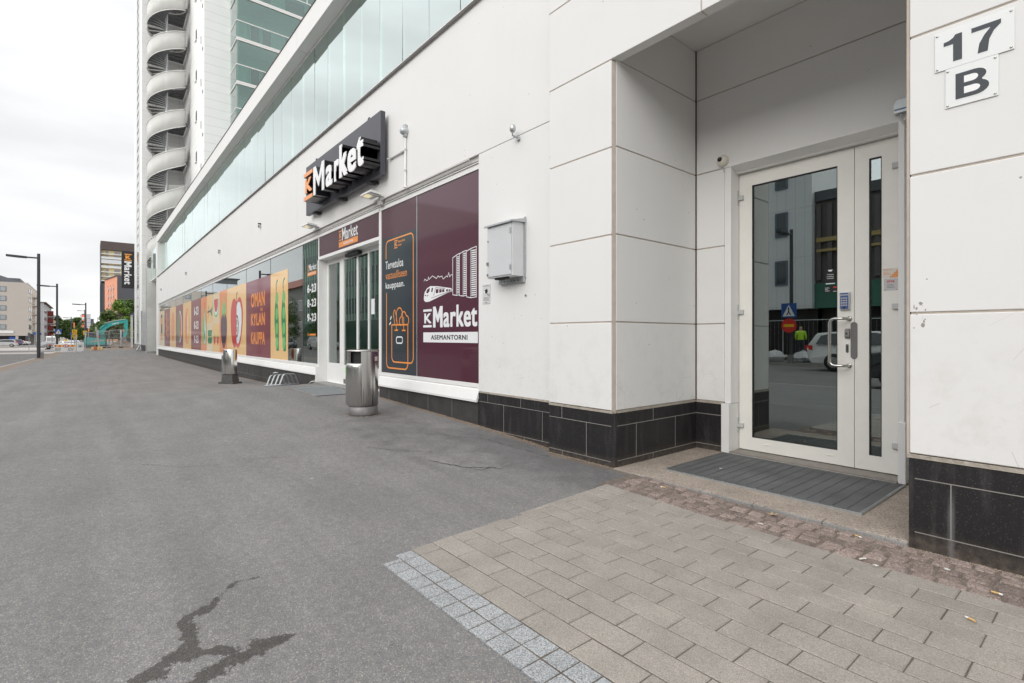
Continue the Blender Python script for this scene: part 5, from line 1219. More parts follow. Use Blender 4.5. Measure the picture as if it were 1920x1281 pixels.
# local frame: +X points right as seen by the camera, -Y towards the camera
e.rotation_euler = (0, 0, R(50.4+16)); e.scale = (.96, .96, .945)
q = MB(); q.lathe([(0, 0), (.190, 0), (.195, .02), (.195, .125), (.188, .130)], n=40); q.build('base', M['steel_dark'], e)
q = MB(); q.lathe([(.19, .135), (.203, .137), (.203, .70)], n=48, a0=R(-180-38), a1=R(-38), smooth=True)
q.lathe([(.19, .135), (.203, .137), (.203, .885)], n=40, a0=R(-38), a1=R(142))
# lower bulge under the mouth, swelling smoothly out of the drum
V = []; K_ = 40; ZZ = [(.137, 0), (.165, 1), (.66, 1), (.70, .75), (.722, .3), (.728, -1.2), (.73, -4.5)]
for z_, f_ in ZZ:
    for j in range(K_+1):
        a_ = R(140+125*j/K_); bl = math.sin(math.pi*j/K_)**.45; rr_ = .2032+(.026*f_*bl if f_ > 0 else .026*f_); V.append((rr_*math.cos(a_), rr_*math.sin(a_), z_))
q.add(V, [(i*(K_+1)+j, i*(K_+1)+j+1, (i+1)*(K_+1)+j+1, (i+1)*(K_+1)+j) for i in range(len(ZZ)-1) for j in range(K_)], 0, True)
q.build('body', M['steel'], e)
q = MB(); q.lathe([(.203, .137), (.2035, .885)], n=10, a0=R(-97), a1=R(-38)); q.lathe([(.203, .69), (.203, .885)], n=18, a0=R(142), a1=R(219)); q.build('front_shell', M['steel'], e)
q = MB(); q.lathe([(.17, .70), (.17, .884)], n=30); q.lathe([(0, .70), (.198, .702)], n=30); q.build('dark_mouth', M['black'], e)
q = MB(); q.lathe([(0, .912), (.205, .905), (.213, .897), (.213, .884), (0, .883)], n=44, sx=1.02); q.build('lid', M['steel'], e)
q = MB(); q.box(-.0035, .0035, -.2045, -.195, .14, .88); q.add([], []); ob = q.build('door_seam', M['black'], e); ob.rotation_euler = (0, 0, R(40))
q = MB(); q.lathe([(0, -.010), (.008, -.008), (.009, 0)], (0, -.203, .495), 12, axis='Y'); ob = q.build('lock', M['galv'], e); ob.rotation_euler = (0, 0, R(47))
FB = FR((0, -.2042, 0), (1, 0, 0), (0, 0, 1), (0, -1, 0))
q = MB(); shape(q, rect(-.028, .028, .755, .812), FB, .0012, .001, 0); stroke(q, [(-.02, .785), (0, .797), (.018, .79)], .005, FB, .0018, .0006, 1)
for i in range(3): shape(q, rect(-.02, .02, .762+.007*i, .765+.007*i), FB, .0016, .0004, 2)
ob = q.build('sticker', [M['white_p'], M['red_p'], M['conc_grey']], e); ob.rotation_euler = (0, 0, R(58))
q = MB(); shape(q, rect(-.016, .016, .835, .85), FB, .0012, .001, 0); ob = q.build('badge', mat('blue_badge', (.04, .10, .4), .4), e); ob.rotation_euler = (0, 0, R(54))
q = MB(); shape(q, [(-.02, .60), (.0, .55), (.015, .60), (.02, .66), (-.02, .665)], FR((-.015, -.2285, 0), (1, 0, 0), (0, 0, 1), (0, -1, 0)), .0012, .001, 0); ob = q.build('leaf_sticker', mat('green_sticker', (.10, .5, .04), .5), e); ob.rotation_euler = (0, 0, R(-72))

px_ = -11.63+(-.0); d = ray(431.5); t = 1.0
for t10 in range(60, 200):
    P_ = d*(t10/10); 
    if H+(632-719.5)/960*(t10/10) <= gz(P_.x, P_.y): t = t10/10; break
ax, ay = (d*t).x, (d*t).y; az = gz(ax, ay)
e = empty('ash_bin', 'low stainless steel ash bin on a conical concrete foot in front of the long window', 'ash bin', (ax, ay, az), R(50.4-14), local=True)
k = t/960.0   # metres per reference pixel at that distance
q = MB(); M['foot'] = mat('dark_cast_foot', (.085, .083, .08), .85, var=.2, vs=18, bump=.3)
q.box(-17*k, 17*k, -.15, .15, 0, 3.6*k); q.build('foot_plate', M['foot'], e, bevel=.008)
q = MB(); v0 = [(-12.2*k, -.12), (13*k, -.12), (13*k, .12), (-12.2*k, .12)]; v1 = [(-11.8*k, -.105), (11*k, -.105), (11*k, .105), (-11.8*k, .105)]
V = [(a, b, 3.6*k) for a, b in v0]+[(a, b, 18*k) for a, b in v1]; q.add(V, [(0,1,2,3)[::-1], (4,5,6,7)]+[(i, (i+1) % 4, 4+(i+1) % 4, 4+i) for i in range(4)]); q.build('foot', M['foot'], e, bevel=.012)
q = MB(); q.lathe([(0, 18.4*k), (12.9*k, 18.4*k), (13.1*k, 19*k), (13.1*k, 63*k), (12.5*k, 64*k), (0, 63.8*k)], n=40, sy=.72); q.build('body', mat('mirror_steel', (.68, .67, .64), .2, 1.0), e)
q = MB(); q.box(-16.2*k, -12.2*k, -.05, .10, 19*k, 53*k); q.build('side_tray', M['steel_dark'], e, bevel=.006)
q = MB(); q.box(-.003, .003, -9.7*k, -9*k, 19*k, 63*k); q.lathe([(0, -.010), (.010, -.009), (.011, 0)], (.012, -9.3*k, 41*k), 12, axis='Y'); ob = q.build('door_seam', M['black'], e); ob.rotation_euler = (0, 0, R(-15))
q = MB(); q.box(-.02, .02, -9.6*k, -9.3*k, 59.5*k, 61.5*k); q.build('badge', mat('blue_badge', (.04, .10, .4), .4), e)

rk = empty('bike_rack', 'small galvanised bicycle rack of four sloping double hoops by the black plinth', 'bike rack', (-11.3, 3.2, gz(-11.3, 3.2)))
P1, P2, P3 = Vector((-11.82, 2.92, 0)), Vector((-11.27, 3.07, 0)), Vector((-11.62, 3.56, 0)); P4 = P1+(P3-P2)
def rkz(p): return Vector((p.x, p.y, gz(p.x, p.y)+.02))
q = MB()
for a, b in ((P1, P2), (P2, P3), (P3, P4), (P4, P1)): q.tube([rkz(a), rkz(b)], .017, 6)
q.build('base_frame', M['galv'], rk)
for i in range(4):
    s0 = P1+(P2-P1)*(.08+.29*i); cr2 = (P3-P2)
    q = MB()
    for o_ in (0, .028):
        sh_ = (P2-P1).normalized()*o_; hh = .225
        pts = [rkz(s0+sh_), rkz(s0+sh_+cr2*.17)+Vector((0, 0, hh*.82)), rkz(s0+sh_+cr2*.22)+Vector((0, 0, hh*.95)), rkz(s0+sh_+cr2*.29)+Vector((0, 0, hh)), rkz(s0+sh_+cr2*.71)+Vector((0, 0, hh)), rkz(s0+sh_+cr2*.78)+Vector((0, 0, hh*.95)), rkz(s0+sh_+cr2*.83)+Vector((0, 0, hh*.82)), rkz(s0+sh_+cr2)]
        q.tube(pts, .0085, 6)
    q.build('hoop', M['galv'], rk)
# anchor rings low on the plinth
e = empty('wall_hook', 'small steel hook on the black plinth just left of the shop doorway', 'hook', (-10.9, 3.6, .25)); q = MB(); q.tube([(-10.85, 3.655, .23), (-10.88, 3.58, .22), (-10.95, 3.55, .17), (-11.05, 3.56, .14)], .012, 6); q.build('hook', M['galv'], e); q = MB(); q.box(-10.88, -10.82, 3.640, 3.654, .20, .27); q.build('wall_plate', M['galv'], e)
e = empty('wall_tap', 'tiny steel tap sticking out of the plinth between ash bin and bike rack', 'tap', (-13.6, 3.6, .25)); q = MB(); q.tube([(-13.6, 3.655, .25), (-13.6, 3.60, .26), (-13.7, 3.58, .24)], .016, 6); q.build('spout', M['galv'], e); q = MB(); q.disc((-13.6, 3.652, .25), .03, 'Y', 10); q.build('collar', M['galv'], e)

def gpt(px, py, z=0):
    d = ray(px, py); 
    for _ in range(4):
        t = (z-H)/d.z; p = Vector((d.x*t, d.y*t)); z = gz(p.x, p.y)+.012
    return p.x, p.y, z
def butt(px, py, ang, label, top=None, col=(.60, .38, .14)):
    x_, y_, z = gpt(px, py); z = (top if top is not None else z)+.006
    e = empty('cigarette_butt', label, 'cigarette butt', (x_, y_, z), group='cigarette butts dropped near the house door'); c_, s_ = math.cos(R(ang)), math.sin(R(ang))
    q = MB(); q.tube([(x_-.016*c_, y_-.016*s_, z), (x_+.010*c_, y_+.010*s_, z)], .0042, 8); q.build('filter', mat('butt_filter', col, .8), e)
    q = MB(); q.tube([(x_+.010*c_, y_+.010*s_, z), (x_+.022*c_, y_+.022*s_, z-.001)], [.0042, .0036], 8); q.build('paper_stub', M['white'], e)
def cq(x, y): return 1100+x*.4271, 880+y*.4271
butt(*cq(338, 82), 200, 'orange cigarette butt on the red cobbles nearest the asphalt corner')
butt(*cq(1190, 298), -20, 'orange cigarette butt against the edge of the entrance step')
butt(*cq(1797, 548), 0, 'orange cigarette butt with white stub on the cobbles under the black wall base')
butt(*cq(1688, 665), 150, 'stubby orange cigarette butt lying on the grey paving stones')
butt(*cq(1210, 397), 60, 'long white cigarette end among the red cobbles', col=(.7, .66, .6))
for i, ((a, b), lb) in enumerate(((cq(765, 243), 'flattened white gum spot on the cobbles beside the dry leaf'), (cq(1270, 427), 'grey-white gum spot on the cobbles at the edge of the paving'), (cq(1580, 443), 'white scrap on the cobbles below the plinth joint'), (cq(590, 8), 'white paper scrap lying on the door mat'))):
    x_, y_, z = gpt(a, b); rnd = random.Random(i); z = .018 if i == 3 else z+.004
    P_ = [(x_+.012*math.cos(2*math.pi*j/9)*rnd.uniform(.5, 1.3), y_+.008*math.sin(2*math.pi*j/9)*rnd.uniform(.6, 1.4), z) for j in range(9)]
    q = MB(); q.prism(P_, (0, 0, .004)); o = q.build('paper_scrap' if i > 1 else 'gum_spot', mat('scrap_white%d' % i, (.62, .60, .56), .8)); tag(o, lb, 'litter', 'white scraps near the house door')
x_, y_, z = gpt(*cq(818, 205)); rnd = random.Random(2)
q = MB(); P_ = [(x_+r*math.cos(R(a)), y_+r*.8*math.sin(R(a)), z+.008+h) for a, r, h in ((0, .045, .01), (25, .02, .004), (50, .042, .014), (85, .02, 0), (120, .035, .012), (160, .018, 0), (200, .04, .006), (250, .02, 0), (300, .036, .01))]
q.add(P_+[(x_, y_, z+.012)], [(i, (i+1) % 9, 9) for i in range(9)]); q.tube([(x_, y_, z+.01), (x_-.05, y_+.02, z+.004)], .0015, 5)
tag(q.build('dry_leaf', mat('dry_leaf_brown', (.36, .27, .17), .8)), 'curled dry brown leaf on the red cobbles in front of the step', 'leaf')
# crumbs and dry moss swept against the walls
q = MB(); rnd = random.Random(9)
def crumb(x, y, s):
    z = gz(x, y)+.004; a = rnd.random()*6.28; h = s*rnd.uniform(.4, 1.1)
    V = [(x+s*math.cos(a+i*2.1), y+s*math.sin(a+i*2.1), z) for i in range(3)]+[(x+rnd.uniform(-s, s)*.4, y+rnd.uniform(-s, s)*.4, z+h)]
    q.add(V, [(0, 1, 3), (1, 2, 3), (2, 0, 3)], rnd.choice((0, 0, 1)))
for _ in range(1500): crumb(rnd.uniform(-.78, .9), A-abs(rnd.gauss(0, .022))-.002, rnd.uniform(.002, .006))
for _ in range(700): crumb(rnd.uniform(-3.69, -2.9), A-abs(rnd.gauss(0, .016)), rnd.uniform(.002, .005))
for _ in range(1300): crumb(rnd.uniform(-7.8, -3.7), B-.002-abs(rnd.gauss(0, .03)), rnd.uniform(.003, .007))
for _ in range(260): a_ = rnd.uniform(0, 6.283); r_ = .195+abs(rnd.gauss(0, .02)); crumb(bx+r_*math.cos(a_), by+r_*math.sin(a_), rnd.uniform(.003, .007))
for _ in range(160): a_ = rnd.uniform(0, 6.283); r_ = .22+abs(rnd.gauss(0, .03)); crumb(ax+r_*math.cos(a_), ay+r_*.8*math.sin(a_), rnd.uniform(.004, .008))
for _ in range(500): crumb(rnd.uniform(-13, -10.8), B-.002-abs(rnd.gauss(0, .05)), rnd.uniform(.004, .010))
for _ in range(140): crumb(rnd.gauss(-6.2, 1.2), min(3.5, rnd.gauss(2.7, .5)), rnd.uniform(.004, .010))
for _ in range(200): crumb(rnd.uniform(-.95, -.6), 3.50-abs(rnd.gauss(0, .03)), rnd.uniform(.002, .006))
tag(q.build('grit', [mat('sandy_grit', (.33, .26, .20), .95), mat('dry_moss', (.20, .15, .11), .95)]), 'dry moss and grit gathered along the foot of the walls', 'grit', kind='stuff')

# ================================================================ APARTMENT TOWER BEHIND THE SHOP
def lined_mat(name, col, step=.62, dark=.72, vstep=None, w=.018):
    m, n, l, b = newmat(name); b.inputs['Roughness'].default_value = .6
    co = n.new('ShaderNodeTexCoord').outputs['Object']; s_ = n.new('ShaderNodeSeparateXYZ'); l.new(co, s_.inputs[0])
    fz = math_(n, l, 'FRACT', math_(n, l, 'DIVIDE', s_.outputs['Z'], step)); ln = math_(n, l, 'LESS_THAN', fz, w/step)
    if vstep:
        h = math_(n, l, 'ADD', s_.outputs['X'], s_.outputs['Y']); fx = math_(n, l, 'FRACT', math_(n, l, 'DIVIDE', h, vstep)); ln = math_(n, l, 'MAXIMUM', ln, math_(n, l, 'LESS_THAN', fx, w/vstep))
    a = n.new('ShaderNodeTexNoise'); a.inputs['Scale'].default_value = .6; a.inputs['Detail'].default_value = 5; l.new(co, a.inputs['Vector'])
    c = mixc(n, l, a.outputs[0], tuple(x*.94 for x in col), tuple(min(1, x*1.04) for x in col))
    c = mixc(n, l, ln, c, tuple(x*dark for x in col)); l.new(c, b.inputs['Base Color']); return m
M['tpanel'] = lined_mat('white_facade_panels', (.82, .82, .81), .62, .62, 2.4)
M['tpanel2'] = lined_mat('light_grey_facade_panels', (.80, .80, .79), 3.06/4, .7, 1.2)
tw = empty('apartment_tower', 'tall white apartment tower with slot windows and glazed balconies behind the shop', 'apartment building', (-46, 8, 0))
TH = 34
q = MB()
q.box(-58.3, -49.9, 3.285, 3.95, -.2, TH); q.box(-58.3, -51.6, 3.951, 12, -.2, TH); q.build('stair_tower_wall', M['tpanel2'], tw)
q = MB(); q.box(-51.6, -41.55, 6.3, 18, -.2, TH); q.build('wall', M['tpanel'], tw)
q = MB(); q.box(-58.32, -49.88, 3.265, 3.285, -.3, .55); q.box(-49.9, -49.88, 3.285, 6, -.3, .5); q.build('plinth', M['conc_grey'], tw)
q = MB()
for k in range(11):
    z = 2.0+3.06*k
    q.box(-54.6, -52.6, 3.26, 3.284, z-1.3, z+1.45)
q.build('glass_block_window', glass_mat('pale_frosted_glass', (.5, .55, .52), .25, .15), tw)
q = MB()
for k in range(46): q.box(-54.65, -52.55, 3.235, 3.26, .75+.74*k, .80+.74*k)
q.box(-54.75, -54.65, 3.24, 3.284, .3, TH); q.box(-52.55, -52.45, 3.24, 3.284, .3, TH); q.build('window_grille', M['alu_grey'], tw)
for k in range(9):
    z = 23.55+3.06*(k-6)
    q = MB(); q.box(-45.15, -44.75, 6.285, 6.299, z-.05, z+.75); o = q.build('slot_window', M['black'], tw)
    q = MB(); q.box(-45.2, -44.7, 6.20, 6.299, z-.10, z-.051); q.build('sill', M['alu'], o)
    q = MB(); q.box(-42.3, -42.05, 6.27, 6.299, z-1.95, z-1.75); q.box(-42.9, -42.75, 6.275, 6.299, z-1.2, z-.7); q.build('vent', M['steel_dark'], tw)
    z2 = 22+3.06*(k-5)
# balconies
bal = 17.088-1.36-3.06*2
M['glass_bal'] = glass_mat('green_balcony_glass', (.50, .72, .66), .14)
M['soffit'] = mat('balcony_soffit', (.62, .64, .62), .8)
for k in range(8):
    zf = bal+3.06*k           # underside of the slab
    q = MB(); q.box(-41.5, -39.6, 7.96, 16.6, zf, zf+.20); q.build('balcony_slab', M['soffit'], tw)
    q = MB(); q.box(-39.60, -39.55, 7.93, 16.6, zf-.03, zf+.07); q.box(-41.5, -39.6, 7.91, 7.959, zf-.03, zf+.07); q.box(-39.6, -39.56, 7.94, 16.6, zf+.10, zf+.20); q.build('slab_edge', M['alu'], tw)
    q = MB(); q.box(-39.585, -39.54, 7.93, 16.6, zf+1.31, zf+1.37); q.box(-41.5, -39.585, 7.91, 7.95, zf+1.31, zf+1.37)
    for i in range(8): q.box(-39.53, -39.50, 8.9+i, 8.96+i, zf+1.25, zf+1.31)
    q.build('handrail', M['alu'], tw)
    q = MB(); q.box(-39.57, -39.56, 7.96, 16.6, zf+.2, zf+1.30); q.box(-41.5, -39.6, 7.935, 7.945, zf+.2, zf+1.30); q.box(-39.62, -39.61, 7.99, 16.6, zf+1.40, zf+3.0); q.box(-41.5, -39.65, 7.965, 7.975, zf+1.40, zf+3.0); q.build('balcony_glass', M['glass_bal'], tw)
    q = MB(); q.box(-39.66, -39.60, 12.7, 12.76, zf+.2, zf+3.0); q.box(-41.53, -41.42, 7.97, 8.10, zf+.2, zf+3.03); q.box(-39.75, -39.63, 7.98, 8.10, zf+.2, zf+3.03); q.build('post', M['alu'], tw)
    q = MB(); q.box(-41.5, -41.42, 8.9, 9.0, zf+.2, zf+2.4, 0)
    for a, b, z0 in ((9.2, 9.9, .9), (10.0, 10.7, .2), (11.6, 13.2, .9), (14.0, 15.6, .9)): q.box(-41.54, -41.45, a, b, zf+z0, zf+2.35, 0); q.box(-41.46, -41.44, a+.07, b-.07, zf+z0+.07, zf+2.28, 1)
    q.build('balcony_window', [M['alu'], M['letterside']], tw)
# spiral stair: a helix that rises 2.1 m over the street half turn, a flat landing, then 0.96 m
sc = empty('spiral_staircase', 'galvanised outdoor spiral staircase wrapped in perforated white screens on the tower', 'staircase', (-48.4, 4.76, 0))
cx, cy, RS = -48.4, 4.76, 1.27
def stz(u):   # u: turns; 0 = left (street side), .25 nearest the camera, .5 right
    n_ = math.floor(u); f_ = u-n_
    if f_ < .5: z = 2.1*f_/.5
    elif f_ < .72: z = 2.1
    else: z = 2.1+.96*(f_-.72)/.28
    return n_*3.06+z
def sxy(u, r):
    a = 2*math.pi*u   # left as seen from the camera is -Y; nearest is +X
    return cx+r*math.sin(a), cy-r*math.cos(a)
Z0 = 25.25-3.06*8; rest = MB(); M['stairsteel'] = mat('dull_stair_steel', (.20, .205, .21), .5, .3)
q = MB(); q.tube([(cx, cy, -.1), (cx, cy, 34)], .10, 12); q.build('column', M['galv'], sc)
for k in range(1, 11):
    q = MB(); V = []; F_ = []
    for i in range(49):
        u = i/48*.97; z = Z0+3.06*(k-1)+stz(u); x_, y_ = sxy(u, RS); V += [(x_, y_, z), (x_, y_, z+1.38)]
        if i: F_.append((2*i-2, 2*i, 2*i+1, 2*i-1))
    q.add(V, F_, 0, True)
    o = q.build('screen', M['mesh'], sc); 
    s_ = o.modifiers.new('s', 'SOLIDIFY'); s_.thickness = .01
    q = MB()
    for dz in (0, 1.38): q.tube([(*sxy(i/48*.97, RS+.012), Z0+3.06*(k-1)+stz(i/48*.97)+dz) for i in range(49)], .028, 6)
    for i in range(0, 9):
        u = i/8*.97; x_, y_ = sxy(u, RS-.03); z = Z0+3.06*(k-1)+stz(u); q.tube([(x_, y_, z), (x_, y_, z+1.38)], .018, 6)
    q.build('screen_rim', M['alu'], sc)
    for i in range(18):
        q = MB()
        u = (i+.3)/17*.5 if i < 12 else .72+(i-12)/6*.28
        z = Z0+3.06*(k-1)+stz(u)+.12; du = .024
        a0, a1 = sxy(u-du, .1), sxy(u-du, RS-.04); b0, b1 = sxy(u+du, .1), sxy(u+du, RS-.04)
        q.prism([(*a0, z), (*a1, z), (*b1, z), (*b0, z)], (0, 0, .03)); q.tube([(*a0, z-.01), (*a1, z-.01)], .018, 5)
        if 2 < k < 8: q.build('tread', M['stairsteel'], sc)
        else: rest.v += [] ; rest.add(q.v, q.f, 0)
    z = Z0+3.06*(k-1)+2.1+.10
    q = MB(); P_ = [sxy(.5, .08), sxy(.5, RS), (cx+.1, cy+RS+.15), (cx-3.1, cy+RS+.2), (cx-3.1, cy-.2), (cx-1.2, cy-.2)]
    q.prism([(*p_, z) for p_ in P_], (0, 0, .04), 0)
    for f_ in (.15, .6, 1.05, 1.5, 2.0): q.tube([(cx-1.4*f_+.1, cy+.08, z-.04), (cx-1.4*f_+.1, cy+RS+.1, z-.04)], .035, 5)
    q.tube([(cx+.1, cy+.1, z-.04), (cx+.1, cy+RS+.1, z-.04)], .05, 5); q.tube([(cx-3, cy+.7, z-.04), (cx+.1, cy+.7, z-.04)], .04, 5)
    q.tube([(cx+.15, cy+RS+.1, z-.3), (cx+.05, cy+RS+.32, z+.9)], .05, 6)
    q.build('landing', M['stairsteel'], sc)
tag(rest.build('further_treads', M['stairsteel'], sc), kind='stuff')
# mesh gate below the stair, glass screen and grey post
gt = empty('mesh_gate', 'tall perforated white metal gate panels between the shop end and the tower', 'gate', (-47.0, 4.3, 0))
for a, b in ((3.35, 4.25), (4.27, 5.1), (5.12, 6.2)):
    for z0, z1 in ((.10, 2.0), (2.04, 3.5), (3.54, 5.0), (5.04, 6.3)):
        q = MB(); q.box(-46.82, -46.80, a, b, z0, z1); q.build('perforated_panel', M['mesh'], gt)
q = MB()
for y_ in (3.34, 4.26, 5.11, 6.2): q.box(-46.86, -46.79, y_-.025, y_+.025, -.05, 6.3)
for z in (.08, 2.02, 3.52, 5.02): q.box(-46.84, -46.795, 3.36, 6.2, z-.02, z+.02)
q.build('gate_frame', M['alu_grey'], gt)
e = empty('glass_screen', 'slanting glass balcony screen hanging past the far end of the shop', 'glass screen', (-45, 3.65, 5.4))
q = MB(); q.box(-47.0, -43.12, 3.66, 3.675, 5.4, 7.5); q.box(-47.0, -46.985, 3.676, 5.0, 5.4, 7.5); q.build('pane', M['glass_up'], e)
q = MB(); q.box(-47.05, -43.12, 3.64, 3.70, 5.30, 5.40); q.box(-47.02, -43.12, 3.65, 3.69, 7.5, 7.56); q.box(-47.05, -43.2, 3.70, 5.0, 5.28, 5.38)
for x_ in (-46.9, -45.6, -44.3): q.box(x_-.02, x_+.02, 3.652, 3.69, 5.4, 7.5)
q.build('frame', M['alu'], e)
e = empty('site_hut_wall', 'white corrugated container end standing beyond the tower corner', 'container', (-63, 3.2, .1))
q = MB(); q.box(-60.7, -60.2, 3.13, 3.27, .0, 3.1); 
q.build('container_wall', M['tpanel'], e); q = MB(); q.box(-60.75, -60.15, 3.12, 3.275, 3.101, 3.2); q.box(-60.2, -60.12, 3.12, 3.14, 0, 3.1); q.build('corner_post', M['alu_grey'], e)
# broken downpipe at the tower foot
e = empty('bent_pipe', 'grey bent metal pipes leaning at the foot of the tower', 'pipe', (-49.4, 3.1, .05)); q = MB(); q.tube([(-49.6, 3.22, .5), (-49.5, 3.1, .45), (-49.0, 2.9, .08)], .05, 8); q.build('lower_pipe', M['galv'], e); q = MB(); q.tube([(-49.75, 3.25, 3.2), (-49.75, 3.22, .35), (-49.2, 3.15, .1)], .04, 8); q.build('upper_pipe', M['galv'], e)
# the hanging vertical sign
vs_ = empty('vertical_sign', 'black vertical banner sign with orange emblem and white letters hanging on the tower edge', 'shop sign', (-59.0, 2.7, 9))
tS = 59.0/(-ray(240).x); S0 = -59.0
def yz(px, py): d = ray(px, py); t = S0/d.x; return t*d.y, H+t*d.z
(ya, zt), (yb, zb) = yz(227.8, 471), yz(251.8, 541)
zt = yz(240, 471.2)[1]; zb = yz(240, 540.6)[1]
q = MB(); q.box(S0-.25, S0, ya, yb, zb, zt); q.build('sign_box', mat('sign_black', (.018, .018, .022), .4), vs_, bevel=.01)
q = MB(); 
for f_ in (.08, .5, .92): q.box(S0-.18, S0-.08, yb, yb+.35, zb+(zt-zb)*f_-.05, zb+(zt-zb)*f_+.05)
q.build('bracket', M['rubber'], vs_)
wd = yb-ya; ht = zt-zb
VF = FR((S0, ya, zt), (0, 0, -1), (0, 1, 0), (1, 0, 0))   # u runs down, v runs right
q = MB(); text(q, 'K', VF, ht*.1, ht*.225, wd*.30, wd*.78, .02, .01, .04, 0)
for v_ in (.085, .235): pass
shape(q, rect(ht*.075, ht*.255, wd*.0+wd*.78+.03, wd*.86), VF, .02, .01, 0); shape(q, rect(ht*.075, ht*.255, wd*.20, wd*.26), VF, .02, .01, 0)
q2 = MB()
KF = FR((S0, ya, zt), (0, 1, 0), (0, 0, -1), (1, 0, 0))
q = MB()
# emblem upright: two bars above and below an upright K
UF = FR((S0, ya, zt-ht*.255), (0, 1, 0), (0, 0, 1), (1, 0, 0))
hb = ht*.18
shape(q, rect(wd*.22, wd*.80, 0, hb*.13), UF, .02, .01, 0); shape(q, rect(wd*.22, wd*.80, hb*.87, hb), UF, .02, .01, 0); text(q, 'K', UF, wd*.30, wd*.72, hb*.22, hb*.78, .02, .01, .05, 0)
q.build('emblem', mat('orange_lit_letter', (.85, .34, .05), .4), vs_)
q = MB(); text(q, 'Market', VF, ht*.275, ht*.90, wd*.20, wd*.80, .02, .01, .035, 0); 
# letters are read with the head turned right: flip v so that they are not mirrored
o = q.build('lettering', M['white'], vs_)

# ================================================================ STREET: lamps, signs, barriers, digger, cars
M['pole'] = mat('dark_grey_pole_paint', (.045, .048, .055), .5)
def lamp(name_label, base, arm_dir=-1, h=6.05, local_group='tall dark street lamps along the kerb', double=False):
    x_, y_, z = base
    e = empty('street_lamp', name_label, 'street lamp', (x_, y_, z), 0, local_group, local=True)
    q = MB(); q.tube([(0, 0, 0), (0, 0, 1.2), (0, 0, h-.0)], [.085, .08, .07], 12); q.build('pole', M['pole'], e)
    q = MB(); q.box(-.16, .16, -.16, .16, -.02, .03); q.box(-.10, .13, .08, .22, .0, .35); q.build('base_plate', M['steel_dark'], e)
    q = MB(); q.tube([(0, 0, h-.25), (0, arm_dir*.6, h-.25)], .045, 8); q.build('arm', M['pole'], e)
    q = MB(); q.prism([(-.10, arm_dir*.5, h-.31), (-.16, arm_dir*.85, h-.30), (-.12, arm_dir*1.35, h-.27), (.12, arm_dir*1.35, h-.27), (.16, arm_dir*.85, h-.30), (.10, arm_dir*.5, h-.31)], (0, 0, .11)); q.build('lamp_head', M['pole'], e, bevel=.02)
    return e
l1 = at(72.5, 29.6); lamp('tall dark street lamp nearest the camera at the left kerb', (l1.x, l1.y, gz(l1.x, l1.y)))
l2 = at(107, 46.2); lamp('dark street lamp carrying the blue crossing sign', (l2.x, l2.y, gz(l2.x, l2.y)-.2))
l3 = at(160.8, 66.6); lamp('dark street lamp behind the excavator', (l3.x, l3.y, rz_(l3.x)-.0), h=6.4)
l4 = at(133.5, 110); lamp('distant street lamp in front of the far trees', (l4.x, l4.y, -1.1), h=6.6)
l5 = at(158.5, 118); lamp('distant street lamp seen just left of the pole behind the excavator', (l5.x, l5.y, -1.1), h=8.5)

def facing(px_, t, z=0, yaw=0): 
    """frame of a flat sign turned to the camera street direction (+X)"""
    p = at(px_, t, z); return p
def signboard(label, px0, px1, py0, py1, t, face, cat='traffic sign', name='traffic_sign', thick=.04, group=None, draw=None, mats=None, post=True, zb=None):
    """rectangular board in the plane X=const facing the camera side (+X)"""
    pc = at((px0+px1)/2, t); X = pc.x
    def yz_(px, py): d = ray(px, py); tt = X/d.x; return tt*d.y, H+tt*d.z
    (y0, z1), (y1, z0) = yz_(px0, py0), yz_(px1, py1)
    z0 = yz_((px0+px1)/2, py1)[1]; z1 = yz_((px0+px1)/2, py0)[1]
    e = empty(name, label, cat, (X, (y0+y1)/2, z0), group=group)
    q = MB(); q.box(X-thick, X, y0, y1, z0, z1); q.build('board', face, e)
    fr_ = FR((X, y0, z0), (0, 1, 0), (0, 0, 1), (1, 0, 0))
    if draw: q = MB(); draw(q, fr_, y1-y0, z1-z0); q.build('symbol', mats, e)
    if post:
        q = MB(); q.tube([(X-thick-.04, (y0+y1)/2, zb if zb is not None else gz(X, y0)-.2), (X-thick-.04, (y0+y1)/2, z1)], .03, 8); q.build('post', M['galv'], e)
    return e
M['blue'] = mat('sign_blue', (.02, .08, .30), .4); M['syellow'] = mat('sign_yellow', (.80, .46, .01), .45); M['sred'] = mat('sign_red', (.62, .03, .02), .45); M['swhite'] = mat('sign_white', (.75, .75, .74), .45)
def ped(q, f, w, h):
    shape(q, [(w*.08, h*.08), (w*.92, h*.08), (w*.5, h*.94)], f, .006, .004, 0)
    shape(q, ell(w*.5, h*.60, w*.045, h*.06, 10), f, .012, .004, 1); stroke(q, [(w*.5, h*.54), (w*.5, h*.36)], w*.07, f, .012, .004, 1)
    stroke(q, [(w*.5, h*.36), (w*.40, h*.16)], w*.05, f, .012, .004, 1); stroke(q, [(w*.5, h*.36), (w*.60, h*.16)], w*.05, f, .013, .004, 1); stroke(q, [(w*.40, h*.42), (w*.5, h*.5), (w*.6, h*.40)], w*.04, f, .012, .004, 1)
signboard('blue pedestrian crossing sign with white triangle on the second lamp pole', 103, 115.8, 617.3, 627, 45.8, M['blue'], draw=ped, mats=[M['swhite'], M['blackp']], post=False)
def wk(q, f, w, h):
    stroke(q, [(w*.3, h*.75), (w*.35, h*.3)], w*.12, f, .006, .004, 0); stroke(q, [(w*.5, h*.3), (w*.7, h*.55), (w*.8, h*.25)], w*.07, f, .006, .004, 0); shape(q, ell(w*.35, h*.82, w*.08, h*.08, 8), f, .007, .004, 0)
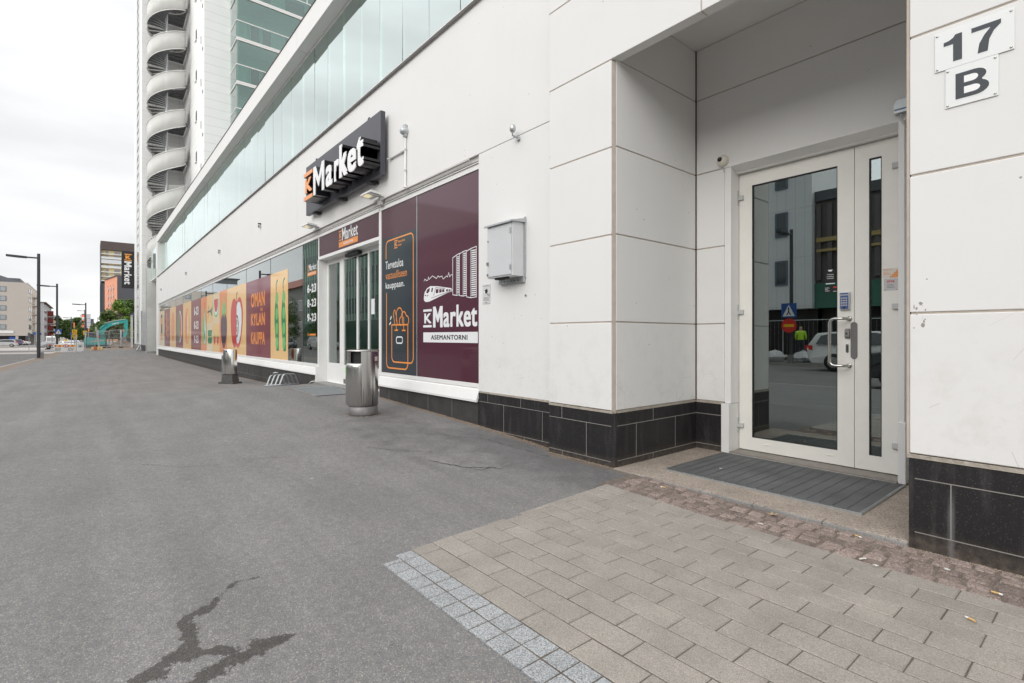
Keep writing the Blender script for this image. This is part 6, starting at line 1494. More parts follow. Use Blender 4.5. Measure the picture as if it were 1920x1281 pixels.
def wk2(q, f, w, h):
    stroke(q, [(w*.15, h*.45), (w*.35, h*.6), (w*.5, h*.45), (w*.65, h*.6), (w*.85, h*.45)], h*.10, f, .006, .004, 0); stroke(q, [(w*.2, h*.25), (w*.8, h*.25)], h*.07, f, .006, .004, 0)
signboard('upper yellow roadworks board with black figure', 135.3, 144.6, 618, 625.4, 52, M['syellow'], draw=wk, mats=[M['blackp']], zb=-.4)
signboard('lower yellow roadworks board under the upper one', 135.6, 144.8, 626.0, 632.8, 52.05, M['syellow'], draw=wk2, mats=[M['blackp']], post=False)
signboard('small yellow strip below the two yellow boards', 137.2, 144.4, 633.3, 635.6, 52.1, M['syellow'], post=False)
def nolf(q, f, w, h): shape(q, ell(w*.6, h*.45, w*.3, h*.4, 14), f, .006, .004, 0)
signboard('yellow sign with blue disc at the third lamp pole', 156, 163.5, 620.2, 628, 60, M['syellow'], draw=nolf, mats=[M['blue']], zb=-.5)
signboard('small blue street sign left of the yellow roadworks boards', 131, 137, 624.5, 627.5, 70, M['blue'], zb=-.8)
signboard('narrow orange banner hanging above the yellow boards', 137.6, 140.4, 604.8, 614.6, 75, M['orange_v'], cat='banner', name='banner', zb=-.8)
signboard('tiny orange banner far down the street', 164.9, 167.4, 616.5, 621, 120, M['orange_v'], cat='banner', name='banner', zb=-1)
signboard('grey back of a traffic sign beside the dark lamp pole', 52, 56.6, 624, 634.5, 60, mat('sign_back_grey', (.12, .13, .15), .5), zb=-.6)
signboard('small blue sign at the corner of the beige building', 62, 67.5, 623.5, 627.5, 135, M['blue'], zb=-1)
signboard('small blue sign by the grey building', 73.5, 78, 624.5, 628.5, 135, M['blue'], zb=-1)
# red and yellow works barrier with slanting stripes
def barrier(q, f, w, h):
    n_ = 10
    for i in range(n_): shape(q, rect(w*(.02+.96*i/n_), w*(.02+.96*(i+1)/n_), h*.72, h*.90), f, .006, .004, 0 if i % 2 == 0 else 1)
    for i in range(n_): shape(q, rect(w*(.02+.96*i/n_), w*(.02+.96*(i+1)/n_), h*.03, h*.10), f, .006, .004, 1 if i % 2 == 0 else 0)
    for i in range(5): a = w*(.03+.055*i); shape(q, [(a, h*.22), (a+w*.02, h*.22), (a+w*.075, h*.62), (a+w*.055, h*.62)], f, .006, .004, 2)
    for i in range(5): a = w*(.62+.065*i); shape(q, [(a, h*.22), (a+w*.02, h*.22), (a+w*.075, h*.62), (a+w*.055, h*.62)], f, .006, .004, 2 if i != 4 else 1)
    shape(q, ell(w*.53, h*.80, h*.20, h*.20, 20), f, .010, .004, 0); shape(q, ell(w*.53, h*.80, h*.16, h*.16, 20), f, .014, .004, 3); shape(q, ell(w*.52, h*.80, h*.07, h*.08, 10), f, .018, .004, 2)
    stroke(q, [(w*.53-h*.12, h*.90), (w*.53+h*.12, h*.70)], h*.03, f, .020, .004, 0)
bme = signboard('white works barrier with red and yellow band, slanting black stripes and a round ban sign', 101, 142.5, 645.6, 662.2, 37.5, M['swhite'], cat='barrier', name='works_barrier', draw=barrier, mats=[M['sred'], M['syellow'], M['blackp'], M['swhite']], post=False)
bx0 = at(100, 37.5)
q = MB()
for px_ in (97.5, 143):
    p = at(px_, 37.5); q.box(p.x-.09, p.x-.05, p.y-.03, p.y+.03, gz(p.x, p.y), gz(p.x, p.y)+1.25); q.box(p.x-.35, p.x+.25, p.y-.12, p.y+.3, gz(p.x, p.y), gz(p.x, p.y)+.06)
q.build('stand', M['galv'], bme)
def wbox(q, f, w, h):
    for a, b, c_, d_ in ((.12, .85, .45, .75), (.12, .85, .80, .86)): shape(q, rect(w*a, w*b, h*c_, h*d_), f, .004, .003, 0)
    shape(q, rect(w*.35, w*.62, h*.56, h*.66), f, .008, .003, 1)
wb = signboard('white plastic road block between the striped barrier and the excavator', 144, 157, 642.5, 659.5, 39, M['swhite'], cat='road block', name='road_block', thick=.5, draw=wbox, mats=[M['alu_grey'], M['blackp']], post=False)
def sm(q, f, w, h):
    n_ = 6
    for i in range(n_): shape(q, rect(w*i/n_, w*(i+1)/n_, h*.72, h*.95), f, .006, .004, 0 if i % 2 else 1)
    for i in range(7): a = w*(.02+.135*i); shape(q, [(a, h*.15), (a+w*.05, h*.15), (a+w*.11, h*.62), (a+w*.06, h*.62)], f, .006, .004, 2)
signboard('far striped works barrier behind the excavator boom', 200.5, 210.5, 636.5, 646.5, 78, M['swhite'], cat='barrier', name='works_barrier', draw=sm, mats=[M['sred'], M['syellow'], M['blackp']], post=False)
signboard('farther striped works barrier right of the first one', 212, 221.5, 636.5, 646.5, 82, M['swhite'], cat='barrier', name='works_barrier', draw=sm, mats=[M['sred'], M['syellow'], M['blackp']], post=False)
# red and yellow concrete foot with a leaning plank
p = at(182, 41); e = empty('barrier_foot', 'squat yellow and red striped barrier foot on the asphalt in front of the excavator', 'barrier foot', (p.x, p.y, gz(p.x, p.y)))
z = gz(p.x, p.y)
for i in range(4):
    q = MB(); q.box(p.x-.12, p.x+.12, p.y-.36+.18*i, p.y-.185+.18*i, z, z+.28); q.build('block', [mat('pale_yellow_block', (.62, .48, .22), .8), mat('worn_red_block', (.55, .12, .07), .8)][i % 2 if i < 3 else 0], e, bevel=.03)
p = at(181, 42); e = empty('leaning_plank', 'weathered pale plank standing upright in front of the teal excavator', 'plank', (p.x, p.y, 0))
q = MB(); q.prism([(p.x, p.y+.12, gz(p.x, p.y)), (p.x, p.y+.24, gz(p.x, p.y)), (p.x, p.y+.02, 1.98), (p.x, p.y-.11, 1.98)], (.05, 0, 0)); q.build('board', mat('weathered_wood', (.42, .41, .40), .8, var=.15, vs=8), e)
q = MB(); q.box(p.x-.3, p.x+.3, p.y, p.y+.4, gz(p.x, p.y), gz(p.x, p.y)+.06); q.build('foot', M['rubber'], e)
# temporary site fence in bays
for i, (pa, pb, ta, tb, lb) in enumerate(((160, 178, 52, 54, 'left bay of the wire site fence by the excavator'), (184, 204, 50, 52, 'middle bay of the wire site fence by the excavator'), (205, 226, 50, 49.5, 'wire site fence bay under the excavator boom'), (228, 248, 49.5, 50, 'wire site fence bay next to the tower corner'))):
    a, b = at(pa, ta), at(pb, tb); za, zb_ = gz(a.x, a.y), gz(b.x, b.y); e = empty('site_fence', lb, 'fence', (a.x, a.y, za), group='wire site fences around the roadworks')
    q = MB(); q.tube([(a.x, a.y, za), (a.x, a.y, za+1.75), (b.x, b.y, zb_+1.75), (b.x, b.y, zb_)], .028, 6); q.tube([(a.x, a.y, za+.2), (b.x, b.y, zb_+.2)], .02, 6); q.build('frame', M['galv'], e)
    q = MB()
    for k in range(1, 14): f_ = k/14; q.tube([(a.x+(b.x-a.x)*f_, a.y+(b.y-a.y)*f_, za+.2), (a.x+(b.x-a.x)*f_, a.y+(b.y-a.y)*f_, za+1.75)], .006, 4)
    for k in range(1, 5): q.tube([(a.x, a.y, za+.35*k), (b.x, b.y, zb_+.35*k)], .006, 4)
    q.build('wire_mesh', M['galv'], e)
    q = MB()
    for c_ in (a, b): q.box(c_.x-.35, c_.x+.35, c_.y-.11, c_.y+.11, gz(c_.x, c_.y)-.02, gz(c_.x, c_.y)+.12)
    q.build('foot', M['rubber'], e)
# soil heap
def heap(name, label, c, rx, ry, h, m, cat, seed=1, n=22):
    V = []; F_ = []; rnd = random.Random(seed)
    for i in range(n+1):
        for j in range(n+1):
            u, v = i/n*2-1, j/n*2-1; r = min(1, math.hypot(u, v)); z = h*max(0, 1-r*r)*(.8+.4*rnd.random())
            V.append((c[0]+u*rx, c[1]+v*ry, c[2]-.1+z))
    for i in range(n):
        for j in range(n): F_.append((i*(n+1)+j, (i+1)*(n+1)+j, (i+1)*(n+1)+j+1, i*(n+1)+j+1))
    q = MB(); q.add(V, F_, 0, False); return tag(q.build(name, m), label, cat)
M['soil'] = mat('dug_soil', (.17, .13, .10), .95, var=.3, vs=3, bump=.8)
p = at(228, 58); heap('soil_heap', 'low heap of dug soil under the excavator arm', (p.x, p.y, gz(p.x, p.y)), 3.5, 1.6, 1.0, M['soil'], 'soil heap')
p = at(240, 60); e = empty('stone_pile', 'stacked brown stones and timbers beside the tower corner', 'stone pile', (p.x, p.y, gz(p.x, p.y)))
rnd = random.Random(4)
for i in range(14):
    q = MB(); xx = p.x+rnd.uniform(-.8, .8); y_ = p.y+rnd.uniform(-1.0, .8); z = gz(p.x, p.y)+.22*(i//4); s_ = rnd.uniform(.16, .32); q.box(xx-s_, xx+s_, y_-s_, y_+s_, z, z+.26); q.build('stone', mat('stone_%d' % (i % 3), ((.17, .12, .09), (.22, .17, .12), (.13, .11, .10))[i % 3], .9) if i < 3 else bpy.data.materials['stone_%d' % (i % 3)], e, bevel=.06)

# excavator, 70 m off, boom out to the right
ex = at(180, 70); zx = -.62
E_ = empty('excavator', 'teal excavator with its long arm reaching right over the dug street', 'excavator', (ex.x, ex.y, zx), R(50.4)-math.atan2(780, 960)*0+R(38)*0, local=True)
E_.rotation_euler = (0, 0, math.atan2(ray(180).y, ray(180).x)+R(90)+math.pi if False else math.atan2(ray(180).y, ray(180).x)-R(90))
# local frame: +Y away from the camera, +X to the right
kx = 70/960.0
def X_(px):
    d_ = ray(px); th_ = E_.rotation_euler.z; ux, uy = math.cos(th_), math.sin(th_)
    det = ux*(-d_.y)-uy*(-d_.x); return (-ex.x*(-d_.y)+ex.y*(-d_.x))/det
def Z_(py): return H+(632-py)*kx-zx
M['teal'] = mat('teal_machine_paint', (.05, .40, .37), .35, var=.05); 
q = MB(); q.prism([(X_(157), -1.2, Z_(648)), (X_(157.5), -1.2, Z_(636)), (X_(162), -1.2, Z_(632)), (X_(181), -1.2, Z_(634)), (X_(196.5), -1.2, Z_(636.5)), (X_(197), -1.2, Z_(648))], (0, 2.4, 0)); q.build('body', M['teal'], E_, bevel=.08)
q = MB(); q.prism([(X_(170), -1.215, Z_(642)), (X_(170), -1.215, Z_(640)), (X_(196), -1.215, Z_(636.8)), (X_(196), -1.215, Z_(638.4))], (0, .01, 0)); q.build('stripe', mat('pale_red_stripe', (.6, .35, .28), .5), E_)
q = MB(); q.prism([(X_(168), -.9, Z_(632.6)), (X_(168), -.9, Z_(624.5)), (X_(184), -.9, Z_(621.5)), (X_(188), -.9, Z_(633))], (0, 1.6, 0)); q.build('engine_cover', M['letterside'], E_, bevel=.08)
q = MB(); q.prism([(X_(180), -.95, Z_(632)), (X_(188), -.95, Z_(632)), (X_(186), -.95, Z_(629.5)), (X_(181), -.95, Z_(630))], (0, -.2, 0)); q.build('warning_lamp', M['sred'], E_)
q = MB(); q.prism([(X_(184), -.8, Z_(636)), (X_(184), -.8, Z_(625)), (X_(196), -.8, Z_(626)), (X_(200), -.8, Z_(646)), (X_(196), -.8, Z_(646))], (0, 1.4, 0), 0); q.build('cab', mat('teal_dark_cab', (.03, .20, .19), .3), E_, bevel=.06)
q = MB(); q.box(X_(165), X_(205), -1.3, 1.3, .0, Z_(648.5)); q.build('undercarriage', M['steel_dark'], E_, bevel=.12)
for yy_ in (-1.35, .95):
    q = MB(); n_ = 18; P_ = []
    x0_, x1_, r_ = X_(166), X_(204), .36
    for i in range(n_): a = math.pi/2+math.pi*i/(n_-1); P_.append((x0_+r_*math.cos(a), yy_, r_+r_*math.sin(a)))
    for i in range(n_): a = -math.pi/2+math.pi*i/(n_-1); P_.append((x1_+r_*math.cos(a), yy_, r_+r_*math.sin(a)))
    q.prism(P_, (0, .45, 0)); q.build('track', M['rubber'], E_)
def bar(P_, y0, wd_, nm, m): q = MB(); q.prism([(X_(a), y0, Z_(b)) for a, b in P_], (0, wd_, 0)); return q.build(nm, m, E_, bevel=.04)
bo = bar([(185, 622), (188, 613), (192, 610), (204, 604.5), (219, 601), (236, 597.5), (238.5, 600), (236, 604), (222, 607.5), (207, 612), (198, 618), (193, 627), (188, 627)], -.3, .35, 'boom', M['teal'])
FE = FR((0, -.302, 0), (1, 0, 0), (0, 0, 1), (0, -1, 0))
q = MB(); fr_ = FR((X_(210), -.345, Z_(609.0)), Vector((X_(224)-X_(210), 0, Z_(605.2)-Z_(609.0))).normalized(), (0, 0, 1), (0, -1, 0)); text(q, 'KOBELCO', fr_, 0, X_(223.5)-X_(210), 0, .17, .004, .003, .04, 0); q.build('lettering', M['white'], E_)
q = MB(); q.tube([(X_(196), -.36, Z_(606)), (X_(215), -.36, Z_(601)), (X_(235), -.36, Z_(598))], .045, 6); q.tube([(X_(191), -.1, Z_(630)), (X_(197.5), -.1, Z_(617))], .09, 8); q.build('cylinder', M['galv'], E_)
bar([(236, 597), (239.5, 600), (239.7, 611), (238.5, 627), (235, 633), (230.5, 633), (231, 618), (233, 604)], -.28, .32, 'arm', M['teal'])
bar([(229, 632), (236, 632), (238, 637), (233, 641), (228, 638)], -.5, .9, 'bucket', M['steel_dark'])
q = MB(); q.tube([(X_(231.5), -.33, Z_(622)), (X_(231.5), -.33, Z_(619.5))], .10, 8); q.build('reflector', M['orange'], E_)
q = MB(); q.tube([(X_(186), -.35, Z_(620)), (X_(200), -.35, Z_(608)), (X_(202), -.35, Z_(611))], .03, 5); q.tube([(X_(233), -.33, Z_(604)), (X_(228.5), -.33, Z_(610)), (X_(236), -.33, Z_(620))], .03, 5); q.build('hose', M['rubber'], E_)
p = at(238, 76); e = empty('parked_car', 'dark blue car half hidden behind the tower corner', 'car', (p.x, p.y, -.4)); q = MB(); q.prism([(p.x, p.y-1.0, -.3), (p.x, p.y+3, -.3), (p.x, p.y+3, .9), (p.x, p.y-.3, 1.0), (p.x, p.y-.9, .5)], (-1.7, 0, 0)); q.build('body', mat('dark_blue_paint', (.03, .05, .09), .2, coat=1), e, bevel=.1)
for k in (-.4, 1.8):
    q = MB(); q.lathe([(0, -.1), (.3, -.1), (.3, .1), (0, .1)], (p.x+.02, p.y+k, -.2), 16, axis='X'); q.build('wheel', M['rubber'], e)
q = MB(); q.box(p.x, p.x+.01, p.y-.1, p.y+2.4, .45, .85); q.build('side_window', M['letterside'], e)

# ---- cars
M['carglass'] = mat('dark_car_glass', (.02, .025, .03), .05, coat=1); M['rim'] = mat('alloy_rim', (.5, .5, .51), .3, .8)
PROF = {
 'hatch': ([(-2.05, .45), (-2.1, .8), (-2.0, 1.0), (-1.75, 1.42), (-1.3, 1.50), (-.2, 1.52), (.45, 1.40), (1.05, 1.02), (1.85, .88), (2.12, .70), (2.15, .38), (2.0, .28), (-1.95, .28)], [(-1.72, 1.02), (-1.62, 1.35), (-1.2, 1.44), (-.25, 1.46), (.38, 1.34), (.92, 1.0)], 2.1),
 'estate': ([(-2.3, .45), (-2.35, .8), (-2.28, 1.0), (-2.05, 1.40), (-1.6, 1.46), (-.1, 1.48), (.55, 1.36), (1.15, 1.0), (2.05, .86), (2.32, .68), (2.35, .38), (2.2, .26), (-2.2, .26)], [(-2.02, 1.0), (-1.88, 1.32), (-1.5, 1.40), (-.15, 1.42), (.48, 1.30), (1.02, .98)], 2.3),
 'sedan': ([(-2.25, .45), (-2.3, .85), (-2.2, 1.02), (-1.7, 1.08), (-1.1, 1.38), (-.5, 1.45), (.1, 1.43), (.65, 1.30), (1.2, 1.0), (2.0, .85), (2.3, .68), (2.32, .38), (2.15, .26), (-2.15, .26)], [(-1.55, 1.06), (-1.02, 1.32), (-.5, 1.39), (.08, 1.37), (.58, 1.25), (1.05, .99)], 2.3),
 'van': ([(-2.6, .5), (-2.65, 1.0), (-2.6, 2.25), (-2.4, 2.42), (1.2, 2.42), (1.6, 2.2), (2.1, 1.35), (2.7, 1.1), (2.8, .6), (2.7, .35), (-2.5, .35)], [(.9, 1.35), (.95, 2.05), (1.5, 2.05), (1.9, 1.38)], 2.7)}
def car(kind, label, x, y, z, rzd, paint, group=None, w=.88, taxi=False):
    prof, win, hl = PROF[kind]
    e = empty('parked_car' if kind != 'van' else 'parked_van', label, 'car' if kind != 'van' else 'van', (x, y, z), R(rzd), group, local=True)
    zc = [p_[1] for p_ in prof]; zm = max(zc)
    def wid(zz): return w*(1-.20*max(0, (zz-.95)/(zm-.95)) ** 1.1) if zz > .95 else w*(.94+.06*min(1, (zz-.2)/.4))
    n_ = len(prof); V = []
    for s_ in (-1, 1):
        for a, b in prof: V.append((a, s_*wid(b), b))
    V2 = [(a, s_*wid(b)*.86, b+(.015 if b > 1 else 0)) for s_ in (-1, 1) for a, b in prof]
    q = MB(); q.add(V, [tuple(range(n_)), tuple(range(n_, 2*n_))[::-1]]+[(i, n_+i, n_+(i+1) % n_, (i+1) % n_) for i in range(n_)]); q.recalc = True
    b_ = q.build('body', paint, e, bevel=.05, seg=3)
    q = MB()
    for s_ in (-1, 1): q.prism([(a, s_*(wid(b)+.004), b) for a, b in win], (0, s_*.004, 0))
    q.recalc = True; q.build('side_window', M['carglass'], e)
    if kind != 'van':
        q = MB(); a0, a1 = win[-1], win[-2]; q.prism([(a0[0]+.10, -wid(a0[1])*.88, a0[1]+.055), (a0[0]+.10, wid(a0[1])*.88, a0[1]+.055), (a1[0]+.10, wid(a1[1])*.85, a1[1]+.07), (a1[0]+.10, -wid(a1[1])*.85, a1[1]+.07)], (.02, 0, .02)); q.build('windscreen', M['carglass'], e)
        q = MB(); a0, a1 = win[0], win[1]; q.prism([(a0[0]-.22, -wid(a0[1])*.85, a0[1]+.03), (a0[0]-.22, wid(a0[1])*.85, a0[1]+.03), (a1[0]-.12, wid(a1[1])*.82, a1[1]+.03), (a1[0]-.12, -wid(a1[1])*.82, a1[1]+.03)], (-.04, 0, .01)); q.build('rear_window', M['carglass'], e)
    else:
        q = MB(); q.box(-2.68, -2.655, -.62, -.05, 1.35, 2.1); q.box(-2.68, -2.655, .05, .62, 1.35, 2.1); q.build('rear_window', mat('pale_van_window', (.35, .36, .36), .2), e)
    for a in (-hl*.62, hl*.62):
        for s_ in (-1, 1):
            q = MB(); q.lathe([(.20, s_*.10), (.31, s_*.11), (.33, s_*.05), (.33, -s_*.12)], (a, s_*(w-.09), .33), 22, axis='Y'); wh = q.build('wheel', M['rubber'], e)
            q = MB(); q.lathe([(0, s_*.115), (.06, s_*.118), (.20, s_*.105)], (a, s_*(w-.09), .33), 14, axis='Y'); q.build('rim', M['rim'], wh)
    for s_ in (-1, 1):
        q = MB(); q.box(prof[0][0]-.10, prof[0][0]+.15, s_*w*.62, s_*w*.97, .78 if kind != 'van' else .9, .95 if kind != 'van' else 1.25); q.build('tail_light', M['sred'], e)
        q = MB(); q.box(hl-.22, hl-.02, s_*w*.60, s_*w*.93, .62, .76); q.build('headlight', M['swhite'], e)
    q = MB(); q.box(prof[0][0]-.07, prof[0][0]-.03, -.26, .26, .52, .63); q.build('number_plate', M['swhite'], e)
    if taxi: q = MB(); q.box(-.3, .1, -.25, .25, 1.47, 1.62); q.build('roof_sign', M['syellow'], e)
    return e
paint = lambda n_, c_, r_=.22: mat(n_, c_, r_, coat=1, metal=.0)
SV, BL, WH, GY = paint('silver_paint', (.45, .46, .47)), paint('blue_paint', (.04, .06, .16)), paint('white_paint', (.72, .72, .71)), paint('dark_grey_paint', (.07, .075, .085))
def carp(kind, label, px, t, z, rzd, pt, **k): p = at(px, t); return car(kind, label, p.x, p.y, z, rzd, pt, **k)
carp('hatch', 'silver hatchback at the left edge of the picture', 6, 104, -.86, -92, SV)
carp('hatch', 'small dark blue car parked between the silver and the white car', 21, 122, -.93, -95, BL)
carp('estate', 'white estate car parked before the beige building', 36.5, 146, -1.05, 86, WH)
carp('sedan', 'dark grey saloon in the road behind the first lamp pole', 90, 94, -1.15, 205, GY)
carp('van', 'white van seen from behind on the road', 94.5, 112, -1.1, 184, WH)
carp('sedan', 'white car behind the striped barrier', 122, 88, -.95, 200, WH, taxi=True)
carp('estate', 'silver car far down the road between barrier and signs', 138, 120, -1.1, 190, SV)

# ================================================================ FAR BUILDINGS
def bmat(n_, c_, r_=.8, **k): return mat(n_, c_, r_, **k)
def win_faceX(b, X, y0, y1, z0, z1, fr_m, gl_m):      # window on a face looking +X
    q = MB(); q.box(X, X+.08, y0, y1, z0, z1); o = q.build('window', fr_m, b)
    q = MB(); d_ = (y1-y0)*.08; ym = y0+(y1-y0)*.36
    q.box(X+.081, X+.09, y0+d_, ym-.03, z0+d_, z1-d_); q.box(X+.081, X+.09, ym+.03, y1-d_, z0+d_, z1-d_); q.build('pane', gl_m, o)
def win_faceY(b, Y_, x0, x1, z0, z1, fr_m, gl_m, s_=-1):  # window on a face looking -Y (s=-1) or +Y (s=1)
    q = MB(); q.box(x0, x1, Y_, Y_+s_*.08, z0, z1); o = q.build('window', fr_m, b)
    q = MB(); q.box(x0+.10, x1-.10, Y_+s_*.081, Y_+s_*.09, z0+.10, z1-.10); q.build('pane', gl_m, o)
M['wglass'] = mat('bright_window_glass', (.33, .35, .36), .12, coat=.5); M['wframe'] = mat('grey_blue_window_frame', (.12, .155, .19), .6)
M['wglassd'] = mat('dark_window_glass', (.05, .06, .07), .08, coat=.6)
# beige corner building, 150 m away on the other side
c0 = at(52, 150); X0, Y0 = c0.x, c0.y; zg = -1.1
M['beige'] = lined_mat('beige_brick', (.47, .425, .385), .25, .93); M['beige2'] = lined_mat('pale_brick', (.66, .62, .55), .25, .93)
b1 = empty('corner_building', 'beige brick corner building with grey mansard roof at the left edge', 'building', (X0, Y0, zg))
q = MB(); q.box(X0-40, X0, Y0-40, Y0, zg+3.2, 17.0); q.build('wall', M['beige'], b1)
q = MB(); q.box(X0-40, X0-.02, Y0+.001, Y0+.05, zg+3.2, 16.4); q.build('side_wall', M['beige2'], b1)
q = MB(); q.box(X0-39, X0-1.2, Y0-39, Y0-.6, zg, zg+3.2); q.build('ground_floor', M['letterside'], b1)
q = MB(); q.box(X0-1.0, X0, Y0-40, Y0, zg+2.6, zg+3.2)
for k in (2.0, 9.5): q.box(X0-1, X0-.1, Y0-k-.6, Y0-k, zg, zg+2.6)
q.build('canopy', M['beige'], b1)
q = MB(); q.prism([(X0-1.5, Y0-6.5, 17.0), (X0-1.5, Y0-40, 17.0), (X0-4.5, Y0-40, 20.5), (X0-4.5, Y0-9.5, 20.5)], (-20, 0, 0)); q.build('mansard_roof', mat('pale_tin_roof', (.45, .47, .50), .4), b1)
q = MB(); q.prism([(X0-3, Y0-.4, 16.9), (X0-3, Y0-9, 20.2), (X0-3, Y0-9, 17.0)], (-25, 0, 0)); q.box(X0-26, X0-5, Y0-9, Y0-2, 16.9, 18.6); q.build('roof', mat('dark_tin_roof', (.12, .125, .14), .5), b1)
q = MB(); q.box(X0-14, X0-7, Y0-22, Y0-9.0, 20.5, 22.6); q.box(X0-16, X0-6.6, Y0-23, Y0-8.8, 22.6, 22.9); q.build('plant_room', mat('dark_plant_room', (.10, .105, .115), .6), b1)
for k in range(5):
    z = zg+4.45+2.72*k
    for yc in (5.4, 10.3, 15.0): win_faceX(b1, X0, Y0-yc-.9-.0, Y0-yc+.9, z, z+1.45, M['wframe'], M['wglass'])
    for xc in (4, 9.0): win_faceY(b1, Y0+.05, X0-xc-1.2, X0-xc+1.2, z, z+1.45, M['wframe'], M['wglassd'], 1)
    q = MB(); q.box(X0-26, X0-15, Y0+.051, Y0+1.3, z-.6, z-.4, 0); q.box(X0-26, X0-15, Y0+1.15, Y0+1.25, z-.4, z+.5, 1); q.build('balcony', [M['beige2'], mat('brown_balcony_front', (.25, .17, .11), .6) if k == 0 else bpy.data.materials['brown_balcony_front']], b1)
q = MB(); q.box(X0+.01, X0+.12, Y0-7.7, Y0-3.0, zg+3.35, zg+4.05); q.box(X0+.01, X0+.12, Y0-10.3, Y0-8.3, zg+3.35, zg+4.05); q.build('shop_fascia', M['swhite'], b1)
q = MB(); q.box(X0-.9, X0-.7, Y0-4.2, Y0-1.3, zg+.6, zg+2.6, 0); q.box(X0-.69, X0-.68, Y0-3.9, Y0-2.2, zg+.9, zg+2.3, 1); q.disc((X0-.66, Y0-2.1, zg+1.2), .35, 'X', 14, 2); q.build('lit_poster_case', [M['letterside'], mat('blue_poster', (.03, .12, .5), .4), mat('lime_poster', (.35, .6, .1), .4)], b1)
# grey building further on
c0 = at(81, 215); X0, Y0 = c0.x, c0.y
b2 = empty('grey_building', 'grey building with red balcony sides beyond the beige one', 'building', (X0, Y0, zg))
M['greyw'] = lined_mat('grey_render', (.36, .37, .38), 2.9, .85); M['greyl'] = lined_mat('pale_grey_render', (.52, .53, .54), 2.9, .85)
q = MB(); q.box(X0-60, X0, Y0-25, Y0, zg, 15.6); q.build('wall', M['greyw'], b2)
q = MB(); q.box(X0-60, X0-.02, Y0+.001, Y0+.1, zg, 15.4); q.build('side_wall', M['greyl'], b2)
q = MB(); q.box(X0-61, X0+.3, Y0-25, Y0+.9, 15.6, 15.9); q.build('eaves', mat('brown_eaves', (.18, .14, .12), .7), b2)
for k in range(4):
    z = 1.6+3.3*k
    for xc in (8, 16): win_faceY(b2, Y0+.1, X0-xc-3, X0-xc+2, z, z+1.5, M['wframe'], M['wglass'], 1)
    q = MB(); q.box(X0-50, X0-26, Y0+.101, Y0+2.2, z-1.1, z-.9, 0); q.box(X0-27, X0-26.4, Y0+.101, Y0+2.2, z-.9, z+1.6, 1); q.box(X0-50, X0-26, Y0+2.1, Y0+2.2, z-.9, z+.1, 0); q.build('balcony', [M['greyl'], mat('dark_red_side', (.20, .03, .025), .6) if k == 0 else bpy.data.materials['dark_red_side']], b2)
# small yellow house
c0 = at(99, 290); b3 = empty('yellow_building', 'small pale yellow building at the end of the row', 'building', (c0.x, c0.y, zg))
q = MB(); q.box(c0.x-60, c0.x, c0.y-6, c0.y+.5, zg, 11.0); q.build('wall', mat('yellow_render', (.72, .54, .28), .8), b3)
q = MB(); q.prism([(c0.x+.3, c0.y-6, 11), (c0.x+.3, c0.y+1.2, 11), (c0.x+.3, c0.y-2.5, 13)], (-61, 0, 0)); q.build('roof', mat('yellow_house_roof', (.30, .27, .25), .6), b3)
for k in range(3): win_faceY(b3, c0.y+.5, c0.x-20-12*k, c0.x-15-12*k, 5, 7.5, M['wframe'], M['wglassd'], 1)
# distant white block with the orange panel
c0 = at(158, 420); b4 = empty('distant_block', 'distant white office block with a tall orange sign panel above the trees', 'building', (c0.x, c0.y, zg))
def at_p(px, t, z=0): return at(px, t, z)
def slab(b, nm, pxa, pxb, pya, pyb, t, m, depth=12):
    pa = at(pxa, t); X = pa.x; dy = ray(pxb); yb_ = X/dy.x*dy.y; da = ray(pxa, pya); db = ray(pxa, pyb); z1 = H+X/da.x*da.z; z0 = H+X/db.x*db.z
    q = MB(); q.box(X-depth, X, pa.y, yb_, z0, z1); return q.build(nm, m, b), X, pa.y, yb_, z0, z1
M['ofw'] = lined_mat('office_white', (.60, .64, .68), 3.2, .6, 4.0, .5)
slab(b4, 'wall', 142, 152, 595, 636, 420, M['ofw']); slab(b4, 'wall', 163, 170, 589, 636, 420, M['ofw']); slab(b4, 'wall', 170, 176, 598, 636, 425, mat('office_dark', (.15, .17, .19), .5)); slab(b4, 'wall', 150, 163, 590, 636, 430, M['greyl'])
slab(b4, 'sign_panel', 153, 160, 590.5, 613.5, 415, mat('orange_sign_panel', (.85, .22, .09), .5), .5); slab(b4, 'sign_cap', 153, 160, 588.5, 590.5, 415, M['wframe'], 2)
slab(b4, 'chimney', 182, 184, 595, 632, 420, M['greyl'], 4)
pS = at(153, 414.0); XS = pS.x+.3
q = MB(); dS = ray(156.5, 597); f_ = XS/dS.x; q.disc((XS, f_*dS.y, H+f_*dS.z), 1.1, 'X', 16)
for k in (599.5, 607): dS = ray(156.5, k); f_ = XS/dS.x; q.box(XS-.05, XS, f_*dS.y-1.0, f_*dS.y+1.0, H+f_*dS.z-.35, H+f_*dS.z+.35)
q.build('sign_emblem', M['swhite'], b4)
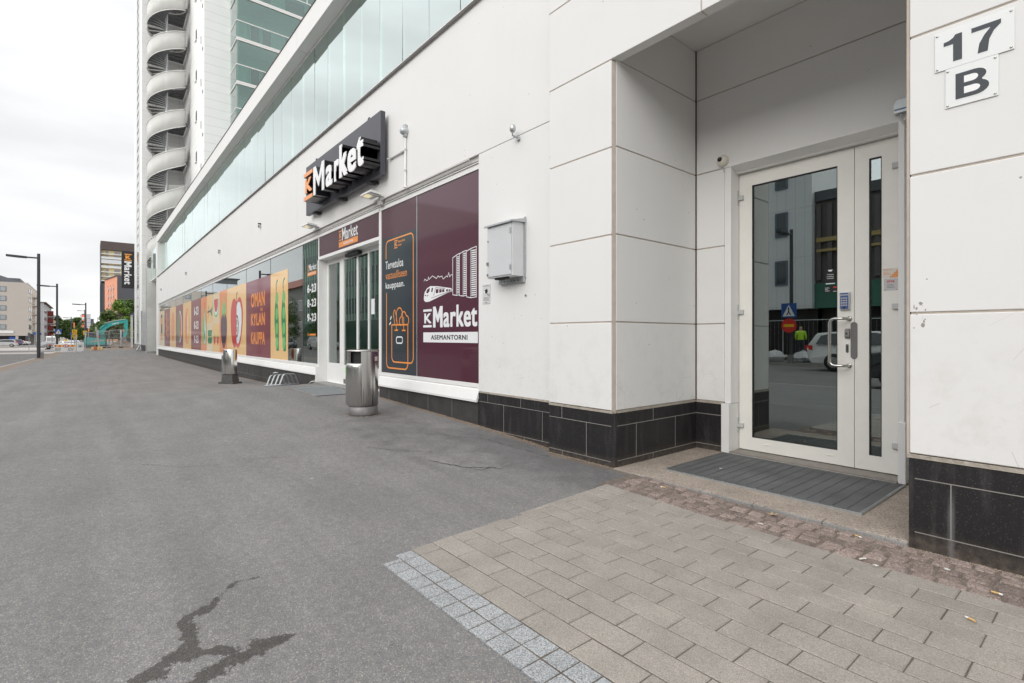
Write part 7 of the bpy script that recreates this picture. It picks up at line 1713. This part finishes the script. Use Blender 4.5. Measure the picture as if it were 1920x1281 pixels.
# brown tower with balconies, 270 m
tB = 270; cB = at(188.5, tB); XB = cB.x; yL = cB.y; dB = ray(256); yR = XB/dB.x*dB.y
def zat(X, px, py): d = ray(px, py); return H+X/d.x*d.z
ztop = zat(XB, 190, 451.5); zmid = zat(XB, 190, 527)
b5 = empty('brown_tower', 'far brown residential tower with cream glazed balconies on its upper floors', 'apartment building', (XB, yL, -1))
M['brown'] = mat('dark_brown_brick', (.095, .075, .07), .8, var=.1, vs=.5); M['dkgrey'] = mat('dark_grey_cladding', (.085, .09, .10), .6)
q = MB(); q.box(XB-20, XB-2.0, yL+.3, yR, -1, ztop-4.5, 0); q.box(XB-20, XB, yL, yR, ztop-4.5, ztop, 0); q.build('wall', M['brown'], b5)
q = MB(); q.box(XB-20, XB-.02, yL-.0, yL+.29, -1, ztop-4.6); q.box(XB-20, XB-.5, yL, yL+4.2, -1, zmid-1); q.build('dark_cladding', M['dkgrey'], b5)
q = MB(); q.box(XB-2.01, XB-1.9, yL+.3, yR, zmid, ztop-4.6); q.build('cream_wall', mat('cream_render', (.82, .70, .44), .8), b5)
nf = 7; fh = (ztop-4.6-zmid)/nf
for k in range(nf):
    z = zmid+fh*k
    q = MB(); q.box(XB-1.9, XB+.2, yL+.3, yR, z, z+.35); q.build('balcony_slab', M['alu'], b5)
    if k in (3, 4, 5) : q = MB(); q.box(XB+.1, XB+.2, yL+.3, yL+12.0, z+.35, z+fh*(.5 if k != 4 else .85)); q.build('balcony_front', mat('white_balcony_glass', (.62, .65, .68), .3) if k == 3 else bpy.data.materials['white_balcony_glass'], b5)
    for j in range(3): 
        q = MB(); y_ = yL+2.2+3.6*j; q.box(XB-1.89, XB-1.8, y_, y_+(2.6 if j == 1 else 1.2), z+.35, z+fh*.8); q.build('balcony_window', M['wglass'], b5)
    q = MB(); q.box(XB-.1, XB+.1, yL+12.0, yL+12.3, z+.35, z+fh); q.build('pier', M['alu'], b5)
# its low wing with small windows at the right edge
for k in range(3):
    d_ = ray(247.5, 560); y_ = XB/d_.x*d_.y; z = zat(XB, 247, 552+12.5*k); q = MB(); q.box(XB-1.99, XB-1.9, y_-1.2, y_+3, z-1.4, z); q.build('window', M['wglass'], b5)
# orange building in front, 215 m
tO = 215; cO = at(196.5, tO); 
b6 = empty('orange_building', 'orange rendered building with rows of narrow windows in front of the brown tower', 'apartment building', (cO.x, cO.y, -1))
pk = at(219.5, 200)       # near edge of the orange face
dO = Vector((pk.x-cO.x, pk.y-cO.y, 0)); LO = dO.length; dO.normalize(); nO = Vector((dO.y, -dO.x, 0))
if nO.dot(Vector((1, -.4, 0))) < 0: nO = -nO
zO = 1.15+(632-519)/960*200; z1O = 1.15+(632-524.5)/960*215
zO = (zO+z1O)/2
q = MB(); a = Vector((cO.x, cO.y, -1)); b = Vector((pk.x, pk.y, -1)); q.prism([a, b, b-nO*12, a-nO*12], (0, 0, zO+1)); q.build('wall', mat('orange_render', (.62, .27, .165), .8, var=.05, vs=.5), b6)
q = MB(); dr2 = ray(229); e2 = at(240, 205); q.prism([b+Vector((0, .05, 0)), Vector((e2.x, e2.y+1, -1)), Vector((e2.x-15, e2.y+1, -1)), b-nO*12], (0, 0, zO+1.0)); q.build('side_wall', M['dkgrey'], b6)
q = MB(); q.prism([a+nO*.4+Vector((0, 0, zO+1)), b+nO*.4+Vector((0, 0, zO+1)), b-nO*13+Vector((0, 0, zO+1)), a-nO*13+Vector((0, 0, zO+1))], (0, 0, .35)); q.build('roof_edge', M['dkgrey'], b6)
for r_ in range(7):
    for c_ in range(3):
        s0 = LO*(.30+.21*c_); z = zO-3.6-2.95*r_; p0 = Vector((cO.x, cO.y, 0))+dO*s0+nO*.02
        q = MB(); q.prism([p0+Vector((0, 0, z-1.9)), p0+dO*1.15+Vector((0, 0, z-1.9)), p0+dO*1.15+Vector((0, 0, z)), p0+Vector((0, 0, z))], nO*.06); o = q.build('window', M['wframe'], b6)
        q = MB(); q.prism([p0+dO*.15+nO*.07+Vector((0, 0, z-.9)), p0+dO*1.0+nO*.07+Vector((0, 0, z-.9)), p0+dO*1.0+nO*.07+Vector((0, 0, z-.1)), p0+dO*.15+nO*.07+Vector((0, 0, z-.1))], nO*.02); q.build('pane', M['wglass'], o)
        q = MB(); q.prism([p0+Vector((0, 0, z+.25)), p0+dO*(-.4)+Vector((0, 0, z+.7)), p0+dO*(-.4)+Vector((0, 0, z+.8)), p0+Vector((0, 0, z+.4))], nO*.1); q.build('wall_stay', M['dkgrey'], o)

# ================================================================ TREES
def leaf_mat(n_, c1, c2):
    m, n, l, b = newmat(n_); b.inputs['Roughness'].default_value = .6; b.inputs['Specular IOR Level'].default_value = .25
    t = n.new('ShaderNodeAttribute'); t.attribute_name = 'tone'; l.new(mixc(n, l, t.outputs['Fac'], c1, c2), b.inputs['Base Color']); return m
M['bark'] = mat('bark', (.12, .10, .08), .9, var=.2, vs=8); M['birchbark'] = mat('birch_bark', (.62, .60, .56), .8, var=.25, vs=6)
LM = [leaf_mat('dark_foliage', (.055, .10, .03), (.15, .23, .065)), leaf_mat('bright_foliage', (.08, .15, .025), (.22, .34, .06)), leaf_mat('olive_foliage', (.05, .055, .022), (.12, .125, .05))]
def tree(name, label, x, y, z, h, rad, lm, n=4500, ls=.22, seed=1, trunk=.35, bark=None, group=None, low=.25, blobs=22, slim=1.0):
    rnd = random.Random(seed); e = empty(name, label, 'tree' if 'shrub' not in name else 'shrub', (x, y, z), 0, group, local=True)
    q = MB(); q.tube([(0, 0, -.3), (.05, .03, h*.3), (-.04, .05, h*.6), (0, 0, h*.9)], [trunk*.5, trunk*.4, trunk*.25, .03], 8)
    cl = []
    for i in range(blobs):
        a = rnd.random()*6.283; t_ = rnd.random(); zz = h*(low+(1-low)*(.1+.85*t_)); rr = rad*slim*math.sqrt(max(.05, 1-abs(2*t_-.75)**2.2*.6))*rnd.uniform(.25, .75)
        c_ = Vector((rr*math.cos(a), rr*math.sin(a), zz)); cl.append((c_, rad*rnd.uniform(.28, .48))); q.tube([(0, 0, zz*.6), tuple(c_*.6+Vector((0, 0, zz*.35))), tuple(c_)], [trunk*.18, trunk*.1, .02], 5)
    q.build('trunk', bark or M['bark'], e)
    V = []; F_ = []; T = []
    for i in range(n):
        c_, r_ = rnd.choice(cl); u = rnd.gauss(0, 1), rnd.gauss(0, 1), rnd.gauss(0, 1); k = r_*rnd.uniform(.45, 1.08)/max(.001, math.sqrt(sum(v*v for v in u)))
        p_ = c_+Vector((u[0]*k, u[1]*k, u[2]*k*.85)); s_ = ls*rnd.uniform(.6, 1.3)
        a_ = Vector((rnd.gauss(0, 1), rnd.gauss(0, 1), rnd.gauss(0, .6))).normalized()*s_; b__ = Vector((rnd.gauss(0, 1), rnd.gauss(0, 1), rnd.gauss(0, 1))).normalized()*s_*.7
        o_ = len(V); V += [p_-a_, p_-b__*.6, p_+a_, p_+b__]; F_.append((o_, o_+1, o_+2, o_+3)); T.append(min(1, max(0, rnd.gauss(.5, .25))))
    me = bpy.data.meshes.new('crown'); me.from_pydata([tuple(v) for v in V], [], F_); me.materials.append(lm); at_ = me.attributes.new('tone', 'FLOAT', 'FACE'); at_.data.foreach_set('value', T)
    o = bpy.data.objects.new('crown', me); C.objects.link(o); o.parent = e; return e
def tpx(name, label, px, t, top_py, width_px, lm, zg=-1.1, **k):
    p = at(px, t); h = H+(632-top_py)/960*t-zg; r_ = width_px/2/960*t*1.05; return tree(name, label, p.x, p.y, zg, h, r_, lm, **k)
G1 = 'trees behind the roadworks'
tpx('leafy_tree', 'dark green round tree right behind the tower sign, tallest behind the excavator', 243, 96, 563, 42, LM[0], seed=2, n=5200, ls=.26, group=G1, low=.1)
tpx('leafy_tree', 'bright green tree standing left of the dark tree behind the excavator', 226, 92, 563, 34, LM[1], seed=3, n=4200, ls=.24, group=G1, low=.1)
tpx('leafy_tree', 'broad mid green tree whose crown slopes down to the left above the excavator', 207, 98, 583, 44, LM[0], seed=4, n=4200, ls=.25, group=G1, low=.1)
tpx('leafy_tree', 'low green tree at the left end of the slope behind the excavator body', 189, 104, 604, 34, LM[0], seed=5, n=2600, ls=.24, group=G1, low=.1)
tpx('lilac_shrub', 'olive and purple bush under the excavator boom', 214, 84, 607, 40, LM[2], zg=-.9, seed=6, n=3200, ls=.2, low=.0)
tpx('lilac_shrub', 'low bright bush at the excavator body', 184, 90, 618, 22, LM[1], zg=-.9, seed=16, n=1400, ls=.2, low=.0)
G2 = 'street trees far behind the signs'
tpx('leafy_tree', 'dark tree behind the second lamp pole', 111, 250, 594, 26, LM[0], seed=7, n=2200, ls=.6, group=G2, low=.1)
tpx('leafy_tree', 'far green tree between the second lamp pole and the yellow boards', 124, 240, 600, 26, LM[0], seed=8, n=2200, ls=.6, group=G2, low=.05)
tpx('leafy_tree', 'tallest far green tree behind the yellow boards', 143, 235, 597, 30, LM[0], seed=9, n=2400, ls=.6, group=G2, low=.05)
tpx('leafy_tree', 'far low tree below the orange sign panel', 160, 300, 616, 26, LM[2], seed=10, n=1800, ls=.7, group=G2, low=.05)
tpx('leafy_tree', 'far pale tree to the right under the chimney', 176, 310, 612, 24, LM[2], seed=11, n=1800, ls=.7, group=G2, low=.05)

# ================================================================ ACROSS THE STREET (seen in the panes)
M['wp'] = lined_mat('white_facing_panels', (.66, .68, .69), 3.03, .6, .55)
bw = empty('white_building', 'white panelled building across the street with dark square windows', 'building', (-16, -24, 0))
q = MB(); q.box(-30, -12.3, -34, -23.6, 2.9, 13.2); q.build('wall', M['wp'], bw)
q = MB(); q.box(-29, -12.4, -34, -24.8, 0, 2.9); q.build('ground_floor', M['letterside'], bw)
for k in range(3):
    for xc in (-27, -23.5, -20.5, -17.2, -14.05): win_faceY(bw, -23.6, xc-.38, xc+.38, 4.4+3.03*k, 5.95+3.03*k, M['wframe'], M['wglassd'], 1)
bd_ = empty('ribbed_building', 'dark ribbed building across the street with a green glass band', 'building', (-2, -24, 0))
q = MB(); q.box(-12.29, 34, -36, -24.2, 4.4, 9.4)
for i in range(76): q.box(-12.2+.6*i, -11.95+.6*i, -24.19, -24.0, 4.6, 9.2)
q.build('ribbed_wall', mat('brown_grey_ribs', (.12, .11, .105), .7), bd_)
q = MB(); q.box(-12.29, 34, -35.9, -24.0, 9.4, 10.0); q.build('roof_edge', M['dkgrey'], bd_)
q = MB(); q.box(-12.2, 34, -24.4, -23.95, 6.9, 7.15); q.box(-12.2, 34, -24.4, -23.95, 6.3, 6.45); q.build('yellow_rail', mat('ochre_rail', (.4, .3, .12), .6), bd_)
q = MB(); q.box(-12.29, 34, -35.8, -24.0, 2.9, 4.39); q.build('green_band', mat('green_glass_band', (.05, .16, .12), .2), bd_)
q = MB(); q.box(-12.28, 34, -35.7, -25.2, -.1, 2.9); q.build('ground_floor', M['letterside'], bd_)
bg_ = empty('green_finned_building', 'office building across the street with green fins and pale bands', 'building', (-62, -17.5, 0))
q = MB(); q.box(-79, -50.1, -32, -17.5, -.3, 16)
q.build('wall', mat('pale_green_grey_wall', (.48, .60, .54), .6), bg_)
for k in range(4):
    q = MB(); z = 4.0+3.4*k; q.box(-78.8, -50.2, -17.55, -17.42, z, z+1.9); q.build('window_band', M['wglassd'], bg_)
q = MB(); q.box(-78.9, -50.15, -17.7, -17.4, -.2, 3.1); q.build('ground_floor', mat('dark_green_ground_floor', (.06, .13, .10), .2), bg_)
q = MB(); 
for i in range(29): q.box(-78.5+.97*i, -78.40+.97*i, -17.5, -17.37, 3.2, 15.8)
q.build('fin', mat('green_fins', (.20, .40, .31), .4), bg_)
q = MB()
for i in range(29): q.box(-78.1+.97*i, -77.85+.97*i, -17.5, -17.38, 3.2, 15.8)
q.build('white_rib', mat('pale_ribs', (.55, .62, .58), .5), bg_)
bn_ = empty('banded_building', 'pale office building with long dark window bands across the street', 'building', (-38, -19, 0))
q = MB(); q.box(-50, -30.5, -34, -19.0, -.3, 11); q.build('wall', mat('pale_warm_cladding', (.36, .34, .33), .7), bn_)
for k in range(3):
    q = MB(); q.box(-49.8, -30.7, -19.05, -18.92, 3.9+2.9*k, 5.4+2.9*k); q.build('window_band', M['wglassd'], bn_)
q = MB(); q.box(-49.9, -30.6, -19.1, -18.9, 0, 2.7); q.build('ground_floor', M['letterside'], bn_)
br = empty('red_roofed_building', 'grey rendered building across the street with a red tin roof', 'building', (-104, -21, 0))
q = MB(); q.box(-128, -82, -34, -20.5, -1, 9.6); q.build('wall', mat('grey_render_wall', (.30, .30, .29), .8), br)
q = MB(); q.prism([(-129, -19.8, 9.6), (-129, -35, 9.6), (-129, -28, 13.6)], (48, 0, 0)); q.build('roof', lined_mat('red_tin_roof', (.32, .10, .06), 3, .9, .6, .1), br)
for k in range(2):
    for i in range(9): win_faceY(br, -20.5, -126+5*i, -124+5*i, 2.0+3.6*k, 3.8+3.6*k, M['swhite'], M['wglassd'], 1)
gs = grid('verge', frange(-130, -40, 5), [-16.8, -14.6], lambda x, y: rz_(x)+.16, mat('mown_grass', (.06, .12, .02), .9, var=.3, vs=3, bump=.8, bs=30)); tag(gs, kind='structure')
G3 = 'birches on the far side of the street'
for i, (x_, s_) in enumerate(((-66, 21), (-80, 22), (-90, 23))):
    tree('birch_tree', ('birch nearest the finned building', 'middle birch on the verge', 'birch in front of the red roof')[i], x_, -15.6, rz_(x_), 8.2-.5*i, 2.3, LM[0], n=3600, ls=.13, seed=s_, trunk=.22, bark=M['birchbark'], group=G3, low=.15, slim=.8)
car('estate', 'silver car standing across the street by the verge', -58, -12.8, rz_(-58), 0, SV)
car('estate', 'dark car standing across the street in front of the fins', -71, -12.6, rz_(-71), 0, GY)
lp = lamp('street lamp with two signs on the opposite kerb', (-9.76, -14.3, .0), arm_dir=1, h=6.0)
def rs_(name, label, z0, kind):
    e = empty(name, label, 'traffic sign', (-9.76, -14.1, z0))
    Fq = FR((-9.76, -14.05, z0), (-1, 0, 0), (0, 0, 1), (0, 1, 0))
    q = MB()
    if kind == 0:
        shape(q, rect(-.32, .32, 0, .64), Fq, .03, .03, 0); o = q.build('board', M['blue'], e)
        q = MB(); shape(q, [(-.26, .06), (.26, .06), (0, .58)], Fq, .035, .004, 0); stroke(q, [(-.08, .12), (0, .26), (.08, .12)], .04, Fq, .04, .004, 1); stroke(q, [(0, .26), (0, .38)], .05, Fq, .04, .004, 1); shape(q, ell(0, .42, .03, .035, 8), Fq, .04, .004, 1); q.build('symbol', [M['swhite'], M['blackp']], e)
    else:
        shape(q, ell(0, .32, .32, .32, 28), Fq, .03, .03, 0); q.build('board', M['sred'], e); q = MB(); shape(q, rect(-.22, .22, .26, .38), Fq, .035, .004, 0); q.build('bar', M['syellow'], e)
rs_('traffic_sign', 'blue crossing sign on the opposite lamp post', 2.02, 0); rs_('traffic_sign', 'round red no entry sign below the crossing sign on the opposite lamp post', 1.34, 1)
car('estate', 'white estate car on the opposite kerb', -5.6, -12.0, -.12, 0, WH)
car('hatch', 'dark hatchback passing in the near lane', -2.2, -5.2, -.12, 180, GY)
fn = empty('yard_fence', 'wire fence along the opposite pavement', 'fence', (-8, -16.8, 0))
q = MB()
for i in range(12): q.tube([(-20+2.2*i, -16.9, 0), (-20+2.2*i, -16.9, 2.0)], .025, 6)
q.tube([(-20, -16.9, 1.98), (4.2, -16.9, 1.98)], .02, 6); q.build('post', M['galv'], fn)
q = MB(); 
for i in range(120): q.tube([(-20+.2*i, -16.9, .1), (-20+.2*i, -16.9, 1.98)], .004, 3)
q.build('wire_mesh', M['galv'], fn)
bagm = mat('white_plastic_sack', (.5, .5, .5), .5)
for i, (x_, lb) in enumerate(((-10.9, 'left white sack on the opposite pavement'), (-9.6, 'middle white sack on the opposite pavement'), (-8.6, 'right white sack on the opposite pavement'))):
    rnd = random.Random(i); q = MB(); q.lathe([(0.001, 0), (.42, .02), (.5, .2), (.33, .42), (.08, .5), (.001, .52)], (x_, -15.2, .0), 12, smooth=False)
    q.v = [(a+rnd.uniform(-.05, .05), b+rnd.uniform(-.05, .05), max(0, c_+rnd.uniform(-.04, .04))) for a, b, c_ in q.v]; tag(q.build('sack', bagm), lb, 'sack', 'sacks by the yard fence')
# worker in a hi-vis jacket, one skinned body
def person(x, y, z, rzd, label):
    J = [(0,0,.98),(0,0,1.18),(0,0,1.40),(0,0,1.50),(0,.01,1.60),(0,.0,1.74), (.10,0,.92),(.12,.03,.50),(.12,-.02,.09),(.12,.12,.03), (-.10,0,.92),(-.13,-.02,.50),(-.14,-.08,.09),(-.14,.06,.03), (.20,0,1.42),(.25,.02,1.14),(.22,.20,.98),(.21,.27,.95), (-.20,0,1.42),(-.26,.0,1.14),(-.24,.16,.95),(-.23,.23,.92)]
    Ed = [(0,1),(1,2),(2,3),(3,4),(4,5),(0,6),(6,7),(7,8),(8,9),(0,10),(10,11),(11,12),(12,13),(2,14),(14,15),(15,16),(16,17),(2,18),(18,19),(19,20),(20,21)]
    Rr = [.15,.15,.17,.06,.09,.08,.10,.07,.05,.045,.10,.07,.05,.045,.08,.055,.042,.04,.08,.055,.042,.04]
    me = bpy.data.meshes.new('person'); me.from_pydata(J, Ed, []); o = bpy.data.objects.new('person', me); C.objects.link(o)
    o.location = (x, y, z); o.rotation_euler = (0, 0, R(rzd)); tag(o, label, 'person')
    m, n, l, b = newmat('worker_clothes'); s_ = n.new('ShaderNodeSeparateXYZ'); co = n.new('ShaderNodeTexCoord').outputs['Object']; l.new(co, s_.inputs[0])
    c_ = mixc(n, l, math_(n, l, 'GREATER_THAN', s_.outputs['Z'], 1.0), (.03, .035, .05), (.45, .75, .03)); c_ = mixc(n, l, math_(n, l, 'GREATER_THAN', s_.outputs['Z'], 1.49), c_, (.45, .28, .2)); c_ = mixc(n, l, math_(n, l, 'GREATER_THAN', s_.outputs['Z'], 1.70), c_, (.5, .75, .03)); l.new(c_, b.inputs['Base Color'])
    me.materials.append(m)
    sk = o.modifiers.new('skin', 'SKIN'); sk.use_smooth_shade = True
    for i, v in enumerate(me.skin_vertices[0].data): v.radius = (Rr[i], Rr[i]*(.75 if i < 3 else 1)); v.use_root = (i == 0)
    o.modifiers.new('s', 'SUBSURF').render_levels = 1
person(-11.7, -20.4, 0, 160, 'worker in bright yellow-green jacket and dark trousers walking on the far pavement')
